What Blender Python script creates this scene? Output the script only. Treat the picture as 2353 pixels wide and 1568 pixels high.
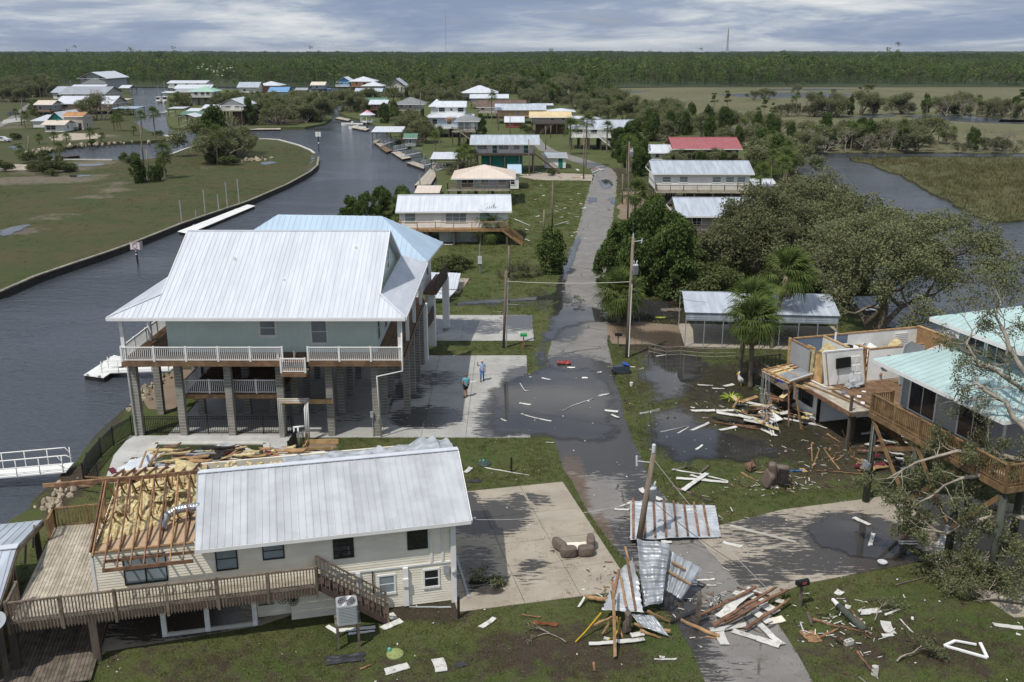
import bpy,math,random
import numpy as np
from mathutils import Vector,Matrix,noise
from mathutils.geometry import delaunay_2d_cdt
for o in list(bpy.data.objects):bpy.data.objects.remove(o)
scene=bpy.context.scene
COL=scene.collection
RAD=math.radians
CAM_H=24.0
PITCH=RAD(16.782)
cam=bpy.data.cameras.new('camera');camo=bpy.data.objects.new('camera',cam);COL.objects.link(camo)
camo.location=(0,0,CAM_H);camo.rotation_euler=(math.pi/2-PITCH,0,0)
cam.sensor_width=36;cam.lens=33.889;cam.clip_start=0.5;cam.clip_end=60000
scene.camera=camo
scene.render.resolution_x=1024;scene.render.resolution_y=682
SUN_EL,SUN_STR,SKY_STR=RAD(59.5),2.85,0.145
sun_dir=Vector((0.33,0.40,0)).normalized()*math.cos(SUN_EL)-Vector((0,0,math.sin(SUN_EL)))
sl=bpy.data.lights.new('sun','SUN');so=bpy.data.objects.new('sun',sl);COL.objects.link(so)
sl.energy=SUN_STR;sl.angle=RAD(0.6);sl.color=(1.0,0.95,0.87)
so.rotation_euler=sun_dir.to_track_quat('-Z','Y').to_euler()
world=bpy.data.worlds.new('World');scene.world=world;world.use_nodes=True
nt=world.node_tree;nt.nodes.clear()
def wn(t,**k):
 n=nt.nodes.new(t)
 for a,b in k.items():setattr(n,a,b)
 return n
out=wn('ShaderNodeOutputWorld');bg=wn('ShaderNodeBackground');bg.inputs[1].default_value=SKY_STR
sky=wn('ShaderNodeTexSky',sky_type='NISHITA',sun_disc=False,sun_elevation=SUN_EL)
sky.sun_rotation=math.atan2(-sun_dir.x,-sun_dir.y);sky.air_density=1.2;sky.dust_density=1.5
tc=wn('ShaderNodeTexCoord');sep=wn('ShaderNodeSeparateXYZ');nt.links.new(tc.outputs['Generated'],sep.inputs[0])
def wmath(op,a,b=None,clamp=False):
 n=wn('ShaderNodeMath',operation=op);n.use_clamp=clamp
 for i,v in enumerate((a,b)):
  if v is None:continue
  if isinstance(v,(int,float)):n.inputs[i].default_value=v
  else :nt.links.new(v,n.inputs[i])
 return n.outputs[0]
zc=wmath('MAXIMUM',sep.outputs[2],-0.02)
comb=wn('ShaderNodeCombineXYZ')
nt.links.new(sep.outputs[0],comb.inputs[0]);nt.links.new(sep.outputs[1],comb.inputs[1]);nt.links.new(wmath('MULTIPLY',zc,3.6),comb.inputs[2])
def wnoise(scale,detail,rough,off,dist=0.0):
 m=wn('ShaderNodeMapping');m.inputs[1].default_value=off;m.inputs[3].default_value=(scale,scale,scale*2.0)
 nt.links.new(comb.outputs[0],m.inputs[0])
 n=wn('ShaderNodeTexNoise');n.inputs['Scale'].default_value=1.0;n.inputs['Detail'].default_value=detail
 n.inputs['Roughness'].default_value=rough;n.inputs['Distortion'].default_value=dist
 nt.links.new(m.outputs[0],n.inputs['Vector']);return n.outputs[0]
def wramp(fac,stops):
 r=wn('ShaderNodeValToRGB');nt.links.new(fac,r.inputs[0]);e=r.color_ramp.elements
 while len(e)<len(stops):e.new(0.5)
 for i,(p_,c_)in enumerate(stops):
  e[i].position=p_;e[i].color=(*c_,1)
 return r.outputs[0]
n1=wnoise(4.2,7,0.6,(3.7,7.7,1.2),0.5)
n2=wnoise(13.0,11,0.62,(1.3,2.2,0),0.5)
mixv=wmath('ADD',wmath('MULTIPLY',n1,0.7),wmath('MULTIPLY',n2,0.3))
cloudcol=wramp(mixv,[(0.40,(1.45,1.85,2.75)),(0.475,(1.9,2.3,3.1)),(0.52,(2.7,3.05,3.6)),(0.565,(3.6,3.85,4.15)),(0.64,(4.7,4.8,4.9))])
cover=wramp(n2,[(0.22,(0.72,)*3),(0.45,(0.97,)*3)])
mixc=wn('ShaderNodeMixRGB');nt.links.new(cover,mixc.inputs[0]);nt.links.new(sky.outputs[0],mixc.inputs[1]);nt.links.new(cloudcol,mixc.inputs[2])
nt.links.new(mixc.outputs[0],bg.inputs[0]);nt.links.new(bg.outputs[0],out.inputs[0])
scene.view_settings.view_transform='Standard';scene.view_settings.look='None'
scene.view_settings.exposure=0.22;scene.view_settings.gamma=1.0;scene.view_settings.use_curve_mapping=False
scene.render.engine='CYCLES'
try:
 scene.cycles.max_bounces=6;scene.cycles.diffuse_bounces=3;scene.cycles.glossy_bounces=3
 scene.cycles.transparent_max_bounces=6;scene.cycles.caustics_reflective=False;scene.cycles.caustics_refractive=False
except Exception:pass
_F,_CX,_CY=2215.0,1176.5,784.0
_cp,_sp=math.cos(PITCH),math.sin(PITCH)
def _ang(y):return PITCH+math.atan((y-_CY)/_F)
def dist(y,z=0.0):return (CAM_H-z)/math.tan(_ang(y))
def at(x,y,z=0.0):
 Y=dist(y,z);return Vector(((x-_CX)/_F*(Y*_cp+(CAM_H-z)*_sp),Y,z))
def hz(y,Y):return CAM_H-Y*math.tan(_ang(y))
def wx(x,Y,z=0.0):return (x-_CX)/_F*(Y*_cp+(CAM_H-z)*_sp)
def upr(x,y,Y):z=hz(y,Y);return Vector((wx(x,Y,z),Y,z))
def lin(h):
 h=h.lstrip('#');c=[int(h[i:i+2],16)/255 for i in (0,2,4)]
 return tuple(v/12.92 if v<=0.04045 else ((v+0.055)/1.055)**2.4 for v in c)
MATS={}
class NT:
 def __init__(s,name):
  s.m=bpy.data.materials.new(name);s.m.use_nodes=True;s.t=s.m.node_tree;s.t.nodes.clear()
  s.o=s.n('ShaderNodeOutputMaterial')
 def n(s,t,**k):
  q=s.t.nodes.new(t)
  for a,b in k.items():setattr(q,a,b)
  return q
 def l(s,a,b):s.t.links.new(a,b)
 def setv(s,sock,v):
  if isinstance(v,(int,float)):sock.default_value=v
  elif isinstance(v,(tuple,list)):
   sock.default_value=tuple(v)+((1,)if len(v)==3 and len(sock.default_value)==4 else ())
  else :s.l(v,sock)
 def math(s,op,a,b=0.0,clamp=False):
  q=s.n('ShaderNodeMath',operation=op);q.use_clamp=clamp;s.setv(q.inputs[0],a);s.setv(q.inputs[1],b);return q.outputs[0]
 def mix(s,f,a,b,mode='MIX'):
  q=s.n('ShaderNodeMixRGB',blend_type=mode);s.setv(q.inputs[0],f);s.setv(q.inputs[1],a);s.setv(q.inputs[2],b);return q.outputs[0]
 def pos(s):return s.n('ShaderNodeNewGeometry').outputs['Position']
 def mapping(s,scale,rot=(0,0,0),vec=None):
  q=s.n('ShaderNodeMapping');s.l(vec or s.pos(),q.inputs[0]);q.inputs[2].default_value=rot;q.inputs[3].default_value=scale;return q.outputs[0]
 def noise(s,scale,det=5,rough=0.55,vec=None,dist=0.0):
  q=s.n('ShaderNodeTexNoise');s.l(vec or s.pos(),q.inputs['Vector'])
  q.inputs['Scale'].default_value=scale;q.inputs['Detail'].default_value=det;q.inputs['Roughness'].default_value=rough
  q.inputs['Distortion'].default_value=dist;return q.outputs[0]
 def ramp(s,f,a,b,ca=0.0,cb=1.0):
  q=s.n('ShaderNodeMapRange');q.interpolation_type='SMOOTHSTEP';s.setv(q.inputs[0],f)
  for i,v in enumerate((a,b,ca,cb)):q.inputs[i+1].default_value=v
  return q.outputs[0]
 def attr(s,name):return s.n('ShaderNodeAttribute',attribute_name=name).outputs['Fac']
 def bump(s,h,st,d=0.05):
  q=s.n('ShaderNodeBump');q.inputs['Strength'].default_value=st;q.inputs['Distance'].default_value=d;s.l(h,q.inputs['Height']);return q.outputs[0]
 def bsdf(s,col,rough=0.6,metal=0.0,spec=0.5,nrm=None):
  q=s.n('ShaderNodeBsdfPrincipled');s.setv(q.inputs['Base Color'],col);s.setv(q.inputs['Roughness'],rough)
  s.setv(q.inputs['Metallic'],metal);s.setv(q.inputs['Specular IOR Level'],spec)
  if nrm is not None:s.l(nrm,q.inputs['Normal'])
  s.l(q.outputs[0],s.o.inputs[0]);return q
def objvar(t,col,ov):
 if not ov:return col
 r=t.n('ShaderNodeObjectInfo').outputs['Random']
 v=t.math('ADD',t.math('MULTIPLY',r,2*ov),1-ov)
 return t.mix(1.0,col,v,'MULTIPLY')
def M(name,col,rough=0.6,var=0.15,sc=1.5,bump=0.0,bsc=25.,metal=0.0,spec=0.4,ov=0.06,col2=None,stretch=(1,1,1),det=6,lo=0.35,hi=0.68):
 if name in MATS:return MATS[name]
 t=NT(name);c=lin(col)if isinstance(col,str)else col
 c2=tuple(v*(1-var)for v in c)if col2 is None else (lin(col2)if isinstance(col2,str)else col2)
 c1=tuple(min(1,v*(1+var*0.6))for v in c)if col2 is None else c
 f=t.ramp(t.noise(sc,det,0.6,t.mapping(stretch)),lo,hi)
 k=objvar(t,t.mix(f,c2,c1),ov)
 nr=t.bump(t.noise(bsc,4,0.6),bump,0.03)if bump else None
 t.bsdf(k,rough,metal,spec,nr);MATS[name]=t.m;return t.m
def leafmat(name,a,b,tr=0.22,ov=0.12):
 if name in MATS:return MATS[name]
 t=NT(name);r=t.n('ShaderNodeNewGeometry').outputs['Random Per Island']
 k=objvar(t,t.mix(r,lin(a)if isinstance(a,str)else a,lin(b)if isinstance(b,str)else b),ov)
 d=t.n('ShaderNodeBsdfDiffuse');t.l(k,d.inputs[0])
 s=t.n('ShaderNodeBsdfTranslucent');t.l(k,s.inputs[0])
 x=t.n('ShaderNodeMixShader');x.inputs[0].default_value=tr;t.l(d.outputs[0],x.inputs[1]);t.l(s.outputs[0],x.inputs[2])
 t.l(x.outputs[0],t.o.inputs[0]);MATS[name]=t.m;return t.m
M('roof_white','#cdd2d9',0.45,0.09,0.7,spec=0.35,stretch=(2.2,.35,.35),ov=0.02)
M('roof_bluegrey','#b4bcc6',0.42,0.17,0.7,spec=0.45,stretch=(2.5,.35,.35),ov=0.07)
M('roof_grey','#9aa0a6',0.55,0.14,0.5,ov=0.06)
M('roof_shingle','#85888a',0.9,0.22,1.4,bump=.4,bsc=14,ov=0.06)
M('roof_lightblue','#b0c5d6',0.35,0.06,0.4,spec=0.5,stretch=(2,.6,.6),ov=0.03)
M('roof_blue','#6f9cc8',0.4,0.1,0.5)
M('roof_teal','#b1c9c7',0.38,0.10,0.7,spec=0.5,ov=0.03)
M('roof_mint','#a2c7b4',0.45,0.1,0.5)
M('roof_green','#5d7f6c',0.6,0.15,0.8)
M('roof_tan','#d8cabc',0.5,0.06,0.5,ov=0.03)
M('roof_yellow','#d5c096',0.55,0.12,0.5)
M('roof_red','#9c5a5c',0.45,0.10,0.5)
M('roof_brown','#6a5a50',0.9,0.3,1.0)
M('roof_orange','#b0845c',0.85,0.2,0.8)
M('pink','#d98aa8',0.5)
M('galv','#c2c6ca',0.32,0.25,0.9,metal=0.3,spec=0.6,ov=0.08,bump=.12,bsc=3)
M('galv_dull','#a4a9ae',0.42,0.25,1.2,metal=0.25,spec=0.5,ov=0.1)
M('alu','#b6b9bd',0.35,0.1,2,metal=0.5)
M('white','#e6e6e2',0.5,0.06,1.2,ov=0.04)
M('white_trim','#e6e6e4',0.45,0.05,2,ov=0.03)
M('cream','#ece5d3',0.55,0.10,1.2,ov=0.02,stretch=(.6,.6,2))
M('wall_aqua','#d3e4dc',0.6,0.06,0.6,ov=0.02)
M('wall_blue','#a4b6c8',0.6,0.08,0.8)
M('wall_grey','#9fa3a5',0.6,0.08,0.8)
M('wall_greybeige','#b2aca2',0.6,0.08,0.8)
M('wall_peach','#cfae86',0.6,0.1,0.8)
M('wall_salmon','#c58e72',0.6,0.1,0.8)
M('wall_teal','#2f9c92',0.6,0.1,0.8)
M('wall_brightblue','#3d8fc4',0.55,0.1,0.8)
M('wall_red','#b05a52',0.6,0.1,0.8)
M('wall_brown','#6e5745',0.8,0.2,1.0)
M('wall_tan','#b9aa97',0.6,0.1,0.8)
M('door_teal','#1f6e66',0.5)
M('glass',(0.025,0.03,0.035),0.08,0.5,0.6,spec=0.8,ov=0.25)
M('glass_blind','#8b979c',0.25,0.2,0.8,spec=0.6,ov=0.15)
M('frame_dark','#2c2b2a',0.5,ov=0.05)
M('black_metal','#17181a',0.4,ov=0.05)
M('pile','#5a5148',0.85,0.3,2.0,ov=0.2,stretch=(2,2,.3))
M('pile_green','#4d5148',0.85,0.35,1.6,ov=0.15,stretch=(2,2,.4))
M('deck_grey','#b0a797',0.85,0.25,2.5,ov=0.16,bump=.3,bsc=18)
M('deck_brown','#7c6149',0.8,0.3,2.0,ov=0.18)
M('deck_dark','#4d4038',0.85,0.3,2.0,ov=0.15)
M('rail_brown','#776a5c',0.85,0.35,3.0,ov=0.18)
M('rail_gold','#82694a',0.8,0.35,2.0,ov=0.15)
M('lumber','#a1805c',0.8,0.32,3.0,ov=0.2)
M('lumber_new','#b5966a',0.8,0.25,3.0,ov=0.15)
M('lumber_red','#80604b',0.85,0.38,3.0,ov=0.25)
M('wood_old','#6e6459',0.9,0.35,3.0,ov=0.25)
M('pole_wood','#837668',0.9,0.3,1.5,ov=0.12,stretch=(3,3,.4))
M('block','#89867e',0.9,0.2,2.0,bump=.2,bsc=30,ov=0.05)
M('insulation','#d9cda4',0.95,0.35,4.5,bump=.9,bsc=9,ov=0.06,col2='#b9a472')
M('siding_dirty','#d2d1cb',.6,.3,3.5,ov=.12,col2='#9c9587',lo=.28,hi=.5)
M('plywood','#c0a486',0.85,0.15,1.5,ov=0.06)
M('drywall','#e2e2df',0.7,0.08,1.0,ov=0.05)
M('blue_paint','#6d7e93',0.6,0.12,1.0)
M('felt','#2b2826',0.95,0.4,3.0)
M('maroon','#6a2230',0.55,0.2,2)
M('bark','#7b7164',0.95,0.35,3.0,bump=.6,bsc=9,ov=0.1)
M('bark_pale','#9a9285',0.95,0.3,3.0,bump=.4,bsc=9,ov=0.12)
M('palm_bark','#857868',0.95,0.35,4.0,bump=.8,bsc=7,ov=0.12)
M('sofa','#6f6259',0.6,0.2,2.0,ov=0.05)
M('bin_grey','#3d4650',0.5);M('bin_blue','#2a55b8',0.4);M('mail_green','#2a8a4d',0.45);M('mail_black','#1b1c1f',0.4)
M('red_plastic','#94403a',0.5);M('blue_plastic','#3a78b4',0.5);M('yellow','#c9a31e',0.5);M('green_lid','#8f9a62',0.6);M('dark_lid','#3c4a46',0.6)
M('teal_plastic','#5fb3a6',0.5)
M('concrete_white','#c4c2bb',0.8,0.1,1.5,ov=0.05)
M('rock','#a69a85',0.95,0.35,2.5,bump=.6,bsc=8,ov=0.25)
M('skin','#b98a72',0.55,ov=0.05);M('hair_white','#cfcac2',0.8);M('hair_grey','#6a625a',0.85)
M('shirt_pale','#a9bedd',0.8,0.15,6);M('jeans','#5c7cab',0.85,0.2,6);M('shirt_aqua','#63aebc',0.8,0.18,7);M('shorts','#23211f',0.85)
M('wire','#26262a',0.6);M('wire_pale','#b9b7ae',0.5);M('porcelain','#c9cdd0',0.35)
M('sign_white','#e3d9dc',0.5);M('sign_pink','#d9a9b1',0.5);M('ink','#22222a',0.6)
M('rust','#7c4a30',0.9,0.3,4);M('tarp','#3a3b3e',0.5,0.3,4)
M('cycad','#9fb32c',0.5,0.2,2)
M('car_grey','#59626e',0.3,ov=0.02,spec=.6);M('car_white','#d3d5d6',0.3,ov=0.02,spec=.6);M('tyre','#1a1a1a',0.8)
M('bird_white','#e2e0d8',0.7);M('bird_grey','#7e8288',0.7);M('bird_yellow','#d9b24a',0.5)
M('foil','#b9bcc0',0.28,0.3,6,metal=.8,bump=.6,bsc=12)
def fleck_roof():
 t=NT('roof_flecked');a=t.ramp(t.noise(.9,6,.6),.3,.72);k=t.mix(a,lin('#adb0b4'),lin('#bec1c5'))
 f=t.ramp(t.noise(5.5,5,.75),.62,.70);g=t.ramp(t.noise(.8,3,.5),.4,.6);k=t.mix(t.math('MULTIPLY',f,t.math('MULTIPLY',g,.75)),k,lin('#d3c99f'));k=objvar(t,k,.09)
 t.bsdf(k,.45,0,.45);MATS['roof_flecked']=t.m
fleck_roof()
class MB:
 def __init__(s):s.v=[];s.f=[]
 def poly(s,pts):
  i=len(s.v);s.v+=[tuple(p)for p in pts];s.f.append(tuple(range(i,i+len(pts))));return s
 def box(s,x0,x1,y0,y1,z0,z1):
  i=len(s.v)
  s.v+=[(x,y,z)for z in (z0,z1)for x,y in ((x0,y0),(x1,y0),(x1,y1),(x0,y1))]
  s.f+=[(i,i+3,i+2,i+1),(i+4,i+5,i+6,i+7),(i,i+1,i+5,i+4),(i+1,i+2,i+6,i+5),(i+2,i+3,i+7,i+6),(i+3,i,i+4,i+7)];return s
 def beam(s,a,b,w,h=None,up=(0,0,1)):
  h=h or w;a=Vector(a);b=Vector(b);d=(b-a).normalized();u=Vector(up)
  if abs(d.dot(u))>0.98:u=Vector((0,1,0))
  x=d.cross(u).normalized()*w/2;y=x.cross(d).normalized()*h/2;i=len(s.v)
  for c in (a,b):s.v+=[tuple(c-x-y),tuple(c+x-y),tuple(c+x+y),tuple(c-x+y)]
  s.f+=[(i,i+3,i+2,i+1),(i+4,i+5,i+6,i+7),(i,i+1,i+5,i+4),(i+1,i+2,i+6,i+5),(i+2,i+3,i+7,i+6),(i+3,i,i+4,i+7)];return s
 def tube(s,pts,r,n=8,cap=True):
  pts=[Vector(p)for p in pts];rr=list(r)if hasattr(r,'__len__')else [r]*len(pts);base=len(s.v)
  for k,p in enumerate(pts):
   d=(pts[min(k+1,len(pts)-1)]-pts[max(k-1,0)]);d=d.normalized()if d.length>1e-6 else Vector((0,0,1))
   u=Vector((1,0,0))if abs(d.x)<0.8 else Vector((0,1,0))
   x=d.cross(u).normalized();y=d.cross(x)
   for j in range(n):
    a=2*math.pi*j/n;s.v.append(tuple(p+(x*math.cos(a)+y*math.sin(a))*rr[k]))
  for k in range(len(pts)-1):
   for j in range(n):
    a=base+k*n+j;b=base+k*n+(j+1)%n
    s.f.append((a,b,b+n,a+n))
  if cap:
   s.f.append(tuple(base+j for j in range(n))[::-1]);s.f.append(tuple(base+(len(pts)-1)*n+j for j in range(n)))
  return s
 def lathe(s,prof,n=16,c=(0,0,0)):
  base=len(s.v)
  for r,z in prof:
   for j in range(n):a=2*math.pi*j/n;s.v.append((c[0]+r*math.cos(a),c[1]+r*math.sin(a),c[2]+z))
  for k in range(len(prof)-1):
   for j in range(n):
    a=base+k*n+j;b=base+k*n+(j+1)%n;s.f.append((a,b,b+n,a+n))
  s.f.append(tuple(base+j for j in range(n))[::-1]);s.f.append(tuple(base+(len(prof)-1)*n+j for j in range(n)));return s
 def prism(s,pts,z0,z1):
  n=len(pts);i=len(s.v)
  s.v+=[(p[0],p[1],z0)for p in pts]+[(p[0],p[1],z1)for p in pts]
  s.f.append(tuple(range(i,i+n))[::-1]);s.f.append(tuple(range(i+n,i+2*n)))
  s.f+=[(i+k,i+(k+1)%n,i+n+(k+1)%n,i+n+k)for k in range(n)];return s
 def slab(s,quad,t):
  q=[Vector(p)for p in quad];n=(q[1]-q[0]).cross(q[2]-q[0]).normalized()*t;k=len(q);i=len(s.v)
  s.v+=[tuple(p)for p in q]+[tuple(p-n)for p in q]
  s.f.append(tuple(range(i,i+k)));s.f.append(tuple(range(i+k,i+2*k))[::-1])
  s.f+=[(i+(j+1)%k,i+j,i+k+j,i+k+(j+1)%k)for j in range(k)];return s
 def mesh(s,name,mat,smooth=False):
  m=bpy.data.meshes.new(name);m.from_pydata(s.v,[],s.f);m.materials.append(MATS[mat]if isinstance(mat,str)else mat)
  if smooth:m.polygons.foreach_set('use_smooth',[True]*len(m.polygons))
  m.update();return m
 def build(s,name,mat,parent=None,smooth=False):
  o=bpy.data.objects.new(name,s.mesh(name,mat,smooth));COL.objects.link(o);o.parent=parent;return o
def tag(o,label=None,cat=None,group=None,kind=None):
 if label:o['label']=label
 if cat:o['category']=cat
 if group:o['group']=group
 if kind:o['kind']=kind
 return o
def thing(name,label,cat,loc=(0,0,0),rz=0.0,group=None):
 o=bpy.data.objects.new(name,None);COL.objects.link(o);o.location=loc;o.rotation_euler=(0,0,RAD(rz));o.empty_display_size=.3
 return tag(o,label,cat,group)
_cube={}
def cube_mesh(mat):
 if mat not in _cube:_cube[mat]=MB().box(-.5,.5,-.5,.5,-.5,.5).mesh('piece',mat)
 return _cube[mat]
def obj(name,mesh,parent=None,loc=(0,0,0),rot=(0,0,0),scale=(1,1,1)):
 o=bpy.data.objects.new(name,mesh);COL.objects.link(o);o.parent=parent
 o.location=loc;o.rotation_euler=rot;o.scale=scale;return o
def boxo(name,mat,parent,x0,x1,y0,y1,z0,z1):
 return obj(name,cube_mesh(mat),parent,((x0+x1)/2,(y0+y1)/2,(z0+z1)/2),(0,0,0),(x1-x0,y1-y0,z1-z0))
def beamo(name,mat,parent,a,b,w,h=None,up=(0,0,1),roll=0.0):
 h=h or w;a=Vector(a);b=Vector(b);d=b-a;L=d.length;d.normalize();u=Vector(up)
 if abs(d.dot(u))>0.98:u=Vector((0,1,0))
 x=d.cross(u).normalized();z=x.cross(d).normalized()
 m=Matrix((x,d,z)).transposed()
 if roll:m=m@Matrix.Rotation(roll,3,'Y')
 return obj(name,cube_mesh(mat),parent,(a+b)/2,m.to_euler(),(w,L,h))
def fastmesh(name,V,nper,mat,smooth=False):
 """V: (N*nper,3) array, faces of nper verts each"""
 V=np.asarray(V,dtype=np.float32);nf=len(V)//nper;m=bpy.data.meshes.new(name)
 m.vertices.add(len(V));m.vertices.foreach_set('co',V.ravel());m.loops.add(len(V));m.loops.foreach_set('vertex_index',np.arange(len(V),dtype=np.int32))
 m.polygons.add(nf);m.polygons.foreach_set('loop_start',np.arange(0,len(V),nper,dtype=np.int32));m.polygons.foreach_set('loop_total',np.full(nf,nper,dtype=np.int32))
 m.materials.append(MATS[mat]if isinstance(mat,str)else mat);m.update(calc_edges=True);return m
def clip2(poly,axis,val,keep_greater):
 o=[]
 for i in range(len(poly)):
  a,b=poly[i],poly[(i+1)%len(poly)];da,db=a[axis]-val,b[axis]-val
  if not keep_greater:da,db=-da,-db
  if da>=0:o.append(a)
  if (da>=0)!=(db>=0):t=da/(da-db);o.append((a[0]+(b[0]-a[0])*t,a[1]+(b[1]-a[1])*t))
 return o
def roof_plane(parent,pts,pw,mat,rib=0.035,objs=False,th=0.04,mb=None,ribw=0.04,name='roof_panel',start=0.0,gap=0.0):
 """metal roof plane; pts[0]->pts[1] is the eave; strips of width pw with a raised seam between them"""
 P=[Vector(p)for p in pts];u=(P[1]-P[0]).normalized();n=(P[1]-P[0]).cross(P[2]-P[0]).normalized()
 if n.z<0:n=-n
 v=n.cross(u);q=[((p-P[0]).dot(u),(p-P[0]).dot(v))for p in P]
 umin,umax=min(a for a,b in q),max(a for a,b in q)
 W=lambda a,h=0.0:P[0]+u*a[0]+v*a[1]+n*h
 k=umin+start;made=[]
 while k<umax-1e-4:
  k1=min(k+pw,umax);st=clip2(clip2(q,0,k+gap,True),0,k1-gap,False)
  if len(st)>=3:
   b=mb or MB()
   if not mb:lift=random.uniform(0,.006)
   else :lift=0.0
   b.slab([W(a,th+lift)for a in st],th)
   vs=[a[1]for a in st if abs(a[0]-(k+gap))<1e-3]
   if rib and len(vs)>=2 and max(vs)-min(vs)>.05:
    a0,a1=min(vs)+.01,max(vs)-.01;kk=k+ribw/2+.005
    b.slab([W((kk-ribw/2,a0),th+rib),W((kk+ribw/2,a0),th+rib),W((kk+ribw/2,a1),th+rib),W((kk-ribw/2,a1),th+rib)],rib)
   if objs:made.append(b.build(name,mat,parent))
  k=k1
 return made
def lap_wall(mb,a,b,z0,z1,th=0.1,lap=0.16,out=None):
 """lap siding between ground points a and b facing `out`"""
 a=Vector((a[0],a[1],0));b=Vector((b[0],b[1],0));d=(b-a);nrm=Vector((d.y,-d.x,0)).normalized()
 if out is not None and nrm.dot(Vector((*out,0)))<0:nrm=-nrm
 n=max(1,round((z1-z0)/lap));hgt=(z1-z0)/n
 mb.prism([tuple((a-nrm*th)[:2]),tuple((b-nrm*th)[:2]),tuple((b)[:2]),tuple((a)[:2])],z0,z1)
 for k in range(n):
  zb,zt=z0+k*hgt,z0+(k+1)*hgt
  lo,hi=nrm*0.022,nrm*0.004;za=Vector((0,0,zb));zz=Vector((0,0,zt))
  mb.poly([a+lo+za,b+lo+za,b+hi+zz,a+hi+zz]);mb.poly([a+za,b+za,b+lo+za,a+lo+za])
def batten_wall(mb,a,b,z0,z1,th=0.1,step=0.4,out=None):
 a=Vector((a[0],a[1],0));b=Vector((b[0],b[1],0));d=b-a;L=d.length;d.normalize();nrm=Vector((d.y,-d.x,0))
 if out is not None and nrm.dot(Vector((*out,0)))<0:nrm=-nrm
 mb.prism([tuple((a-nrm*th)[:2]),tuple((b-nrm*th)[:2]),tuple(b[:2]),tuple(a[:2])],z0,z1)
 k=0.0
 while k<L:
  e=min(k+step-.018,L);p,q=a+d*k,a+d*e
  mb.prism([tuple(p[:2]),tuple(q[:2]),tuple((q+nrm*.014)[:2]),tuple((p+nrm*.014)[:2])],z0,z1);k+=step
def window(parent,a,u,z0,w,h,fm='white_trim',pm='glass',trim=0.08,nx=1,ny=2,name='window',proud=.035):
 """window at lower left point a (x,y) on a wall running along unit u, facing to the right of u"""
 a=Vector((a[0],a[1],z0));u=Vector((u[0],u[1],0)).normalized();n=Vector((u.y,-u.x,0));z=Vector((0,0,1));mb=MB()
 def bar(x0,x1,y0,y1,d):
  q=[a+u*x0+z*y0+n*d,a+u*x1+z*y0+n*d,a+u*x1+z*y1+n*d,a+u*x0+z*y1+n*d];mb.slab(q,d+.02)
 p=proud
 bar(-trim,w+trim,-trim*1.3,0,p+.02);bar(-trim,w+trim,h,h+trim,p+.01);bar(-trim,0,0,h,p);bar(w,w+trim,0,h,p)
 for i in range(1,nx):bar(w*i/nx-.02,w*i/nx+.02,0,h,p-.008)
 for j in range(1,ny):bar(0,w,h*j/ny-.02,h*j/ny+.02,p-.012)
 o=mb.build(name,fm,parent)
 g=MB();g.slab([a+n*.012,a+u*w+n*.012,a+u*w+z*h+n*.012,a+z*h+n*.012],.02);g.build('pane',pm,o);return o
def railing(parent,pts,h,mat,step=0.13,post=2.0,objs=False,pw=0.1,bw=0.035,top=0.07,bottom=True,name='railing',infill=True,drop=0.0,balz=None):
 """railing along floor points pts"""
 r=MB();holder=None;pcs=[]
 for a,b in zip(pts[:-1],pts[1:]):
  a=Vector(a);b=Vector(b);L=(b-a).length;d=(b-a)/L;z=Vector((0,0,1))
  r.beam(a+z*(h-top/2),b+z*(h-top/2),top*1.5,top)
  if bottom:r.beam(a+z*.1,b+z*.1,.05,.05)
  npst=max(1,round(L/post))
  for k in range(npst+1):
   p=a+d*(L*k/npst);pcs.append(('post',p-z*drop,p+z*(h+.04),pw))
  if infill:
   nb=max(1,round(L/step));lo=.1 if balz is None else balz
   for k in range(1,nb):
    p=a+d*(L*k/nb);pcs.append(('baluster',p+z*lo,p+z*(h-top),bw))
 if objs:
  holder=r.build(name,mat,parent)
  for nme,p,q,w in pcs:beamo(nme,mat,holder,p,q,w)
 else :
  for nme,p,q,w in pcs:r.beam(p,q,w)
  holder=r.build(name,mat,parent)
 return holder
def stairs(parent,a,b,width,mat,n=None,rail=True,rmat=None,objs=False):
 a=Vector(a);b=Vector(b);d=b-a;hd=Vector((d.x,d.y,0));s=Vector((hd.y,-hd.x,0)).normalized()*width/2
 n=n or max(2,round(abs(d.z)/0.19));mb=MB()
 mb.beam(a-s,b-s,.05,.24);mb.beam(a+s,b+s,.05,.24);st=mb.build('stair_stringer',mat,parent)
 for k in range(n):
  p=a+d*((k+.5)/n)
  if objs:beamo('tread',mat,st,p-s,p+s,.28,.04)
  else :mb.beam(p-s,p+s,.28,.04)
 if not objs:st.data=mb.mesh('stair',mat)
 st.name='stair'
 if rail:
  for sg in (-1,1):
   r=MB();z=Vector((0,0,.95));r.beam(a+s*sg+z,b+s*sg+z,.07,.06)
   m_=max(2,int(hd.length/.16))
   for k in range(m_+1):
    p=a+s*sg+d*(k/m_);r.beam(p,p+z,.1 if k in (0,m_)else .035)
   r.build('stair_rail',rmat or mat,parent)
 return st
def bubble(parent,name,mat,c,r,rot=(0,0,0),seg=12):
 key=('sph',mat,seg)
 if key not in _cube:_cube[key]=MB().lathe([(math.sin(math.pi*k/seg)+.001,-math.cos(math.pi*k/seg))for k in range(seg+1)],seg+2).mesh(name,mat,True)
 return obj(name,_cube[key],parent,c,rot,r)
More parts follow.
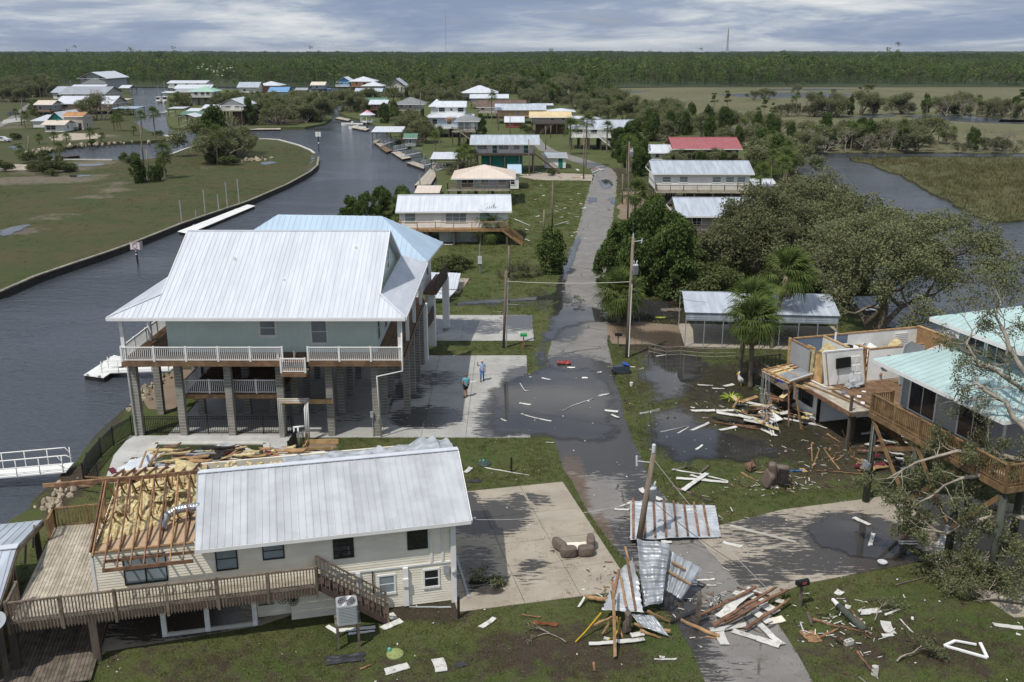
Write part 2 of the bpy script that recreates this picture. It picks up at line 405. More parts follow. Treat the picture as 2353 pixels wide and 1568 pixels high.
def rough(poly,step=0.8,amp=0.25,seed=0,sc=0.35):
 """a natural ragged outline: subdivide and displace by noise"""
 o=[]
 for i in range(len(poly)):
  a=Vector(poly[i][:2]);b=Vector(poly[(i+1)%len(poly)][:2]);n=max(1,int((b-a).length/step));nr=Vector((b.y-a.y,a.x-b.x))
  nr=nr.normalized()if nr.length>0 else nr
  for k in range(n):
   p=a+(b-a)*(k/n);q=Vector((p.x*sc,p.y*sc,seed*7.3))
   d=noise.noise(q)*amp*1.3+noise.noise(q*3.1)*amp*.7+noise.noise(q*8.3)*amp*.35
   p=p+nr*d;o.append((p.x,p.y))
 return o
 # the setting: water, land, roads
WZ=-0.7
def paint(name_val,mesh,V):
 for nm,arr in name_val.items():
  a=mesh.attributes.new(nm,'FLOAT','POINT');a.data.foreach_set('value',arr.astype(np.float32))
def spots(lst):
 """(x,y,half width,half height in bearings, amount) -> metres"""
 o=[]
 for x,y,rx,ry,am in lst:
  c=at(x,y);ex=at(x+rx,y).x-c.x;ey=(at(x,y-ry).y-at(x,y+ry).y)/2;o.append((c.x,c.y,ex,ey,am))
 return o
def field(P,lst):
 r=np.zeros(len(P))
 for cx,cy,ex,ey,am in lst:
  d=((P[:,0]-cx)/ex)**2+((P[:,1]-cy)/ey)**2;r=np.maximum(r,am*np.exp(-d*d*0.7))
 return r
def inside(P,poly):
 x,y=P[:,0],P[:,1];r=np.zeros(len(P),bool);n=len(poly)
 for i in range(n):
  x0,y0=poly[i];x1,y1=poly[(i+1)%n]
  c=((y0>y)!=(y1>y))&(x<(x1-x0)*(y-y0)/((y1-y0)if y1!=y0 else 1e-9)+x0);r^=c
 return r
PAVED=[]
def sheet(name,outline,z,mat,step=None,near=None,thick=0.0,paintd=None,relief=0.0,kind='structure',label=None,parent=None,holes=None):
 """flat land or paving sheet triangulated from its outline; thick > 0 adds a vertical bank"""
 pts=[(p[0],p[1])for p in outline]
 extra=[]
 if step:
  xs=[p[0]for p in pts];ys=[p[1]for p in pts];y=min(ys);g=[]
  while y<max(ys):
   s=step*max(1.0,y/90.0)if near is None else (step if y<near else step*6)
   x=min(xs)
   while x<max(xs):g.append((x+random.uniform(-.2,.2)*s,y+random.uniform(-.2,.2)*s));x+=s
   y+=s
  g=np.array(g);g=g[inside(g,pts)];extra=[tuple(q)for q in g]
 vv=[Vector(p)for p in pts]+[Vector(p)for p in extra];n=len(pts)
 r=delaunay_2d_cdt(vv,[(i,(i+1)%n)for i in range(n)],[list(range(n))],1,1e-4)
 V=[(p.x,p.y,z)for p in r[0]];F=[tuple(f)for f in r[2]]
 if z>.003:PAVED.append(pts)
 m=bpy.data.meshes.new(name)
 if thick:
  k=len(V);V+=[(p[0],p[1],z)for p in pts]+[(p[0],p[1],z-thick)for p in pts]
  for i in range(n):j=(i+1)%n;F.append((k+i,k+n+i,k+n+j,k+j))
 if relief:
  V=[(x,y,q+(relief*noise.noise(Vector((x*.15,y*.15,3)))if i<len(r[0])and i>=n else 0))for i,(x,y,q)in enumerate(V)]
 m.from_pydata(V,[],F);m.materials.append(MATS[mat])
 fx=sum((1 if m.polygons[i].normal.z>0 else -1)for i in range(min(50,len(m.polygons))))
 if fx<0:m.flip_normals()
 if paintd:
  P=np.array([(a,b)for a,b,c in V]);paint({k:field(P,spots(v))for k,v in paintd.items()},m,P)
 o=bpy.data.objects.new(name,m);COL.objects.link(o);o.parent=parent
 if kind:o['kind']=kind
 return o
def A(lst,z=0.0):return [tuple(at(x,y,z)[:2])for x,y in lst]
def water_mat(name,base,rgh=0.07,st=0.35,sc=1.6,dist_=0.12,ang=0.3,spec=.5):
 t=NT(name)
 a=t.noise(sc,3,0.6,t.mapping((1.0,2.6,1),(0,0,ang)),0.4);b=t.noise(sc*.28,3,0.55,t.mapping((1.0,2.0,1),(0,0,ang+.25)),.3)
 big=t.noise(0.018,4,0.6,t.mapping((1,2.2,1)))
 h=t.math('ADD',t.math('MULTIPLY',a,.55),t.math('MULTIPLY',b,1.1))
 h=t.math('MULTIPLY',h,t.ramp(big,.35,.65,.35,1.2))
 col=t.mix(t.ramp(big,.3,.7),tuple(v*.75 for v in base),tuple(v*1.25 for v in base))
 q=t.bsdf(col,rgh,0,spec,t.bump(h,st,dist_));q.inputs['IOR'].default_value=1.33;MATS[name]=t.m
water_mat('water',(0.058,0.066,0.080),0.09,.9,1.9,.24)
def flood_mat():
 t=NT('flood');n=t.noise(1.1,6,.65);a=t.noise(.12,4,.6)
 col=t.mix(t.ramp(a,.35,.65),(.034,.033,.033),(.052,.050,.047));q=t.bsdf(col,.03,0,.8,t.bump(t.noise(2.2,3,.5),.04,.03));q.inputs['IOR'].default_value=1.33
 d=t.ramp(t.math('ADD',t.attr('deep'),t.math('MULTIPLY',t.math('SUBTRACT',n,.5),1.3)),.02,.7);x=t.n('ShaderNodeMixShader');tr=t.n('ShaderNodeBsdfTransparent');t.l(d,x.inputs[0]);t.l(tr.outputs[0],x.inputs[1]);t.l(q.outputs[0],x.inputs[2]);t.l(x.outputs[0],t.o.inputs[0]);MATS['flood']=t.m
flood_mat()
water_mat('pool_water',(0.055,0.07,0.03),0.04,.05,1.0,.03)
def lawn_mat(name,g1,g2,brown,straw,base=0.0,sc=1.0):
 t=NT(name);P=t.pos()
 a=t.noise(.18*sc,6,.6);b=t.noise(1.3*sc,6,.65);c=t.noise(9*sc,4,.7);e=t.noise(34*sc,2,.6)
 k=t.mix(t.ramp(a,.34,.66),g1,g2)
 k=t.mix(t.ramp(b,.4,.75,0,.55),k,straw)
 d=t.math('ADD',t.attr('dirt'),t.math('MULTIPLY',t.math('SUBTRACT',b,.5),1.1));d=t.math('ADD',d,t.math('MULTIPLY',t.math('SUBTRACT',a,.5),.9))
 k=t.mix(t.ramp(t.math('ADD',d,base),.28,.62),k,brown)
 sp=t.math('ADD',t.math('MULTIPLY',c,.9),t.math('MULTIPLY',e,.6))
 k=t.mix(1.0,k,t.ramp(sp,.45,1.05,.52,1.55),'MULTIPLY')
 fl=t.ramp(t.noise(16*sc,2,.5),.71,.76)
 k=t.mix(t.math('MULTIPLY',fl,.5),k,tuple(min(.5,v*3.2)for v in straw))
 w=t.ramp(t.math('ADD',t.attr('wet'),t.math('MULTIPLY',t.math('SUBTRACT',b,.5),.8)),.25,.6)
 k=t.mix(t.math('MULTIPLY',w,.62),k,(.028,.024,.018))
 r=t.math('SUBTRACT',.95,t.math('MULTIPLY',w,.62))
 t.bsdf(k,r,0,.35,t.bump(sp,.8,.10));MATS[name]=t.m
lawn_mat('lawn',(.058,.088,.018),(.090,.100,.028),(.060,.045,.030),(.12,.105,.058))
lawn_mat('lot',(.043,.066,.014),(.072,.066,.024),(.15,.125,.09),(.088,.066,.032),sc=.6)
lawn_mat('marsh',(.072,.080,.028),(.095,.088,.036),(.075,.06,.03),(.12,.105,.05),sc=.35)
lawn_mat('marsh_far',(.095,.100,.042),(.132,.122,.060),(.085,.08,.04),(.16,.14,.085),sc=.12)
lawn_mat('scrub_ground',(.05,.058,.026),(.07,.07,.035),(.06,.048,.03),(.09,.08,.05),sc=.4)
lawn_mat('forest_floor',(.028,.042,.014),(.04,.055,.02),(.03,.035,.018),(.045,.06,.02),sc=.05)
def pave_mat(name,base,dark,stain,ang=0.0,cracks=False,streak=(0.35,1.6,1),rgh=.85):
 t=NT(name);a=t.noise(.5,6,.6);b=t.noise(3.2,6,.68,t.mapping(streak,(0,0,ang)));c=t.noise(40,3,.6)
 k=t.mix(t.ramp(a,.3,.7),tuple(v*.86 for v in base),tuple(v*1.1 for v in base))
 k=t.mix(t.ramp(t.noise(1.1,7,.7),.52,.72,0,.7),k,stain)
 k=t.mix(1.0,k,t.ramp(c,.3,.7,.88,1.1),'MULTIPLY')
 if cracks:
  v=t.n('ShaderNodeTexVoronoi',feature='DISTANCE_TO_EDGE');v.inputs['Scale'].default_value=.28
  nz=t.n('ShaderNodeTexNoise');nz.inputs['Scale'].default_value=1.2;nz.inputs['Detail'].default_value=4;t.l(t.pos(),nz.inputs['Vector'])
  mx=t.mix(.22,t.pos(),nz.outputs['Color'],'ADD');t.l(mx,v.inputs['Vector'])
  k=t.mix(t.math('MULTIPLY',t.ramp(v.outputs[0],.004,.022,1,0),t.ramp(a,.42,.6)),k,tuple(q*.3 for q in base))
 w=t.ramp(t.math('ADD',t.attr('wet'),t.math('MULTIPLY',t.math('SUBTRACT',b,.5),1.5)),.36,.50)
 k=t.mix(w,k,dark)
 d=t.ramp(t.math('ADD',t.attr('dirt'),t.math('MULTIPLY',t.math('SUBTRACT',b,.5),1.2)),.3,.6)
 k=t.mix(t.math('MULTIPLY',d,.8),k,(.115,.072,.045))
 r=t.math('SUBTRACT',rgh,t.math('MULTIPLY',w,rgh-.2))
 t.bsdf(k,r,0,.4,t.bump(c,.25,.01));MATS[name]=t.m
pave_mat('concrete_tan',(.37,.325,.262),(.056,.05,.044),(.22,.18,.135),.23)
pave_mat('concrete_grey',(.40,.395,.37),(.085,.083,.08),(.27,.26,.24),0.0)
pave_mat('concrete_pool',(.50,.50,.48),(.2,.2,.19),(.42,.41,.39),0.0)
pave_mat('asphalt',(.215,.205,.19),(.046,.043,.041),(.14,.12,.10),1.3,True)
pave_mat('gravel',(.22,.165,.115),(.08,.06,.045),(.16,.12,.08),0,False,(2,2,2))
pave_mat('sand',(.42,.36,.28),(.12,.1,.08),(.33,.28,.21))
M('seawall_cap','#8f8a7c',0.9,0.3,2.0,ov=0.12);M('seawall_face','#37332c',0.9,0.35,3.0,ov=0.2)
w=MB();S=14000
w.poly([(-S,-200,WZ),(S,-200,WZ),(S,1400,WZ),(-S,1400,WZ)]);tag(w.build('canal_water','water'),kind='structure')
pen=A([(-900,2100),(-420,1420),(20,1262),(95,1172),(128,1140),(185,1045),(235,985),(275,945),(325,909),(372,868),(398,845)])+A([(520,735),(700,610),(860,515),(955,455),(1005,420),(1000,395),(988,372),(968,350),(936,334),(905,318),(885,300),(860,286),(835,276),(800,268),(778,258),(790,240),(800,225),(818,214),(860,208),(1000,204),(1320,216),(1500,262),(1700,300),(1812,350),(1822,372),(1838,402),(1868,432),(1935,480),(1968,560),(1935,640),(1960,702),(2030,748),(2120,768),(2230,782),(2353,800),(2700,880)])+[(75,62),(80,20),(60,12),(-60,12)]
pen=rough(pen[:11],1.2,.35,1)[:-1]+pen[11:]
dirt=[(1300,1500,260,70,.6),(1000,1540,300,60,.45),(560,1530,400,60,.42),(2150,1480,300,90,.5),(1760,1440,80,60,.5),(1880,1030,180,90,.62),(1700,940,200,100,.55),(2000,1010,150,70,.75),(1560,900,120,100,.45),(1500,760,140,60,.8),(1640,860,150,40,.55),(1500,690,130,40,.7),(2050,1400,200,80,.3),(1900,1510,130,60,.45),(2250,1380,160,80,.35),(1740,1490,70,40,.3),(960,1405,130,22,1.0),(1060,1010,120,16,.25),(1500,450,60,50,1.0),(1460,420,40,40,.9),(250,960,60,70,.55),(160,1110,60,70,.75),(420,870,60,40,.8),(1210,420,60,12,.4),(1440,1180,60,60,.4),(1320,1420,130,30,.3),(1600,960,60,80,.5),(1700,780,120,40,.4),(2200,1520,200,60,.25),(1460,930,50,100,.35),(1960,900,120,60,.6)]
wet=[(1780,1000,110,60,.8),(1560,1010,90,50,.7),(1640,880,110,50,.75),(1560,730,150,50,.85),(1150,695,140,14,.5),(200,1000,60,60,.5),(1240,690,40,30,.6),(900,1560,140,20,.25),(1060,1130,60,20,.4),(1880,1080,90,30,.3),(2050,1060,90,40,.6)]
sheet('peninsula_ground',pen,0.0,'lawn',step=1.0,near=130,thick=1.6,paintd={'dirt':dirt,'wet':wet})
lot_edge=[(0,672),(80,637),(165,608),(252,579),(302,561),(417,515),(484,492),(571,463),(659,425),(712,396),(729,381),(732,362)]
lot=A([(-600,900)]+lot_edge+[(722,353),(713,346),(687,335),(640,322),(612,320),(570,320),(520,324),(467,332),(424,344),(396,355),(368,362),(330,366),(259,368.5),(98,367.5),(72,362),(40,352),(-40,340),(-500,330),(-1500,500)])
tracks=[(60,415,160,9,.9),(210,372,60,5,.9),(170,405,70,4,.75),(250,425,40,8,.75),(215,455,50,6,.7),(130,500,90,9,.6),(40,535,60,10,.7),(265,435,20,14,.6),(100,390,120,8,.8),(240,378,50,4,.8),(30,450,40,5,.6),(480,385,60,5,.5)]
sheet('grass_lot',lot,0.0,'lot',step=2.6,thick=1.6,paintd={'dirt':tracks,'wet':[(60,530,50,10,.5),(300,600,300,30,.25)]})
vil=A([(392,317),(372,322),(330,324),(240,328),(190,332),(150,338),(112,346),(84,354),(66,362),(40,372),(-60,380),(-700,420),(-900,300),(-500,205),(60,203),(292,203),(300,215),(304,240),(308,265),(312,285),(340,300),(375,312)])
sheet('village_ground',vil,0.006,'lot',step=4,thick=1.6,paintd={'dirt':[(200,315,60,8,.8),(30,290,60,12,.7),(60,262,30,20,.4)],'wet':[]})
isl=A([(388,288),(398,294),(460,296),(560,297),(600,293),(640,292),(700,292),(745,284),(762,272),(752,258),(758,240),(765,225),(775,212),(700,207),(560,205),(430,205),(392,208),(384,225),(380,245),(382,270)])
sheet('island_ground',isl,0.0,'lawn',step=5,thick=1.6,paintd={'dirt':[(640,278,90,8,.9),(560,288,80,6,.6)],'wet':[]})
m1=rough(A([(1955,366),(2100,362),(2353,362),(2900,366),(3100,560),(2420,512),(2353,505),(2290,508),(2235,492),(2170,452),(2120,432),(2060,400),(2010,380)],-.4),2.0,1.2,3,.12)
sheet('marsh_ground',m1,-.4,'marsh',step=3,thick=.6,paintd={'dirt':[(1,1,1,1,0)],'wet':[]})
m2=A([(1180,212),(1330,203),(1700,200),(2400,196),(3200,192),(3600,330),(2900,352),(2353,352),(2100,350),(1830,351),(1500,300),(1250,240)],-.5)
sheet('far_marsh',m2,-.5,'marsh_far',step=14,thick=.5,paintd={'dirt':[(2050,330,400,14,.45),(2000,285,300,5,.3)],'wet':[]})
fo=MB();fo.poly([(-9000,690,-.3),(9000,690,-.3),(14000,16000,-.3),(-14000,16000,-.3)]);fm=fo.build('forest_ground','forest_floor');fm['kind']='structure'
for i,pl in enumerate(([(1640,217),(1760,213),(1900,213.5),(1985,219),(1900,224),(1760,225),(1690,222)],[(1760,205),(1900,204),(1960,206),(1880,208),(1780,208)],[(2070,268),(2150,264),(2270,271),(2353,276),(2353,285),(2240,282),(2130,274)],[(1960,269),(2060,262),(2075,268),(2000,273),(1930,272)],[(2440,254),(2353,250),(2330,254),(2360,259)],[(1320,212),(1440,209),(1500,211),(1420,215),(1340,216)],[(2010,357),(2150,355),(2353,357),(2353,362),(2150,361),(2020,362)],[(2300,276),(2500,276),(2500,281),(2300,281)])):
 sheet('marsh_pond',rough(A(pl,-.48),6,3.0,i,.02),-.48,'water')
sw=thing('seawall','long low concrete capped seawall along the grass lot','seawall')
ew=A(lot_edge)
for(x0,y0),(x1,y1)in zip(ew[:-1],ew[1:]):
 a=Vector((x0,y0,0));b=Vector((x1,y1,0));L=(b-a).length;n=max(1,round(L/3.0))
 for k in range(n):
  p,q=a+(b-a)*(k/n),a+(b-a)*((k+1)/n);g=(q-p).normalized()*.02
  beamo('wall_panel','seawall_face',sw,p+g+Vector((0,0,-.45)),q-g+Vector((0,0,-.45)),.18,.95)
  beamo('cap','seawall_cap',sw,p+g+Vector((0,0,.1)),q-g+Vector((0,0,.1)),.42,.14)
sw2=thing('seawall','pale thin bulkhead on the far tip of the grass lot','seawall')
e2=A([(722,353),(713,346),(687,335),(640,322),(612,320),(570,320)]);e3=A([(467,332),(424,344),(396,355),(368,362)]);e4=A([(259,368.5),(98,367.5)])
for e in (e2,e3,e4):
 for(x0,y0),(x1,y1)in zip(e[:-1],e[1:]):beamo('cap','concrete_white',sw2,(x0,y0,.05),(x1,y1,.05),.6,.3)
def road(name,left,right,mat,z,paintd,jit=.15,step=.8):
 return sheet(name,rough(A(left)+A(right)[::-1],1.5,jit,5,.3),z,mat,step=step,paintd=paintd)
rwet=[(1400,1060,120,35,.8),(1330,1160,50,60,.1),(1440,1240,90,60,.55),(1560,1420,80,60,.8),(1590,1500,70,60,.6),(1720,1520,60,40,.3),(1480,1130,60,60,.6),(1330,930,150,120,1.2),(1280,720,60,60,.9),(1390,700,20,40,.5),(1640,1540,50,40,.5),(1350,380,80,8,.6),(1540,1330,60,50,.8)]
road('street',[(1640,1620),(1590,1500),(1540,1420),(1470,1320),(1400,1240),(1345,1160),(1300,1080),(1268,1000),(1255,900),(1258,820),(1268,760),(1285,690),(1300,620),(1318,560),(1338,490),(1352,440),(1362,405),(1358,392),(1335,378),(1290,362),(1240,346),(1225,330),(1215,310)],[(1900,1620),(1828,1500),(1770,1410),(1690,1320),(1610,1240),(1545,1160),(1490,1090),(1448,1000),(1420,900),(1402,820),(1396,760),(1396,690),(1398,620),(1402,560),(1410,490),(1416,440),(1418,405),(1408,390),(1380,377),(1330,362),(1275,346),(1250,330),(1235,310)],'asphalt',.012,{'wet':rwet,'dirt':[(1320,1110,30,90,.7),(1380,1230,25,60,.8),(1300,650,8,90,.5),(1408,640,8,80,.5)]})
sheet('village_road',rough(A([(-40,296),(12,276),(40,258),(66,236),(74,232),(60,254),(36,276),(-40,312)]),5,.4,3,.1),.012,'asphalt',step=5,paintd={'wet':[],'dirt':[(40,265,60,30,.35)]})
sheet('parking_apron',A([(8,276),(52,270),(60,278),(4,285)]),.02,'concrete_grey',step=4,paintd={'wet':[],'dirt':[]})
sheet('sand_court',rough(A([(112,316),(148,306),(225,307),(234,318),(170,322),(120,323)]),4,.8,4,.1),.012,'sand',step=5,paintd={'wet':[],'dirt':[]})
sheet('lot_track',rough(A([(-60,376),(40,378),(120,380),(120,389),(40,392),(-60,396)]),4,1,8,.1),.012,'sand',step=5,paintd={'wet':[(40,385,60,5,.45)],'dirt':[]})
def pad(name,lines,mat,z,paintd,ang_grid=None):
 return sheet(name,A(lines),z,mat,step=.45,paintd=paintd)
def slabs(name,org,rz,xs,ys,mat,z,paintd,gap=.012):
 """paving cast in rectangular slabs; org world origin, local grid lines xs, ys"""
 root=bpy.data.objects.new(name,None);COL.objects.link(root);root['kind']='structure';root.empty_display_size=.2
 ca,sa=math.cos(RAD(rz)),math.sin(RAD(rz));L=lambda x,y:(org[0]+x*ca-y*sa,org[1]+x*sa+y*ca)
 for x0,x1 in zip(xs[:-1],xs[1:]):
  for y0,y1 in zip(ys[:-1],ys[1:]):
   q=[L(x0+gap,y0+gap),L(x1-gap,y0+gap),L(x1-gap,y1-gap),L(x0+gap,y1-gap)]
   sheet('slab',q,z,mat,step=.4,thick=.06,paintd=paintd,kind=None,parent=root)
 return root
B_O,B_R=(-2.65,38.63),13.1
wB=[(1120,1190,110,45,.75),(1090,1300,60,60,.55),(1210,1150,60,22,.6),(1310,1265,60,26,.45),(1225,1300,40,20,.6),(1120,1350,40,22,.8),(1180,1330,90,10,.5),(1060,1170,40,50,.8)]
slabs('driveway',B_O,B_R,[0.0,3.1,5.75,8.3],[-1.0,1.6,4.6,7.6,11.0],'concrete_tan',.03,{'wet':wB,'dirt':[(1300,1300,80,16,.35),(1180,1345,70,8,.5)]})
wA=[(1000,870,90,22,.55),(930,900,60,25,.65),(980,960,90,28,.75),(1150,960,60,60,.75),(1200,870,50,30,.8),(1120,990,40,20,.6),(720,930,60,40,.35),(800,960,60,30,.35),(1180,830,60,10,.3),(1060,900,26,40,.2)]
slabs('concrete_apron',(0,0),0,[-22.4,-18.9,-14.9,-11.7,-8.5,-5.9,-3.0,1.2],[57.9,62.2,66.4,70.5,75.4],'concrete_grey',.03,{'wet':wA,'dirt':[]})
slabs('neighbour_drive',(0,0),0,[-8.6,-4.4,-.8,1.9],[79.6,83.4,88.0],'concrete_grey',.03,{'wet':[(1050,745,120,14,.62),(1120,760,90,10,.55),(990,750,50,20,.8),(1200,740,60,20,.75)],'dirt':[]})
wD=[(1800,1225,190,60,.47),(1985,1245,130,70,1.0),(1880,1290,190,38,.62),(1720,1320,120,36,.58),(1680,1210,60,30,.4),(1760,1200,80,18,.62)]
D_O,D_R=(19.4,48.6),-74.0
sheet('parking_pad',A([(1602,1238),(1625,1215),(1705,1195),(1800,1172),(1955,1152),(2110,1130),(2480,1180),(2700,1400),(2330,1420),(2150,1300),(2120,1290),(2060,1302),(1850,1342),(1760,1375),(1700,1345),(1660,1300)]),.03,'concrete_tan',step=.4,thick=.06,paintd={'wet':wD,'dirt':[(2100,1230,90,30,.45)]})
sheet('carport_slab',[(14.6,77.9),(28.2,76.6),(29.2,84.0),(15.2,85.0)],.05,'concrete_tan',step=.6,thick=.1,paintd={'wet':[(1750,770,110,25,.5)],'dirt':[]})
sheet('gravel_path',rough(A([(700,1010),(770,1008),(775,1030),(740,1040),(690,1035)]),.6,.12,2,.8),.012,'gravel',step=.6,paintd={'wet':[],'dirt':[]})
sheet('gravel_bank',rough(A([(325,914),(398,850),(440,850),(420,900),(400,940),(345,940)]),.8,.2,2,.6),.012,'gravel',step=.8,paintd={'wet':[],'dirt':[]})
sheet('far_drive',rough(A([(1190,406),(1250,396),(1365,402),(1362,416),(1230,414)]),2,.3,2,.3),.012,'concrete_tan',step=3,paintd={'wet':[],'dirt':[]})
sheet('bare_earth',rough(A([(1420,500),(1432,440),(1500,440),(1540,470),(1550,510),(1480,520)]),1.5,.6,6,.2),.008,'gravel',step=2,paintd={'wet':[],'dirt':[]})
sheet('mud_drive',rough(A([(1385,745),(1480,742),(1580,750),(1572,800),(1480,792),(1400,790)]),1.0,.5,6,.3),.009,'gravel',step=1,paintd={'wet':[(1520,775,70,16,.75),(1440,760,40,20,.6),(1560,790,60,14,.9)],'dirt':[]})
def flood(pts,seed,amp=.35,z=.046,name='flood_water'):
 ol=rough(A(pts),.35,amp,seed,.55);o=sheet(name,ol,z+seed*.0016,'flood',step=.5,kind='structure');m=o.data;n=len(m.vertices);P=np.zeros(n*3);m.vertices.foreach_get('co',P);P=P.reshape(-1,3)[:,:2];Q=np.array(ol);d=np.full(n,1e9)
 for k in range(0,len(Q)):d=np.minimum(d,(P[:,0]-Q[k,0])**2+(P[:,1]-Q[k,1])**2)
 wide=1.5 if P[:,1].mean()<110 and len(Q)>60 else .5;paint({'deep':np.clip(np.sqrt(d)/wide,0,1)},m,P);return o
flood([(1120,900),(1170,872),(1215,850),(1228,800),(1240,762),(1262,700),(1290,690),(1340,700),(1395,712),(1410,742),(1360,745),(1300,760),(1270,800),(1262,835),(1300,850),(1350,842),(1385,850),(1405,880),(1420,920),(1432,960),(1428,1000),(1395,1015),(1330,1022),(1250,1012),(1190,1008),(1120,1008),(1100,975),(1112,935)],1,.38)
flood([(1265,700),(1282,640),(1296,600),(1312,560),(1330,530),(1338,545),(1325,590),(1305,640),(1296,690)],2,.18)
flood([(1372,415),(1400,410),(1412,425),(1400,438),(1380,432)],3,.3);flood([(1352,455),(1376,450),(1372,465),(1345,468)],4,.3);flood([(1395,455),(1415,450),(1418,475),(1402,470)],9,.3)
flood([(1400,690),(1470,685),(1550,695),(1572,720),(1565,738),(1480,738),(1412,735)],5,.5)
flood([(1465,815),(1530,806),(1600,815),(1640,835),(1610,880),(1560,920),(1500,925),(1468,870)],6,.6)
flood([(1470,950),(1560,930),(1640,975),(1740,1010),(1830,1050),(1740,1075),(1640,1062),(1560,1085),(1500,1040)],7,.7)
flood([(1000,700),(1100,690),(1200,684),(1280,672),(1290,690),(1180,697),(1050,706)],8,.22)
flood([(940,755),(1000,745),(1010,775),(950,775)],10,.2)
flood([(1850,1215),(1905,1180),(1990,1205),(2080,1250),(2120,1275),(2060,1292),(1960,1285),(1880,1262)],11,.25)
flood([(0,530),(60,515),(80,518),(30,540),(0,545)],12,.5);flood([(150,404),(200,402),(215,406),(170,409)],13,.4);flood([(595,395-20),(630,371),(640,376),(600,381)],14,.5)
flood([(20,335),(50,328),(60,338),(30,350)],15,.8);flood([(170,379),(240,376),(245,381),(180,384)],16,.5);flood([(715,356),(728,360),(716,390),(700,398),(712,372)],17,.3)
# big white-roofed house on block columns
random.seed(11)
hA=thing('stilt_house','large pale aqua house with white metal roof on concrete block columns','house',(0,0,0))
XL,XR,YF,YB,FZ=-24.45,-6.8,57.35,73.8,5.35
def block_column(parent,x,y,z1,w=.44):
 mb=MB();mb.box(x-w/2+.005,x+w/2-.005,y-w/2+.005,y+w/2-.005,0,z1);n=int(z1/.205);h=z1/n
 core=mb;mb=MB()
 for k in range(n):mb.box(x-w/2,x+w/2,y-w/2,y+w/2,k*h+.013,(k+1)*h-.013)
 o=mb.build('block_column','block',parent);core.build('mortar','concrete_white',o);return o
for y in (58.35,62.2,66.0,69.8,73.2):
 for x in (-24.15,-21.3,-18.15,-14.85,-11.7,-8.75)+((-7.2,)if y>60 else ()):
  block_column(hA,x,y,FZ-.32)
for x in np.arange(XL+.07,XR,.145):
 if x+.07>XR:break
 boxo('deck_board','deck_brown',hA,x-.067,x+.067,YF,YB,FZ-.04,FZ)
for nm,a,b in (('rim_joist',(XL,YF+.03,FZ-.18),(-14.35,YF+.03,FZ-.18)),('rim_joist',(-12.75,YF+.03,FZ-.18),(XR,YF+.03,FZ-.18)),('rim_joist',(XL+.03,YF+.1,FZ-.18),(XL+.03,YB,FZ-.18)),('rim_joist',(XR-.03,YF+.1,FZ-.18),(XR-.03,YB,FZ-.18))):
 beamo(nm,'deck_brown',hA,a,b,.06,.27)
mb=MB()
for y in np.arange(YF+.6,YB,.6):mb.box(XL+.1,XR-.1,y-.03,y+.03,FZ-.3,FZ-.045)
mb.build('joists','deck_dark',hA)
mb=MB();wx0,wx1,wy0,wy1,wz=-22.15,-8.72,59.4,72.2,8.75
batten_wall(mb,(wx0,wy0),(wx1,wy0),FZ,wz,out=(0,-1));batten_wall(mb,(wx1,wy0),(wx1,wy1),FZ,wz,out=(1,0));batten_wall(mb,(wx0,wy0),(wx0,wy1),FZ,wz,out=(-1,0));batten_wall(mb,(wx0,wy1),(wx1,wy1),FZ,wz,out=(0,1))
RZ_,RY_=12.2,65.0
for x in (wx0+.12,wx1-.02):
 mb.slab([(x,wy0,8.6),(x,wy1,8.6),(x,RY_,RZ_-.12)],.1)
mb.build('wall','wall_aqua',hA)
window(hA,(-16.13,wy0-.014),(1,0),6.50,.93,.95,pm='glass_blind',trim=.13);window(hA,(-12.85,wy0-.014),(1,0),6.0,.93,1.45,pm='glass_blind',trim=.13)
window(hA,(wx1+.014,60.0),(0,1),5.95,.85,1.5,trim=.1);window(hA,(wx1+.014,63.5),(0,1),5.7,1.0,1.9,trim=.1,ny=1);window(hA,(wx1+.014,67.5),(0,1),6.1,1.0,1.4,trim=.1)
window(hA,(wx1-.02,63.6),(0,1),9.3,.7,1.2,trim=.1);window(hA,(wx1-.02,66.2),(0,1),9.3,.7,1.2,trim=.1)
EX0,EX1,GX0,GX1,EZ,EYF,EYB=-24.85,-6.55,-22.05,-8.32,8.28,57.0,73.0
sl_=(RZ_-EZ)/(RY_-EYF);jf=EYF+2.0;jz=EZ+2.0*sl_;jb=EYB-2.0
rf=tag(MB().box(GX0,GX1,RY_-.12,RY_+.12,RZ_+.0,RZ_+.075).build('roof_ridge_cap','roof_white',hA))
roof_plane(hA,[(GX0,EYF,EZ),(GX1,EYF,EZ),(GX1,RY_,RZ_),(GX0,RY_,RZ_)],.305,'roof_white',.028,True,ribw=.03)
roof_plane(hA,[(GX1,EYB,EZ),(GX0,EYB,EZ),(GX0,RY_,RZ_),(GX1,RY_,RZ_)],.305,'roof_white',.028,True,ribw=.03)
roof_plane(hA,[(EX0,EYF,EZ),(GX0,EYF,EZ),(GX0,jf,jz)],.305,'roof_white',.028,True,ribw=.03)
roof_plane(hA,[(GX1,EYF,EZ),(EX1,EYF,EZ),(GX1,jf,jz)],.305,'roof_white',.028,True,ribw=.03)
roof_plane(hA,[(EX0,EYB,EZ),(EX0,EYF,EZ),(GX0,jf,jz),(GX0,jb,jz)],.3,'roof_white',.03,True)
roof_plane(hA,[(EX1,EYF,EZ),(EX1,EYB,EZ),(GX1,jb,jz),(GX1,jf,jz)],.3,'roof_white',.03,True)
beamo('hip_cap','roof_white',hA,(EX0,EYF,EZ+.06),(GX0,jf,jz+.08),.16,.03);beamo('hip_cap','roof_white',hA,(EX1,EYF,EZ+.06),(GX1,jf,jz+.08),.16,.03)
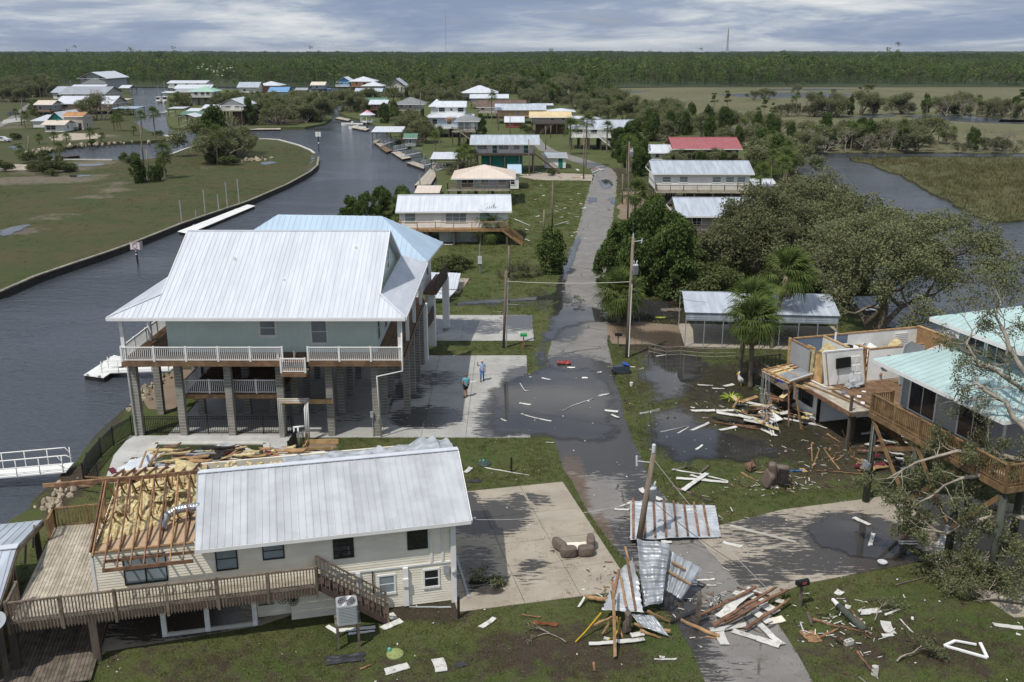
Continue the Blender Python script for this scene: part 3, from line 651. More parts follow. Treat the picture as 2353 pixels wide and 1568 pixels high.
for x in (GX0-.02,GX1+.02):
 beamo('rake_board','white_trim',hA,(x,jf,jz-.02),(x,RY_,RZ_-.0),.05,.2);beamo('rake_board','white_trim',hA,(x,jb,jz-.02),(x,RY_,RZ_-.0),.05,.2)
mb=MB();mb.box(EX0,EX1,EYF-.1,EYF+.01,EZ-.17,EZ+.02);mb.box(EX0-.08,EX0+.02,EYF,EYB,EZ-.17,EZ+.02);mb.box(EX1-.02,EX1+.08,EYF,EYB,EZ-.17,EZ+.02);mb.build('gutter','white_trim',hA)
MB().box(EX0+.03,EX1-.03,EYF+.02,wy0,EZ-.14,EZ-.1).build('soffit','white_trim',hA)
for x,y,z in ((-18.2,62.1,10.9),(-14.6,60.2,9.9),(-10.4,63.2,11.4)):beamo('roof_vent','white_trim',hA,(x,y,z-.2),(x,y,z+.12),.12)
for x,y in ((XL+.2,YF+.2),(XL+.2,62.0),(XL+.2,66.5),(XR-.2,YF+.2),(XR-.2,62.0),(XR-.2,66.5),(XR-.2,71.5)):boxo('porch_post','white_trim',hA,x-.11,x+.11,y-.11,y+.11,FZ,EZ-.14)
P=lambda x,y,z=FZ:(x,y,z)
railing(hA,[P(XL+.06,YF+.06),P(-14.35,YF+.06)],.95,'white_trim',.125,2.15,True,.11,.035,.06)
railing(hA,[P(-12.75,YF+.06),P(XR-.06,YF+.06)],.95,'white_trim',.125,2.05,True,.11,.035,.06)
railing(hA,[P(XL+.06,YF+.2),P(XL+.06,YB)],.95,'white_trim',.125,2.1,True,.11,.035,.06)
boxo('landing','deck_brown',hA,-14.35,-12.75,YF-.75,YF+.5,FZ-.75,FZ-.5)
railing(hA,[P(-14.3,YF-.7,FZ-.5),P(-12.8,YF-.7,FZ-.5)],.95,'white_trim',.125,1.5,True,.1,.035,.06)
stairs(hA,(-14.3,YF+.8,FZ-.5),(-14.9,YF+6.2,2.45),1.0,'deck_brown',rmat='white_trim')
LX0,LX1,LY0,LZ=-21.2,-14.9,58.75,2.72
for x in np.arange(LX0+.07,LX1,.145):boxo('deck_board','deck_brown',hA,x-.067,x+.067,LY0,69.5,LZ-.04,LZ)
beamo('rim_joist','lumber',hA,(LX0,LY0-.03,LZ-.18),(LX1,LY0-.03,LZ-.18),.05,.27)
railing(hA,[P(LX0+.1,LY0+.05,LZ),P(LX1-.1,LY0+.05,LZ)],.95,'white_trim',.125,1.6,True,.1,.035,.06)
railing(hA,[P(LX0+.1,LY0+.2,LZ),P(LX0+.1,69,LZ)],.95,'white_trim',.125,2,False,.1,.035,.06)
for x in (-19.5,-16.5):
 for y in (62.5,67):block_column(hA,x,y,LZ-.06,.4)
beamo('cross_beam','lumber_new',hA,(-15.0,58.1,2.42),(-11.5,58.1,2.42),.05,.3)
mb=MB()
for k in range(3):
 o=k*.11;mb.tube([(-14.95+o,57.8,.05),(-14.95+o,57.8,2.72-o),(-12.95-o,57.8,2.72-o),(-12.95-o,57.35,2.45-o),(-12.95-o,57.2,.1)],.045,6)
mb.tube([(-13.7,56.4,.1),(-13.7,56.4,1.3)],.05,6);mb.tube([(-13.45,56.4,.1),(-13.45,56.4,1.3)],.05,6);mb.beam((-13.75,56.4,1.32),(-13.1,56.6,1.32),.12,.1)
mb.build('pool_plumbing','white_trim',hA,True)
MB().tube([(XR-.05,YF-.02,EZ-.2),(XR-.05,YF-.02,4.75),(-8.5,YF+.1,4.35),(-8.45,57.95,.08)],.055,7).build('downspout','white_trim',hA,True)
MB().tube([(XL+.1,YF+.1,EZ-.2),(-24.4,58.05,4.9),(-24.35,58.0,.05)],.055,7).build('downspout','white_trim',hA,True)
boxo('meter_box','wall_grey',hA,-9.12,-8.92,57.98,58.1,1.35,1.75);boxo('meter_box','wall_grey',hA,-8.68,-8.48,57.98,58.1,1.2,1.5)
tag(MB().tube([(-9.0,58.05,.05),(-9.0,58.05,1.4)],.025,6).build('conduit','wall_grey',hA))
def gangway(loc,rz,L,w,label,mat='alu',h=.95,z1=0.0,z0=-.3):
 t=thing('gangway',label,'gangway',loc,rz)
 mb=MB();mb.slab([(0,-w/2,z0),(L,-w/2,z1),(L,w/2,z1),(0,w/2,z0)],.08);mb.build('walkway',mat,t)
 for s in (-1,1):
  r=MB();y=s*w/2;Z=lambda x:z0+(z1-z0)*x/L
  for zz in (h,h*.5):r.tube([(.1,y,Z(.1)+zz*.55)]+[(x,y,Z(x)+zz)for x in np.linspace(.4,L-.4,6)]+[(L-.05,y,Z(L)+zz*.5)],.035,6)
  n=max(3,int(L/1.3))
  for k in range(n+1):x=.15+(L-.3)*k/n;r.tube([(x,y,Z(x)),(x,y,Z(x)+h)],.03,6)
  r.build('handrail',mat,t,True)
 return t
def dock(pts,label,mat='deck_grey',z=-.28,th=.32,planks=0,group=None,cleats=True):
 """floating dock from its four deck corners in metres"""
 c=[Vector((p[0],p[1],0))for p in pts];o=sum(c,Vector())/4;t=thing('floating_dock',label,'dock',(o.x,o.y,WZ),0,group)
 q=[p-o for p in c];zt=z-WZ
 mb=MB();mb.prism([(p.x*.97,p.y*.97)for p in q],-.15,zt-.06);mb.build('float','felt',t)
 n=max(6,planks)if planks else 10;d=q[1]-q[0];e=q[2]-q[3]
 for k in range(n):
  a,b=q[0]+d*(k/n),q[0]+d*((k+.965)/n);g,h=q[3]+e*(k/n),q[3]+e*((k+.965)/n)
  MB().prism([(a.x,a.y),(b.x,b.y),(h.x,h.y),(g.x,g.y)],zt-.06,zt).build('plank',mat,t)
 if cleats:
  for s in (.2,.8):p=q[0]+d*s;boxo('cleat','alu',t,p.x-.08,p.x+.08,p.y-.08,p.y+.08,zt,zt+.12)
 return t
dock(A([(192,862),(238,868),(300,826),(262,816)],-.28),'white floating dock beside the big aqua house','white',planks=18)
g0=at(238,852,-.25);g1=at(398,846,.1);gangway((g0 .x,g0 .y,0),math.degrees(math.atan2(g1 .y-g0 .y,g1 .x-g0 .x)),(g1-g0).length,1.1,'aluminium gangway leading from the white floating dock to the bank','white',.95,.1,-.25)
g0=at(-60,1100,-.2);g1=at(160,1075,.3);gangway((g0 .x,g0 .y,0),math.degrees(math.atan2(g1 .y-g0 .y,g1 .x-g0 .x)),(g1-g0).length,1.3,'long aluminium gangway over dark water beside the swimming pool','white',1.0,.35,0)
d0=A([(408,532),(433,537),(587,473),(569,470)],-.28);dl=dock([d0[0],d0[3],d0[2],d0[1]],'long white floating dock moored at the grass lot seawall','white',planks=24)
for bx,by,ty in ((418,513,460),(451,501,484),(472,494,437),(503,486,448),(523,480,419),(550,472,411)):
 p=at(bx,by+2,-.3);tag(MB().tube([(p.x,p.y,WZ-.5),(p.x,p.y,hz(ty,p.y))],.085,8).build('mooring_pole','alu'),'tall thin grey mooring pole along the long white dock','pole','mooring poles of the long white dock')
p=at(317,606,WZ);sg=thing('channel_sign','white square waterway sign with round emblem on a dark banded post','sign',(p.x,p.y,WZ))
zt=hz(556,p.y)-WZ;zb=hz(574,p.y)-WZ;w2=.56
MB().tube([(0,0,-.5),(-.06,0,zt-.1)],.11,8).build('post','frame_dark',sg)
for zz in (zb-.22,zb-.62):MB().tube([(-.05,0,zz),(-.05,0,zz+.16)],.118,8).build('reflector_band','white_trim',sg)
pn=boxo('panel','sign_pink',sg,-w2-.09,w2-.02,-.16,-.12,zb,zt);face=boxo('face','sign_white',sg,-w2-.02,w2-.09,-.172,-.162,zb+.08,zt-.08)
boxo('side_panel','wall_grey',sg,w2+.02,w2+.07,-.1,.5,zb,zt)
rg=MB();zc=(zt+zb)/2;rg.tube([(-.07+.27*math.cos(a),-.18,zc+.27*math.sin(a))for a in np.linspace(0,2*math.pi,25)],.03,5,False);rg.build('emblem_ring','ink',sg)
def lettering(parent,body,x,y,z,size,mat='ink',rz=0.0,rx=90):
 c=bpy.data.curves.new('lettering','FONT');c.body=body;c.size=size;c.align_x='CENTER';c.extrude=.003;c.materials.append(MATS[mat])
 o=bpy.data.objects.new('lettering',c);me=bpy.data.meshes.new_from_object(o);bpy.data.objects.remove(o);me.materials.clear();me.materials.append(MATS[mat])
 o=bpy.data.objects.new('lettering',me);COL.objects.link(o);o.parent=parent;o.location=(x,y,z);o.rotation_euler=(RAD(rx),0,RAD(rz));return o
lettering(sg,'IDLE SPEED',-.07,-.178,zc+.32,.15);lettering(sg,'NO WAKE',-.07,-.178,zc-.46,.15)
p=at(733,345,WZ);mk=thing('channel_marker','small white marker board on a thin banded post at the canal bend','sign',(p.x,p.y,WZ))
MB().tube([(0,0,-.5),(0,0,4.4)],.12,8).build('post','frame_dark',mk);boxo('face','white_trim',mk,-.7,.7,-.1,-.05,3.4,4.6);boxo('side_face','white_trim',mk,.4,.45,-.05,.8,3.5,4.4);boxo('reflector_band','white_trim',mk,-.14,.14,-.14,.14,1.6,2.0)
# swimming pool, its fence and the yard between the houses
pl=thing('swimming_pool','rectangular swimming pool of murky green water with pale deck','pool',(0,0,0))
pd=A([(300,1003),(655,1003),(668,1010),(662,1055),(640,1085),(600,1110),(240,1110),(262,1048)])
pc=A([(358,1022),(612,1022),(618,1090),(318,1090)])
MB().prism(pd,.0,.06).build('pool_deck','concrete_pool',pl)
cop=MB()
for i in range(4):
 a,b=Vector(pc[i]),Vector(pc[(i+1)%4]);cop.beam((a.x,a.y,.1),(b.x,b.y,.1),.4,.09)
cop.build('coping','concrete_white',pl)
c_=Vector((sum(p[0]for p in pc)/4,sum(p[1]for p in pc)/4));inn=[Vector(p)+(c_-Vector(p)).normalized()*.12 for p in pc]
MB().poly([(p.x,p.y,.075)for p in inn]).build('water_surface','pool_water',pl)
bk=boxo('drain_cover','roof_brown',pl,*(lambda q:(q.x-.2,q.x+.2,q.y-.15,q.y+.15))(at(308,1056)),.06,.075)
def picket_fence(label,pts,h=1.25,post=2.2,bend=None):
 t=thing('picket_fence',label,'fence',(0,0,0));f=MB()
 for a,b in zip(pts[:-1],pts[1:]):
  a=Vector((*a,0));b=Vector((*b,0));L=(b-a).length;d=(b-a)/L;z=Vector((0,0,1))
  for zz in (.12,h-.18,h-.02):f.beam(a+z*zz,b+z*zz,.035,.035)
  for k in range(int(L/.115)+1):p=a+d*(k*.115);f.beam(p+z*.08,p+z*(h-.02),.028)
  n=max(1,round(L/post))
  for k in range(n+1):p=a+d*(L*k/n);beamo('post','black_metal',t,p,p+z*(h+.08),.06)
 f.build('picket_panel','black_metal',t);return t
picket_fence('black metal picket fence round the swimming pool',A([(196,1115),(228,1115)]))
picket_fence('black metal picket fence beside the canal bank, running along the pool',A([(194,1112),(205,1088),(234,1052),(262,1025),(304,1000)]))
picket_fence('black metal picket fence between the pool and the block columns',A([(304,998),(420,998),(540,998),(672,998)]))
pfb=picket_fence('short bent end of black picket fence by the white pool pipes',A([(676,1002),(682,1030),(664,1060)]));
# cream house with the torn-off roof
random.seed(5)
hB=thing('cream_house','cream lap-sided house with half its metal roof torn off','house',(B_O[0],B_O[1],0),B_R)
BW,BD,BF=14.95,8.4,2.2
WT=4.3
mb=MB()
lap_wall(mb,(-BW,0),(0,0),BF-.15,WT,lap=.125,out=(0,-1));lap_wall(mb,(-7.2,.02),(0,.02),.05,BF-.16,lap=.125,out=(0,-1))
lap_wall(mb,(0,0.005),(0,BD),.05,WT,lap=.125,out=(1,0));lap_wall(mb,(-BW,0.005),(-BW,BD),BF-.15,WT,lap=.125,out=(-1,0));lap_wall(mb,(-BW,BD),(0,BD),.05,WT,lap=.125,out=(0,1))
mb.build('siding_wall','cream',hB)
for x in (-BW-.02,.03):boxo('corner_trim','white_trim',hB,x-.06,x+.06,-.05,.07,BF-.15 if x<-1 else .05,WT)
for x in (-.48,-.98):boxo('pipe_chase','white_trim',hB,x-.05,x+.05,-.06,-.02,BF-.1,WT)
boxo('band_board','white_trim',hB,-7.2,0,-.045,-.022,BF-.2,BF-.12)
gd='glass'
for x0,x1,z0,z1,nx,ny in ((-1.98,-1.17,2.91,3.95,3,4),(-5.2,-4.41,2.88,3.94,3,4),(-10.09,-9.29,2.93,3.88,1,2),(-8.16,-7.35,3.2,3.9,1,2)):
 window(hB,(x0,-.022),(1,0),z0,x1-x0,z1-z0,'frame_dark','glass_blind' if nx==1 else 'glass',.05,nx,ny)
window(hB,(-13.76,-.022),(1,0),2.75,.78,1.2,'frame_dark','glass_blind',.05,1,2);window(hB,(-12.93,-.022),(1,0),2.75,.78,1.2,'frame_dark','glass_blind',.05,1,2)
window(hB,(-3.32,-.002),(1,0),.85,.64,.82,'white_trim','glass_blind',.08,1,2);window(hB,(-1.3,-.002),(1,0),.9,.6,.8,'white_trim','glass',.08,1,2)
boxo('downspout','white_trim',hB,-2.28,-2.05,-.13,-.03,.1,BF-.2);boxo('downspout','white_trim',hB,-.12,.12,-.16,-.06,.0,4.1);boxo('downspout','white_trim',hB,-4.35,-4.15,-.09,-.03,.1,BF-.2)
boxo('meter_box','white_trim',hB,-2.3,-2.05,-.2,-.132,1.1,1.5);boxo('meter_box','galv_dull',hB,-.45,-.2,-.14,-.05,1.45,1.9);obj('meter_dial',MB().lathe([(.1,0),(.11,.06),(.07,.1)],12).mesh('meter_dial','porcelain',True),hB,(-.02,-.17,1.6),(RAD(90),0,0))
MB().tube([(-3.6,-.05,.9),(-3.62,-.06,1.6),(-3.6,-.05,BF-.2)],.03,6).build('cable','wire',hB)
RY,RZ,EY=4.1,5.62,-.55;EZ_=4.2
roof_plane(hB,[(-10.85,EY,EZ_),(.75,EY,EZ_),(.98,RY,RZ),(-10.95,RY,RZ)],.305,'roof_flecked',.028,True,ribw=.05)
MB().beam((-10.95,RY,RZ+.07),(1.0,RY,RZ+.07),.34,.04).build('ridge_cap','roof_white',hB)
beamo('fascia','white_trim',hB,(-10.86,EY-.02,EZ_-.05),(.75,EY-.02,EZ_-.05),.04,.17);beamo('rake_board','white_trim',hB,(.79,EY,EZ_-.04),(1.01,RY,RZ-.02),.04,.18);beamo('torn_roof_edge','roof_grey',hB,(-10.86,EY,EZ_-.06),(-10.96,RY,RZ-.03),.03,.2)
mb=MB();mb.slab([(-10.84,EY,EZ_-.08),(.74,EY,EZ_-.08),(.74,0,EZ_+.05),(-10.84,0,EZ_+.05)],.02);mb.build('soffit','white_trim',hB)
gr=MB();nx,ny=60,8
def bk_pt(i,j):
 x=-7.2+8.1*i/nx;t=j/ny;y=RY+.1+2.4*t;curl=max(0,(i/nx-.7))*2.4*(1.4 if i/nx<.93 else .6)
 z=RZ-.10-.5*t+curl*t*.55+.03*math.sin(i*1.3)+.10*noise.noise(Vector((i*.25,j*.6,2)))*(.5+1.5*t);return (x+.25*noise.noise(Vector((i*.2,j*.4,9)))*t,y,z)
for i in range(nx+1):
 for j in range(ny+1):gr.v.append(bk_pt(i,j))
for i in range(nx):
 for j in range(ny):a=i*(ny+1)+j;gr.f.append((a,a+ny+1,a+ny+2,a+1))
bp=gr.build('buckled_roof_sheet','galv',hB);bp['label']='buckled back slope of the metal roof curling up'
mb=MB();lap_wall(mb,(-BW,RY*2),(-BW,0),WT,WT+.02,lap=.1);
MB().box(-BW+.02,-10.95,.02,BD-.1,WT-.12,WT-.06).build('ceiling_sheet','plywood',hB)
for i in range(0,9):
 x=-BW+.08+i*.51;
 if x>-10.95:break
 tr=MB();t=.09 if i else .1
 tail=-1.0 if i>0 else -.3
 f=lambda y:EZ_+(RZ-EZ_)*(y-EY)/(RY-EY)
 tr.beam((x,tail,f(tail)),(x,RY,RZ),.05,.12);tr.beam((x,RY,RZ),(x,2*RY+.3,f(-.3)),.05,.12)
 tr.beam((x,.02,WT+.0),(x,2*RY,WT+.0),.05,.1)
 for ya,yb in ((2.0,2.6),(2.6,RY),(RY,5.4),(5.4,6.2)):
  za=WT if ya in (2.6,5.4)else f(ya)if ya<=RY else f(2*RY-ya);zb=WT if yb in (2.6,5.4)else (f(yb)if yb<=RY else f(2*RY-yb));tr.beam((x,ya,za),(x,yb,zb),.045,.09)
 tr.build('truss','lumber_red' if i%3 else 'lumber',hB)
beamo('ridge_beam','lumber_red',hB,(-17.0,RY+.05,RZ+.02),(-10.9,RY+.05,RZ+.05),.06,.18);beamo('ridge_board','lumber',hB,(-17.6,RY+.5,RZ-.12),(-14.0,RY+.35,RZ-.05),.06,.16)
beamo('fascia_board','lumber_red',hB,(-14.4,-1.02,4.0),(-10.9,-1.02,4.0),.05,.16);beamo('fascia_board','lumber_red',hB,(-14.4,-.55,4.16),(-10.9,-.55,4.16),.05,.12)
beamo('sill_plate','lumber',hB,(-BW,.0,WT+.01),(-10.95,.0,WT+.01),.12,.06);beamo('gable_stud_wall','lumber_red',hB,(-BW-.03,0,WT+.05),(-BW-.03,RY,RZ-.05),.06,.22)
for k in range(7):y=.6+k*.52;beamo('gable_stud','lumber',hB,(-BW-.02,y,WT),(-BW-.02,y,WT+(RZ-EZ_)*(y+.4)/(RY+.4)-.1),.09,.05)
ins=MB();nx,ny=44,46
def in_pt(i,j):
 u,v=i/nx,j/ny;x=-BW+.12+3.9*u;y=.75+2.3*u+(BD-1.15-2.3*u)*v
 e=min(v*5,(1-v)*5,u*9,(1-u)*7,1);e=max(e,0)
 h=.16+.26*max(0,noise.noise(Vector((i*.13,j*.13,4.))))+.16*noise.noise(Vector((i*.33,j*.33,1.)))+.12*noise.noise(Vector((i*.9,j*.9,7.)))+.05*noise.noise(Vector((i*2.1,j*2.1,3.)));return (x,y,WT-.04+max(0,h)*e**.5)
for i in range(nx+1):
 for j in range(ny+1):ins.v.append(in_pt(i,j))
for i in range(nx):
 for j in range(ny):a=i*(ny+1)+j;ins.f.append((a,a+ny+1,a+ny+2,a+1))
io=ins.build('insulation','insulation',hB);io['label']='torn yellow fibreglass insulation over the ceiling'
R_=random.Random(3)
for k in range(16):
 x,y=R_.uniform(-BW+.3,-11.3),R_.uniform(3.2,7.6);s=R_.uniform(.2,.5)
 b=MB();b.lathe([(math.sin(math.pi*q/7)+.001,-math.cos(math.pi*q/7))for q in range(8)],9);b.v=[(v[0]*s*1.5*(1+.7*noise.noise(Vector(v)*2.2+Vector((k,0,0)))),v[1]*s*(1+.7*noise.noise(Vector(v)*2.2+Vector((0,k,0)))),v[2]*s*.3+.06*noise.noise(Vector(v)*3+Vector((k,k,0))))for v in b.v]
 o=b.build('insulation_batt','insulation',hB);o.location=(x,y,WT+.2+R_.uniform(0,.2));o.rotation_euler=(R_.uniform(-.5,.5),R_.uniform(-.5,.5),R_.uniform(0,3))
dk=[(-10.8,2.1,WT+.62),(-11.3,2.15,WT+.6),(-11.8,2.1,WT+.58),(-12.15,1.9,WT+.45),(-12.3,1.6,WT+.25),(-12.3,1.35,WT+.08)]
rp=[];
for a,b in zip(dk[:-1],dk[1:]):
 for t in np.linspace(0,1,9)[:-1]:rp.append(Vector(a).lerp(Vector(b),t))
MB().tube(rp,[.17+.018*(k%2)for k in range(len(rp))],12).build('air_duct','foil',hB,False)
def deck_boards(parent,x0,x1,y0,y1,z,mat,along='y',w=.14,seg=3.6,th=.04):
 r=random.Random(int(abs(x0*100)));k=x0 if along=='y' else y0;end=x1 if along=='y' else y1
 while k+w*.5<end:
  s0,s1=(y0,y1)if along=='y' else (x0,x1);p=s0-r.uniform(0,seg)
  while p<s1:
   a,b=max(p,s0),min(p+seg,s1)-.006
   if b-a>.1:
    if along=='y':boxo('deck_board',mat,parent,k+.009,min(k+w,end)-.009,a,b,z-th,z+r.uniform(-.004,.004))
    else :boxo('deck_board',mat,parent,a,b,k+.009,min(k+w,end)-.009,z-th,z+r.uniform(-.004,.004))
   p+=seg
  k+=w
deck_boards(hB,-18.05,-BW-.09,-1.2,7.2,BF,'deck_grey','y',.145)
deck_boards(hB,-BW-.08,-6.0,-1.2,-.05,BF,'deck_grey','x',.145)
mb=MB()
for x in np.arange(-17.9,-6,.6):mb.box(x-.025,x+.025,-1.15,7.1 if x<-15.1 else -.06,BF-.28,BF-.045)
mb.box(-18.08,-6.0,-1.26,-1.21,BF-.3,BF-.02);mb.box(-18.1,-18.05,-1.2,7.2,BF-.3,BF-.02);mb.build('deck_frame','deck_dark',hB)
railing(hB,[(-18.05,-1.24,BF),(-6.05,-1.24,BF)],1.0,'rail_brown',.128,1.9,True,.11,.045,.06,bottom=True,drop=.45,balz=-.38)
railing(hB,[(-18.0,5.9,BF),(-18.0,7.15,BF),(-15.1,7.15,BF)],1.0,'rail_gold',.16,1.5,True,.11,.045,.06)
railing(hB,[(-18.02,-1.2,BF),(-18.02,.3,BF)],1.0,'rail_brown',.128,1.4,True,.11,.045,.06)
for x,y in ((-18.0,-1.1),(-15.0,-1.1),(-18,3),(-18,7),(-15.1,3.2),(-15.1,7)):beamo('pile','pile',hB,(x,y,-.6),(x,y,BF-.28),.3)
for x in (-12.5,-10.73,-8.75):boxo('white_post','white_trim',hB,x-.1,x+.1,-.05,.15,0,BF-.15)
for x0,x1 in ((-12.4,-10.83),(-10.63,-8.85)):boxo('sill_beam','concrete_white',hB,x0,x1,-.05,.1,0,.14)
mb=MB();lap_wall(mb,(-8.65,.5),(-7.2,.5),.1,BF-.2,lap=.16,out=(0,-1));lap_wall(mb,(-7.2,0),(-7.2,.5),.1,BF-.2,lap=.16,out=(-1,0));mb.build('alcove_wall','cream',hB)
mb=MB();lap_wall(mb,(-15,5.0),(-8.6,5.0),0,BF-.2,lap=.2,out=(0,-1));mb.build('undercroft_wall','wall_brown',hB)
sheet('undercroft_floor',[tuple((Matrix.Rotation(RAD(B_R),2)@Vector(q)+Vector(B_O)))for q in ((-15,-.6),(-8.6,-.1),(-7.2,.45),(-7.2,8),(-15,8))],.02,'concrete_tan',step=.6,paintd={'wet':[(400,1420,200,60,.7)],'dirt':[]})
stairs(hB,(-6.0,-.7,BF),(-3.1,-.7,.05),.95,'deck_dark',rmat='rail_brown',objs=True)
wk=thing('boardwalk','weathered low boardwalk under the raised deck','boardwalk',(B_O[0],B_O[1],0),B_R)
for k in range(24):x=-18.6+k*.15;boxo('plank','wood_old',wk,x,x+.135,-2.6+.25*noise.noise(Vector((k,0,0))),3.5,.1,.15)
tp=thing('crab_trap','square wire crab trap hung in the alcove under the deck','trap',(B_O[0],B_O[1],0),B_R)
mb=MB()
for k in range(9):z=.75+k*.09;mb.beam((-8.55,.38,z),(-7.95,.38,z),.012);x=-8.55+k*.075;mb.beam((x,.38,.75),(x,.38,1.47),.012)
mb.box(-8.58,-7.92,.36,.4,.72,.75);mb.build('wire_mesh','black_metal',tp)
for q,(x,r)in enumerate(((-7.55,.34),(-7.08,.26))):
 fn=thing('wire_basket',('larger' if q==0 else 'smaller')+' oval wire basket hung in the alcove under the deck','basket',(B_O[0],B_O[1],0),B_R);mb=MB();y=.32 if q==0 else -.1
 for s in (1,.66,.33):mb.tube([(x+r*s*.8*math.cos(a),y,1.1+r*s*1.2*math.sin(a))for a in np.linspace(0,2*math.pi,17)],.014,4,False)
 for a in np.linspace(0,math.pi,7)[:-1]:mb.beam((x-r*.8*math.cos(a),y,1.1-r*1.2*math.sin(a)),(x+r*.8*math.cos(a),y,1.1+r*1.2*math.sin(a)),.014)
 mb.build('wire_mesh','black_metal',fn)
ac=thing('air_conditioner','grey air conditioner on a wooden stand by the deck stair','air conditioner',(B_O[0],B_O[1],0),B_R)
ax0,ax1,ay0,ay1,az=-5.32,-4.45,-2.6,-1.75,1.15
for x in (ax0,ax1-.02):
 for y in (ay0,ay1):beamo('stand_leg','wood_old',ac,(x,y,-.1),(x,y,az-.1),.1)
for k in range(5):boxo('stand_plank','wood_old',ac,ax0-.1,ax1+.1,ay0+.18*k-.02,ay0+.18*k+.14,az-.1,az-.04)
mb=MB();n=4;R0=.1
prof=[]
for cx,cy,a0 in ((ax1-R0,ay0+R0,-90),(ax1-R0,ay1-R0,0),(ax0+R0,ay1-R0,90),(ax0+R0,ay0+R0,180)):
 for k in range(5):a=RAD(a0+90*k/4);prof.append((cx+R0*math.cos(a),cy+R0*math.sin(a)))
cc=((ax0+ax1)/2,(ay0+ay1)/2)
ins_=lambda s:[(cc[0]+(x-cc[0])*s,cc[1]+(y-cc[1])*s)for x,y in prof]
mb.prism(ins_(.96),az-.04,az+.8);mb.prism(prof,az-.04,az+.05);mb.prism(prof,az+.74,az+.82)
for k in range(9):z=az+.1+k*.07;mb.prism(ins_(1.0),z,z+.03)
mb.build('casing','wall_grey',ac)
mb=MB()
for s in (.36,.28,.2,.12):mb.tube([(cc[0]+s*math.cos(a),cc[1]+s*math.sin(a),az+.845)for a in np.linspace(0,2*math.pi,21)],.012,4,False)
for k in range(6):a=math.pi*k/6;mb.beam((cc[0]-.37*math.cos(a),cc[1]-.37*math.sin(a),az+.84),(cc[0]+.37*math.cos(a),cc[1]+.37*math.sin(a),az+.84),.012)
mb.build('fan_grille','alu',ac);MB().lathe([(.37,0),(.37,.012)],20,(cc[0],cc[1],az+.82)).build('fan_well','felt',ac)
c=Matrix.Rotation(RAD(B_R),3,'Z')@Vector((-18.35,-1.5,0))+Vector((*B_O,0))
ds=thing('satellite_dish','grey satellite dish on the corner post of the deck','dish',(c.x,c.y,0),0)
MB().tube([(0,0,-.1),(.02,0,2.4)],.14,8).build('post','pile',ds);dm=MB().lathe([(.02,0),(.2,.02),(.36,.07),(.46,.14),(.44,.15),(.2,.05),(.02,.03)],24).build('reflector','roof_grey',ds,True);dm.location=(0,-.1,2.55);dm.rotation_euler=(RAD(35),RAD(-8),0);dm.scale=(1.05,.95,1)
MB().tube([(0,-.05,2.6),(.05,-.3,3.0)],.02,5).build('feed_arm','alu',ds)
sd=thing('boat_shed','low shed with two-pitched blue-grey metal roof beside the deck','shed',(B_O[0],B_O[1],0),B_R)
roof_plane(sd,[(-25,-2.8,2.35),(-18.45,-2.6,2.35),(-18.45,2.6,3.6),(-25,2.6,3.6)],.36,'roof_bluegrey',.03,True)
roof_plane(sd,[(-18.45,6.9,2.7),(-25,6.9,2.7),(-25,2.6,3.6),(-18.45,2.6,3.6)],.36,'roof_bluegrey',.03,True)
beamo('ridge_cap','roof_white',sd,(-25,2.6,3.68),(-18.4,2.6,3.68),.4,.04)
for a,b in (((-18.42,-2.6,2.25),(-18.42,2.6,3.48)),((-18.42,2.6,3.48),(-18.42,6.9,2.6))):beamo('rake_board','wood_old',sd,a,b,.06,.22)
for x in (-24.5,-18.7):
 for y in (-2.3,2.4,6.5):beamo('pile','pile',sd,(x,y,-.8),(x,y,2.35 if y!=2.4 else 3.3),.22)
for y in (-1.2,1.2,3.5,5):beamo('brace','wood_old',sd,(-18.5,y,2.3),(-18.45,y+.5,3.2),.08)
# wrecked house with no roof
random.seed(8)
hC=thing('wrecked_house','wrecked white house with roof gone and rooms open to the sky','house',(19.3,61.4,0),-74)
CF=2.6
deck_boards(hC,-.1,5.9,0,1.7,CF,'deck_grey','x',.16,2.4);deck_boards(hC,1.25,5.9,1.7,6.2,CF,'deck_brown','x',.16,2.4)
beamo('rim_joist','lumber_red',hC,(-.1,-.03,CF-.16),(5.95,-.03,CF-.16),.05,.26);beamo('rim_joist','wood_old',hC,(5.95,0,CF-.16),(5.95,6.2,CF-.16),.05,.26)
mb=MB()
for x in np.arange(.2,5.9,.6):mb.box(x-.03,x+.03,.05,6.1,CF-.28,CF-.045)
mb.build('joists','deck_dark',hC)
for x,y in ((4.4,1.35),(5.7,.12),(5.6,4.5),(3.0,5.0),(-1.8,9)):beamo('pile','pile',hC,(x,y,-.3),(x,y,CF-.2 if x!=5.7 else CF+1.0),.24 if x!=5.7 else .14)
MB().box(-2.5,1.25,.45,11.2,CF-.22,CF-.0).build('floor','plywood',hC)
mb=MB();lap_wall(mb,(-1.9,.95),(1.2,.95),.05,CF-.22,lap=.22,out=(0,-1));lap_wall(mb,(1.2,.95),(1.2,6.5),.05,CF-.22,lap=.22,out=(1,0));lap_wall(mb,(-1.9,.95),(-1.9,6.5),.05,CF-.22,lap=.22,out=(-1,0));mb.build('lower_wall','white',hC)
boxo('corner_post','black_metal',hC,1.1,1.28,.85,1.02,0,CF-.2)
window(hC,(-.75,.94),(1,0),.95,.85,.75,'frame_dark','glass',.1,1,2);boxo('shutter','frame_dark',hC,-1.2,-.9,.88,.925,.85,1.8);boxo('shutter','frame_dark',hC,.25,.5,.88,.925,.85,1.8)
obj('meter_dial',MB().lathe([(.09,0),(.1,.06),(.06,.1)],12).mesh('meter_dial','felt',True),hC,(-1.45,.9,1.7),(RAD(90),0,0));boxo('meter_box','wall_grey',hC,-1.6,-1.3,.86,.92,1.5,2.1)
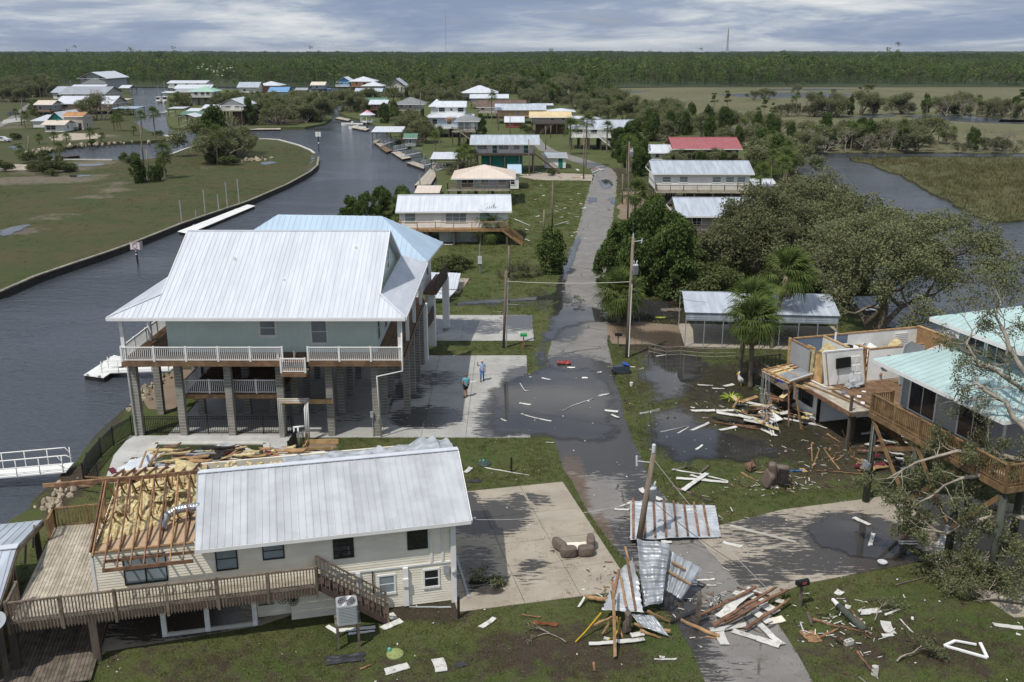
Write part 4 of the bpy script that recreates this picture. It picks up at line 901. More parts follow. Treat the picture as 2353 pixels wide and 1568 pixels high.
MB().tube([(-1.5,.84,1.5),(-1.3,.8,1.1),(-1.05,.82,1.5),(-1.0,.84,2.1)],.025,6).build('cable','wire',hC)
T=4.88
def ruin(name,a,b,z0,z1,inner,outer_=None,studs=True,lean=(0,0),th=.11,cap='lumber'):
 """stud wall remnant: board on the face, bare studs and a timber top plate"""
 a=Vector((*a,0));b=Vector((*b,0));l=Vector((*lean,0));d=(b-a).normalized();n=Vector((d.y,-d.x,0))
 mb=MB();q0,q1=a+Vector((0,0,z0)),b+Vector((0,0,z0));q2,q3=b+l+Vector((0,0,z1)),a+l+Vector((0,0,z1))
 mb.slab([q0+n*th/2,q1+n*th/2,q2+n*th/2,q3+n*th/2],th);w=mb.build(name,inner,hC)
 beamo('top_plate',cap,w,q3+Vector((0,0,.045)),q2+Vector((0,0,.045)),th+.05,.09)
 if studs:
  L=(b-a).length;
  for k in range(int(L/.6)+1):
   p=a+d*min(L,k*.6);beamo('stud',cap,w,p+n*(-th/2-.02)+Vector((0,0,z0)),p+l+n*(-th/2-.02)+Vector((0,0,z1)),.09,.05)
 return w
ruin('back_wall',(-2.4,5.2),(-2.4,11.4),CF,T,'drywall');ruin('back_wall',(-2.4,.9),(-2.4,5.2),CF,T-.02,'blue_paint')
w_=ruin('end_wall',(-2.4,11.0),(.8,11.2),CF,T+.1,'lumber',cap='lumber_new');ruin('divider',(-2.3,3.2),(.6,3.25),CF,T,'drywall',cap='lumber_new');ruin('side_wall',(-2.4,.8),(-.2,.8),CF-.1,T-.1,'wall_grey')
tv=ruin('front_wall',(1.22,1.3),(1.22,4.3),CF+.05,T+.05,'drywall',lean=(-.12,-.35),cap='drywall');tv['label']='leaning white room wall carrying a television and a door'
ruin('front_wall',(1.15,4.5),(1.15,8.8),CF+.05,T-.15,'drywall',lean=(-.3,.2));ruin('partition',(.2,1.0),(.9,1.15),CF,T-.2,'lumber_new',lean=(0,.1));ruin('partition',(-.9,1.0),(-.1,1.0),CF,T-.1,'insulation',lean=(0,.1),cap='lumber_new')
ruin('partition',(-1.2,6.2),(-1.2,8.2),CF,T-.9,'drywall',studs=False);ruin('partition',(1.1,4.35),(.2,4.4),CF,T-.05,'lumber_red',studs=True,lean=(-.1,0))
for y in (1.45,4.3):beamo('loose_stud','lumber',hC,(1.3,y,CF),(1.15,y-.35,T),.09,.05)
beamo('corner_post_timber','lumber_new',hC,(-2.5,.75,2.0),(-2.5,.7,T+.05),.16,.16)
mb=MB();mb.slab([(-2.34,9.05,3.55),(-2.34,10.15,3.55),(-2.34,10.15,4.7),(-2.34,9.05,4.7)],.04);mb.build('window_blind','white_trim',hC)
for k in range(8):boxo('blind_slat','white',hC,-2.33,-2.28,9.1,10.1,3.62+k*.135,3.68+k*.135)
dv=MB();dv.slab([(1.3,3.12,CF+.1),(1.3,3.98,CF+.1),(1.2,3.72,T-.35),(1.2,2.86,T-.35)],.05);dr=dv.build('door','white_trim',hC)
for i in range(2):
 for j in range(3):z0_=CF+.25+j*.6;boxo('door_panel','white',dr,1.27-j*.03,1.31-j*.03,3.2+i*.38-.08*j,3.5+i*.38-.08*j,z0_,z0_+.45)
bubble(dr,'handle','alu',(1.36,3.2,CF+.95),(.05,.05,.05))
tvs=thing('television','black flat television tilted on the leaning white wall','television',(19.3,61.4,0),-74)
mb=MB();mb.slab([(1.42,1.85,3.8),(1.42,2.95,3.85),(1.36,2.92,4.55),(1.36,1.82,4.5)],.07);mb.build('screen','black_metal',tvs);MB().tube([(1.36,2.0,3.8),(1.34,2.15,3.2),(1.3,2.1,2.7)],.012,5).build('cable','wire',tvs);boxo('mount','frame_dark',tvs,1.2,1.35,2.2,2.5,4.0,4.3)
ft=thing('kitchen_stove','white stove with a dark pot among the broken walls','stove',(19.3,61.4,0),-74);boxo('body','white_trim',ft,-1.9,-1.2,4.2,5.0,CF,CF+1.55);boxo('backguard','white',ft,-1.95,-1.86,4.2,5.0,CF+1.55,CF+1.75);MB().lathe([(.2,0),(.22,.16),(.2,.17)],14,(-1.5,4.85,CF+1.56)).build('pot','felt',ft)
bd=thing('bedding_pile','rumpled pile of grey bedding on the open wooden deck','bedding',(19.3,61.4,0),-74)
b=MB().lathe([(math.sin(math.pi*q/12)+.001,-math.cos(math.pi*q/12))for q in range(13)],16);b.v=[(v[0]*.45*(1+.5*noise.noise(Vector(v)*2.3)),v[1]*.6*(1+.5*noise.noise(Vector(v)*2+Vector((3,0,0)))),max(-.1,v[2])*.5*(1+.6*noise.noise(Vector(v)*2.6+Vector((0,5,0)))))for v in b.v]
o=b.build('duvet','wall_grey',bd);o.location=(1.75,3.2,CF+.15);o2=obj('pillow',o.data,bd,(1.9,2.6,CF+.08),(0,0,1),(.6,.6,.4))
pv=thing('vent_pipe','white plastic vent pipe standing up from the broken house','pipe',(19.3,61.4,0),-74);MB().tube([(-1.0,3.25,CF),(-1.0,3.25,T+.65)],.07,8).build('pipe','white_trim',pv)
cl=thing('roof_fragment','torn roof fragment with bare battens hanging off the wrecked house','debris',(19.3,61.4,0),-74)
q=[(-.9,-2.3,3.3),(.95,-1.3,2.95),(.2,.9,3.0),(-1.6,.4,3.35)]
MB().slab(q,.05).build('board_sheet','plywood',cl)
Q=[Vector(v)for v in q]
for k in range(7):t=k/6;beamo('batten','lumber',cl,Q[0].lerp(Q[1],t)+Vector((0,0,.06)),Q[3].lerp(Q[2],t)+Vector((0,0,.06)),.07,.07)
for t in (.05,.5):beamo('rafter','lumber_new',cl,Q[0].lerp(Q[3],t)+Vector((0,0,.12)),Q[1].lerp(Q[2],t)+Vector((0,0,.12)),.08,.1)
for k in range(3):t=.15+k*.2;MB().slab([Q[0].lerp(Q[1],t).lerp(Q[3].lerp(Q[2],t),.1)+Vector((0,0,.08)),Q[0].lerp(Q[1],t+.12).lerp(Q[3].lerp(Q[2],t+.12),.1)+Vector((0,0,.08)),Q[0].lerp(Q[1],t+.12).lerp(Q[3].lerp(Q[2],t+.12),.75)+Vector((0,0,.1)),Q[0].lerp(Q[1],t).lerp(Q[3].lerp(Q[2],t),.75)+Vector((0,0,.1))],.04).build('insulation_strip','insulation',cl)
MB().slab([Q[1].lerp(Q[2],.1)+Vector((0,0,.14)),Q[1].lerp(Q[2],.98)+Vector((0,0,.14)),Q[0].lerp(Q[3],.98).lerp(Q[1].lerp(Q[2],.98),.45)+Vector((0,0,.14)),Q[0].lerp(Q[3],.1).lerp(Q[1].lerp(Q[2],.1),.5)+Vector((0,0,.14))],.03).build('ceiling_panel','galv_dull',cl)
beamo('trim_board','white_trim',cl,Q[1]+Vector((0.05,0,.16)),Q[2]+Vector((.05,0,.2)),.06,.1);beamo('support_post','lumber',cl,(1.0,-1.0,3.0),(1.9,-.7,.0),.09,.09);beamo('support_post','lumber_red',cl,(.7,-1.2,2.9),(1.3,-1.3,.0),.09,.05);beamo('loose_joist','lumber_new',cl,(.5,-1.0,2.75),(1.5,.5,2.45),.1,.16)
wr=thing('cable_bundle','bundle of pale cables dangling from the torn roof fragment','cable',(19.3,61.4,0),-74);mb=MB();r0=random.Random(4)
for k in range(9):
 e=Vector((1.6+r0 .uniform(-.3,.9),-3.0+r0 .uniform(-.5,.7),.1));s=Vector((-.8+k*.06,-2.3+k*.03,3.3));mb.tube([s,s.lerp(e,.3)+Vector((-.1,-.1,-.5)),s.lerp(e,.65)+Vector((-.05,0,-.5)),e],.009,4)
mb.build('cables','wall_grey',wr)['kind']='stuff'
hd=thing('side_deck','small grey wooden side deck with broken rail behind the palms','deck',(19.3,61.4,0),-74)
deck_boards(hd,-7.5,-2.6,.6,3.2,1.1,'wood_old','x',.16,2.5);railing(hd,[(-7.4,.7,1.1),(-4.0,.7,1.1)],.95,'rail_brown',.35,1.6,True,.1,.06,.07);railing(hd,[(-7.4,.7,1.1),(-7.4,3.1,1.1)],.95,'rail_brown',.35,1.6,True,.1,.06,.07)
for x in (-7.3,-5,-2.8):
 for y in (.8,3):beamo('pile','pile',hd,(x,y,-.2),(x,y,1.05),.16)
tub=thing('storage_tub','bright blue plastic tub on the small side deck','tub',(19.3,61.4,1.1),-74);mb=MB();mb.box(-4.6,-3.9,1.2,2.6,0,.35);mb.build('tub','bin_blue',tub);boxo('rim','blue_plastic',tub,-4.65,-3.85,1.15,2.65,.35,.4)
wh=thing('fibreglass_panel','large rounded pale panel leaning between the wrecked house and the teal-roofed house','panel',(19.3,61.4,0),-74)
P_=[(2.6,6.0,2.7),(1.4,9.2,2.8),(1.2,8.8,4.7),(1.5,7.4,5.3),(1.9,6.6,5.2),(2.4,6.0,4.0)];MB().slab(P_,.08).build('panel','wall_grey',wh)
mx=thing('mattress_pile','grey mattress heap lying behind the broken front wall','mattress',(19.3,61.4,0),-74);mb=MB();mb.slab([(-1.2,7.4,3.9),(-.4,7.6,3.9),(-.2,10.2,3.6),(-1.6,10.0,3.7)],.3);mb.build('mattress','blue_paint',mx);boxo('base','wood_old',mx,-1.4,-.3,7.6,9.9,CF,3.4)
# grey house with teal roof at the right edge
hD=thing('teal_roof_house','grey house with teal metal roof and golden wooden deck on tall piles','house',(19.4,48.6,0),-74)
DF,DE=5.3,7.8
mb=MB();lap_wall(mb,(-.6,2.25),(6.8,2.25),DF,DE+.25,lap=.17,out=(0,-1));lap_wall(mb,(6.8,2.25),(6.8,11),DF,DE+.25,lap=.17,out=(1,0));lap_wall(mb,(-.6,2.25),(-.6,11),DF,DE+.25,lap=.17,out=(-1,0))
lap_wall(mb,(.3,4.7),(4.6,4.7),8.2,10.2,lap=.17,out=(0,-1));lap_wall(mb,(4.6,4.7),(4.6,11),8.2,10.2,lap=.17,out=(1,0));lap_wall(mb,(.3,4.7),(.3,11),8.2,10.2,lap=.17,out=(-1,0));mb.build('siding_wall','wall_grey',hD)
for x0 in (.1,3.83):window(hD,(x0,2.225),(1,0),DF+.08,1.95,2.05,'white_trim','glass',.1,2,1,'sliding_door')
for x0 in (.95,2.45):window(hD,(x0,4.675),(1,0),8.75,1.25,.95,'white_trim','glass',.08,2,1)
window(hD,(6.82,3.5),(0,1),DF+.8,1.2,1.1,'white_trim','glass',.1)
boxo('corner_trim','white_trim',hD,6.76,6.86,2.19,2.3,DF,DE);boxo('corner_trim','white_trim',hD,-.66,-.56,2.19,2.3,DF,DE)
e0,e1,ey=-1.5,8.1,.85
roof_plane(hD,[(e0,ey,DE),(e1,ey,DE),(4.6,4.75,8.75),(.3,4.75,8.75)],.42,'roof_teal',.028,True)
roof_plane(hD,[(e1,ey,DE),(e1,12,DE),(4.6,12,8.75),(4.6,4.75,8.75)],.42,'roof_teal',.028,True);roof_plane(hD,[(e0,12,DE),(e0,ey,DE),(.3,4.75,8.75),(.3,12,8.75)],.42,'roof_teal',.028,True)
u0,u1,uy=-.9,5.6,3.7
roof_plane(hD,[(u0,uy,10.1),(u1,uy,10.1),(2.35,7.2,11.35)],.42,'roof_teal',.028,True);roof_plane(hD,[(u1,uy,10.1),(u1,12,10.1),(2.35,12,11.35),(2.35,7.2,11.35)],.42,'roof_teal',.028,True);roof_plane(hD,[(u0,12,10.1),(u0,uy,10.1),(2.35,7.2,11.35),(2.35,12,11.35)],.42,'roof_teal',.028,True)
for a,b in (((e0,ey-.02,DE-.08),(e1,ey-.02,DE-.08)),((e1+.02,ey,DE-.08),(e1+.02,12,DE-.08)),((e0-.02,ey,DE-.08),(e0-.02,12,DE-.08)),((u0,uy-.02,10.02),(u1,uy-.02,10.02)),((u1+.02,uy,10.02),(u1+.02,12,10.02)),((u0-.02,uy,10.02),(u0-.02,12,10.02))):beamo('fascia','white_trim',hD,a,b,.04,.2)
MB().slab([(e0,ey,DE-.12),(e0,2.2,DE+.1),(e1,2.2,DE+.1),(e1,ey,DE-.12)],.02).build('soffit','white_trim',hD)
deck_boards(hD,-.2,9.6,0,2.2,DF,'rail_gold','x',.15,3.0);deck_boards(hD,6.9,9.6,2.2,9,DF,'rail_gold','x',.15,3.0)
beamo('rim_joist','rail_gold',hD,(-.2,-.03,DF-.16),(9.65,-.03,DF-.16),.05,.28);beamo('rim_joist','rail_gold',hD,(9.65,0,DF-.16),(9.65,9,DF-.16),.05,.28);beamo('rim_joist','rail_gold',hD,(-.22,0,DF-.16),(-.22,2.2,DF-.16),.05,.28)
mb=MB()
for x in np.arange(.2,9.6,.6):mb.box(x-.03,x+.03,.05,9.0,DF-.3,DF-.045)
mb.box(-.5,6.8,2.3,11,DF-.32,DF-.31);mb.build('floor_frame','deck_dark',hD)
railing(hD,[(-.15,.02,DF),(9.6,.02,DF),(9.6,9,DF)],1.08,'rail_gold',.135,1.9,True,.12,.045,.07,drop=.3,balz=-.25)
railing(hD,[(-.15,.1,DF),(-.15,1.3,DF)],1.08,'rail_gold',.135,1.2,True,.12,.045,.07)
for x,y in ((.0,.25),(3.4,.25),(6.6,.2),(9.4,.2),(.0,4),(3.4,4),(6.6,4),(9.4,4),(0,8),(3.4,8),(6.6,8)):
 MB().tube([(x,y,-.1),(x,y,DF-.3)],[.2,.16],10).build('pile','pile_green',hD,True)
for a,b in (((.0,.05,5.0),(3.4,.05,1.6)),((3.4,.1,4.6),(.3,.1,3.3)),((3.4,.1,5.0),(6.6,.1,1.6)),((6.6,.05,4.8),(3.5,.05,1.8)),((0,4,4.8),(3.4,4,1.8)),((3.4,4,4.8),(.0,4,1.8)),((.1,.3,4.8),(.1,4,1.8)),((6.6,4,4.8),(3.4,4,1.8)),((9.4,.1,4.8),(6.6,.1,1.8))):beamo('cross_brace','rail_gold',hD,a,b,.05,.24)
boxo('meter_box','galv_dull',hD,-.2,.1,-.12,.05,2.0,2.5);boxo('meter_box','galv_dull',hD,.12,.34,-.12,.05,2.1,2.45);boxo('meter_box','galv_dull',hD,6.5,6.75,-.12,.04,1.5,1.9)
MB().tube([(.24,.02,2.4),(.24,.02,4.6)],.03,6).build('conduit','alu',hD)
# carport
cp=thing('carport','open metal carport with pale ribbed roof beside the cabbage palms','carport',(14.5,77.6,0),-5.5)
W_,Dp=12.4,7.2
roof_plane(cp,[(-.1,-.15,3.1),(W_+.1,-.15,3.1),(W_+.1,Dp/2,3.95),(-.1,Dp/2,3.95)],.52,'roof_bluegrey',.03,True);roof_plane(cp,[(W_+.1,Dp+.15,3.1),(-.1,Dp+.15,3.1),(-.1,Dp/2,3.95),(W_+.1,Dp/2,3.95)],.52,'roof_bluegrey',.03,True)
for z in (2.4,2.58,2.76,2.94):
 MB().slab([(0,-.02,z),(W_,-.02,z),(W_,-.06,z+.175),(0,-.06,z+.175)],.03).build('fascia_panel','roof_bluegrey',cp)
for x in np.linspace(.04,W_-.04,9):beamo('post','alu',cp,(x,.02,.03),(x,.02,2.45),.07);beamo('post','alu',cp,(x,Dp-.02,.03),(x,Dp-.02,3.05),.07)
for x in np.linspace(.04,W_-.04,5):
 beamo('rafter','alu',cp,(x,0,3.02),(x,Dp/2,3.86),.06);beamo('rafter','alu',cp,(x,Dp,3.02),(x,Dp/2,3.86),.06)
 # general stilt house
PCHK=[]
def house(name,label,x0,x1,yg,ye,yr,dep,kind='gx',yf=None,wall='white',roof='roof_white',oh=.5,wins=(),door=None,deck=0,dmat='deck_dark',rmat='rail_brown',stair=None,group=None,rot=0.0,pw=.9,frame='white_trim',lower=None,ribs=True,Y=None,rb=None,trim='white_trim',side=True,infill=True):
 """x0,x1 wall ends, yg foot of the front wall, ye eave, yr ridge, yf floor (photo bearings); dep in metres"""
 Y=Y or dist(yg);ze=hz(ye,Y-oh);zf=hz(yf,Y)if yf else .15
 X0,X1=wx(x0,Y,(zf+ze)/2),wx(x1,Y,(zf+ze)/2);W=X1-X0;zr=hz(yr,Y+dep/2 if kind!='gy' else Y)
 zr=max(zr,ze+.5)
 PCHK.append((label[:40],round(Y),round(W,1),round(zf,1),round(ze,1),round(zr,1)))
 t=thing(name,label,'house',((X0+X1)/2,Y,0),rot,group);h=W/2
 mb=MB();wt=ze+.02
 for a,b,o_ in (((-h,0),(h,0),(0,-1)),((h,0),(h,dep),(1,0)),((-h,0),(-h,dep),(-1,0)),((-h,dep),(h,dep),(0,1))):lap_wall(mb,a,b,zf,wt,lap=.3,out=o_)
 if kind=='gx':
  for x in (-h+.1,h):mb.slab([(x,0,wt),(x,dep,wt),(x,dep/2,zr-.1)],.1)
 if kind=='gy':
  for y in (0,dep):mb.slab([(-h,y+.05,wt),(h,y+.05,wt),(0,y+.05,zr-.1)],.1)
 mb.build('wall',wall,t)
 rm=MB();rr=.035 if ribs else 0;H_=h+oh
 if kind=='gx':
  for f in (1,-1):
   y0=-oh if f>0 else dep+oh;roof_plane(t,[(-H_*f,y0,ze),(H_*f,y0,ze),(H_*f,dep/2,zr),(-H_*f,dep/2,zr)],pw,roof,rr,mb=rm)
  rm.box(-H_,H_,dep/2-.16,dep/2+.16,zr+.0,zr+.09)
 elif kind=='gy':
  for f in (1,-1):roof_plane(t,[(-H_*f,dep+oh if f>0 else -oh,ze),(-H_*f,-oh if f>0 else dep+oh,ze),(0,-oh if f>0 else dep+oh,zr),(0,dep+oh if f>0 else -oh,zr)],pw,roof,rr,mb=rm)
 elif kind=='hip':
  k=min(h+oh,dep/2+oh)if rb is None else rb;c=dep/2
  if h>=dep/2:a,b=(-H_+k,c,zr),(H_-k,c,zr)
  else :a=b=(0,c,zr)
  F=[(-H_,-oh,ze),(H_,-oh,ze),(H_,dep+oh,ze),(-H_,dep+oh,ze)]
  roof_plane(t,[F[0],F[1],b,a]if a!=b else [F[0],F[1],a],pw,roof,rr,mb=rm);roof_plane(t,[F[2],F[3],a,b]if a!=b else [F[2],F[3],a],pw,roof,rr,mb=rm)
  roof_plane(t,[F[1],F[2],b],pw,roof,rr,mb=rm);roof_plane(t,[F[3],F[0],a],pw,roof,rr,mb=rm)
 elif kind=='shed':
  zb=hz(yr,Y+dep+oh);roof_plane(t,[(-H_,-oh,ze),(H_,-oh,ze),(H_,dep+oh,max(zb,ze+.15)),(-H_,dep+oh,max(zb,ze+.15))],pw,roof,rr,mb=rm)
 rm.build('roof',roof,t)
 MB().box(-H_,H_,-oh-.05,-oh+.01,ze-.16,ze+.03).build('fascia',trim,t)
 for x in (-H_,H_):boxo('fascia',trim,t,x-.03,x+.03,-oh+.02,dep+oh,ze-.16,ze+.02)
 for wdw in wins:
  fx,ww,zz,hh=wdw[:4];hh=min(hh,ze-zf-zz-.22)if ze-zf<5 else hh;zz=zz if hh>.5 else .5;hh=max(hh,.5);pm=wdw[4]if len(wdw)>4 else 'glass'
  window(t,(-h+fx*W-ww/2,-.03),(1,0),zf+zz,ww,hh,frame,pm,.1,wdw[5]if len(wdw)>5 else 1,2)
 if side:window(t,(h+.03,dep*.35),(0,1),zf+.8,.9,max(.4,min(1.1,ze-zf-1.0)),frame,'glass',.1)
 if door:
  for fx,dm in door:boxo('door',dm,t,-h+fx*W-.45,-h+fx*W+.45,-.06,-.02,zf+.05,min(zf+2.05,ze-.2))
 if zf>.8:
  boxo('floor_frame','deck_dark',t,-h+.05,h-.05,.05,dep-.05,zf-.35,zf-.01)
  nx=max(2,round(W/3.2));ny=max(2,round(dep/3.5))
  for i in range(nx+1):
   for j in range(ny+1):x,y=-h+.15+(W-.3)*i/nx,.15+(dep-.3)*j/ny;beamo('pile','pile',t,(x,y,WZ-.2),(x,y,zf-.34),.28)
  if lower:
   f0,f1,lm=lower;mb=MB();lap_wall(mb,(-h+f0*W,.6),(-h+f1*W,.6),.05,zf-.36,lap=.4,out=(0,-1));lap_wall(mb,(-h+f1*W,.6),(-h+f1*W,dep-.5),.05,zf-.36,lap=.4,out=(1,0));mb.build('lower_wall',lm,t)
 if deck:
  x0_,x1_=-h-(.0 if deck<9 else 1.5),h;dd=deck if deck<9 else deck-9
  boxo('deck',dmat,t,x0_,x1_,-dd,-.03,zf-.3,zf-.02);railing(t,[(x0_+.05,-.1,zf-.02),(x0_+.05,-dd+.06,zf-.02),(x1_-.05,-dd+.06,zf-.02),(x1_-.05,-.1,zf-.02)],1.0,rmat,.16,2.2,False,.11,.05,.08,infill=infill)
  for i in range(nx+1 if zf>.8 else 0):x=x0_+.2+(x1_-x0_-.4)*i/nx;beamo('pile','pile',t,(x,-dd+.2,WZ-.2),(x,-dd+.2,zf-.3),.24)
  if stair is not None:
   sx,dr_=stair;stairs(t,(-h+sx*W,-dd+.4 if dr_ else -dd,zf),(-h+sx*W+dr_*zf*1.3,-dd+.4 if dr_ else -dd-zf*1.3,.05),1.0,dmat,rmat=rmat)
 return t
hE=thing('blue_roof_house','two-storey house under a pale blue hipped metal roof','house',(-15.0,75.3,0),-5)
ex0,ex1,ed,ez,er=-9.2,8.35,7.9,8.05,10.9
roof_plane(hE,[(ex0,0,ez),(ex1,0,ez),(ex1-4.4,ed/2,er),(ex0+4.4,ed/2,er)],.46,'roof_lightblue',.03,True);roof_plane(hE,[(ex1,ed,ez),(ex0,ed,ez),(ex0+4.4,ed/2,er),(ex1-4.4,ed/2,er)],.46,'roof_lightblue',.03,True)
roof_plane(hE,[(ex1,0,ez),(ex1,ed,ez),(ex1-4.4,ed/2,er)],.46,'roof_lightblue',.03,True);roof_plane(hE,[(ex0,ed,ez),(ex0,0,ez),(ex0+4.4,ed/2,er)],.46,'roof_lightblue',.03,True)
mb=MB();lap_wall(mb,(-8.2,.8),(7.4,.8),4.9,ez,lap=.18,out=(0,-1));lap_wall(mb,(7.4,.8),(7.4,7.1),4.9,ez,lap=.18,out=(1,0));lap_wall(mb,(-8.2,7.1),(7.4,7.1),4.9,ez,lap=.18,out=(0,1));mb.build('siding_wall','white',hE)
window(hE,(7.42,2.0),(0,1),5.8,.9,1.3,'white_trim','glass',.1);window(hE,(7.42,4.6),(0,1),5.8,.9,1.3,'white_trim','glass',.1)
boxo('deck','deck_brown',hE,7.4,8.5,3.0,9.5,4.6,4.88);boxo('lower_deck','deck_brown',hE,7.4,8.2,-.5,3.5,2.4,2.62)
rl=MB();
for k in range(29):y=3.0+k*.22;rl.box(8.44,8.5,y,y+.19,4.65,5.95)
rl.build('board_rail','deck_dark',hE);rl=MB()
for k in range(19):y=-.5+k*.21;rl.box(8.14,8.2,y,y+.18,2.45,3.6)
rl.build('board_rail','deck_dark',hE)
for x,y in ((8.0,-.3),(7.2,1),(7.2,6.8),(8.3,9.2),(-8,1),(0,1),(8.0,3.6)):boxo('column','white',hE,x-.28,x+.28,y-.28,y+.28,0,4.7)
for a,b in (((ex0,-.02,ez-.06),(ex1,-.02,ez-.06)),((ex1+.02,0,ez-.06),(ex1+.02,ed,ez-.06))):beamo('fascia','white_trim',hE,a,b,.04,.18)
# houses along the street and over the water
G1,GB='glass','glass_blind'
random.seed(21)
house('white_long_house','long white house with white metal roof and new wooden deck on short posts',918,1168,560,487,449,7.5,'gx',523,'white','roof_white',.45,[(.1,1.3,.8,1.5,GB),(.52,2.6,.75,1.5,GB,3),(.78,1.2,.75,1.5,GB)],[(.35,'white_trim')],1.5,'lumber','lumber',(.93,1),rot=1.5,lower=(.36,.72,'galv'),pw=.6,infill=False)
house('tan_roof_cottage','blue-grey cottage under a tan hipped roof with wraparound deck',1050,1172,470,411,379,9.0,'hip',432,'wall_blue','roof_tan',.9,[(.2,1.9,.1,2.0,G1,2),(.52,1.3,.5,1.4,GB),(.85,1.3,.5,1.4,GB)],None,10.6,'deck_grey','rail_brown',pw=.7,rot=0)
house('annex_house','small white annex with pale blue metal roof behind the tan roof',1172,1192,436,398,379,7.0,'gx',None,'white','roof_lightblue',.5,[(.3,.7,.8,1.0)],None)
house('teal_door_house','long white house with grey metal roof and dark teal doors',1092,1228,397,332,311,9.0,'gx',352,'white','roof_bluegrey',1.1,[(.12,1.9,.7,1.5,GB),(.48,1.9,.7,1.6,GB,2),(.7,1.1,.7,1.6,GB)],[(.33,'door_teal'),(.86,'door_teal')],2.2,'deck_dark','rail_brown',(1.0,1),lower=(.1,.8,'wall_teal'),pw=.8,infill=False)
house('garage','small white garage with grey roof and a teal door by the street',1252,1300,388,362,351,7.5,'gx',None,'white','roof_grey',.4,[],[(.75,'door_teal')],side=False)
house('grey_hip_house','grey house with torn orange patch on its hipped shingle roof',1052,1094,336,279,263,9.5,'hip',300,'wall_blue','roof_shingle',.9,[(.2,1.2,.1,1.9,GB),(.5,1.1,.3,1.7,GB)],[(.82,'white_trim')],11.4,'deck_grey','rail_brown',(.1,1),ribs=False)
hT0=house('white_tall_house','tall white two-storey house with pale flared roof and side balcony',985,1080,335,270,255,12.,'hip',292,'wall_blue','roof_white',.9,[(.15,1.5,.6,1.6),(.5,1.3,.6,1.6)],None,2.4,'white','white_trim',Y=284)
hT1=house('white_tall_house','white upper storey with round window above the flared roof',1006,1068,325,246,233,7.5,'gx',262,'white','roof_white',.5,[(.15,1.7,.6,1.3),(.5,.6,.9,.6),(.85,1.7,.6,1.3)],None,Y=287)
dT=hT1 .location-hT0 .location
for ch in list(hT1 .children):ch.parent=hT0;ch.location=ch.location+dT
bpy.data.objects.remove(hT1)
house('tower_house','small white house with pointed hipped roof beyond the two-storey house',990,1016,300,245,228,6,'hip',None,'white','roof_white',.6,[],None,Y=300)
house('yellow_roof_house','beige house under a faded yellow metal roof on dark piles',1222,1308,308,270,257,9,'gx',283,'wall_greybeige','roof_yellow',.8,[(.55,1.0,.8,1.0),(.85,.9,.8,1.0)],None,2.2,'deck_dark','rail_brown',(.6,-1),lower=(.1,.9,'wall_brown'),infill=False)
house('red_base_cottage','low cottage with white roof over brick red walls',1162,1202,294,281,268,7,'gx',None,'wall_red','roof_white',.5,[(.3,1,.8,.9)],None,side=False)
house('peach_house','peach walled house under a long grey roof',1142,1250,284,253,239,9,'gx',268,'wall_peach','roof_bluegrey',.8,[(.45,1.2,.6,1.3,GB),(.75,1.2,.6,1.3,GB)],None,2.0,'deck_dark','rail_brown',infill=False)
house('brown_roof_house','white gabled house with stripped brown roof behind the peach house',1098,1206,272,247,230,10,'gx',258,'white','roof_brown',.6,[(.1,1.2,.8,1.3)],None,2,'deck_grey','rail_brown',ribs=False)
house('pale_ridge_house','white raised house with white gabled roof before the pines',1082,1166,250,226,217,8,'gx',237,'wall_blue','roof_white',.6,[(.2,1.0,.8,1.2),(.6,1.,.8,1.2)],None,2,'lumber','rail_gold')
house('white_hip_house','large white hipped roof house in front of the pine forest',1062,1140,232,214,196.5,16,'hip',224,'wall_greybeige','roof_white',1.0,[(.3,1.2,.6,1.2)],None)
house('low_white_house','low flat white roofed house beyond the yellow roof',1262,1318,273,257,249,9,'hip',266,'white','roof_white',.8,[(.5,1.2,.8,1.1)],None)
house('white_shed','long low shed with plain white roof beside the blue roofed house',1318,1380,280,273,267,6,'shed',None,'white','roof_white',.4,[],None,side=False)
house('low_shed','flat white roofed shed near the marsh edge',1224,1270,248,242,238,6,'shed',None,'wall_blue','roof_white',.4,[],None,side=False)
house('pale_blue_roof_house','white house with pale blue metal roof and white zigzag stairs',1352,1460,344,297,276,10,'gx',313,'white','roof_bluegrey',.7,[(.12,1.5,.5,1.6),(.45,1.6,.6,1.4,G1,2),(.75,.9,.6,1.2)],None,2.2,'white','white_trim',(.2,1),lower=(.4,.9,'wall_brown'))
house('blue_lean_to','low pale blue roofed wing joining the house with zigzag stairs',1312,1352,342,296,287,7,'shed',313,'white','roof_bluegrey',.4,[(.5,1.4,.5,1.3)],None,1.5,'white','white_trim',side=False)
house('red_roof_house','house with long dusty red metal roof among dark cedars',1552,1696,375,343,316,12,'gx',None,'wall_brown','roof_red',.8,[(.2,1.5,.8,1.2)],[(.35,'white_trim')],pw=.7)
house('white_gable_shed','small white gabled outbuilding next to the red roof',1494,1548,372,352,333,8,'gx',None,'white','roof_white',.5,[(.3,.8,.8,.9)],None,side=False)
house('white_gable_barn','little white gabled roof half hidden in the cedars',1676-10,1700,318,307,297,7,'gx',None,'white','roof_white',.5,[],None,side=False,Y=300)
house('white_raised_house','long white raised house with pale blue roof and row of windows',1506,1722,474,400,370,9,'gx',436,'white','roof_bluegrey',.6,[(.12,1.25,1.2,.8,GB),(.3,1.25,1.2,.8,GB),(.65,1.25,1.2,.8,GB),(.79,1.25,1.2,.8,GB),(.91,1.25,1.2,.8,GB)],None,2.0,'deck_grey','rail_brown',lower=(.35,.95,'wall_brown'),pw=.5,rot=-1.5)
house('white_side_wing','low white roofed wing at the end of the long raised house',1738,1778,455,428,412,7,'gx',None,'wall_greybeige','roof_white',.6,[(.4,.9,.8,.9)],None,side=False)
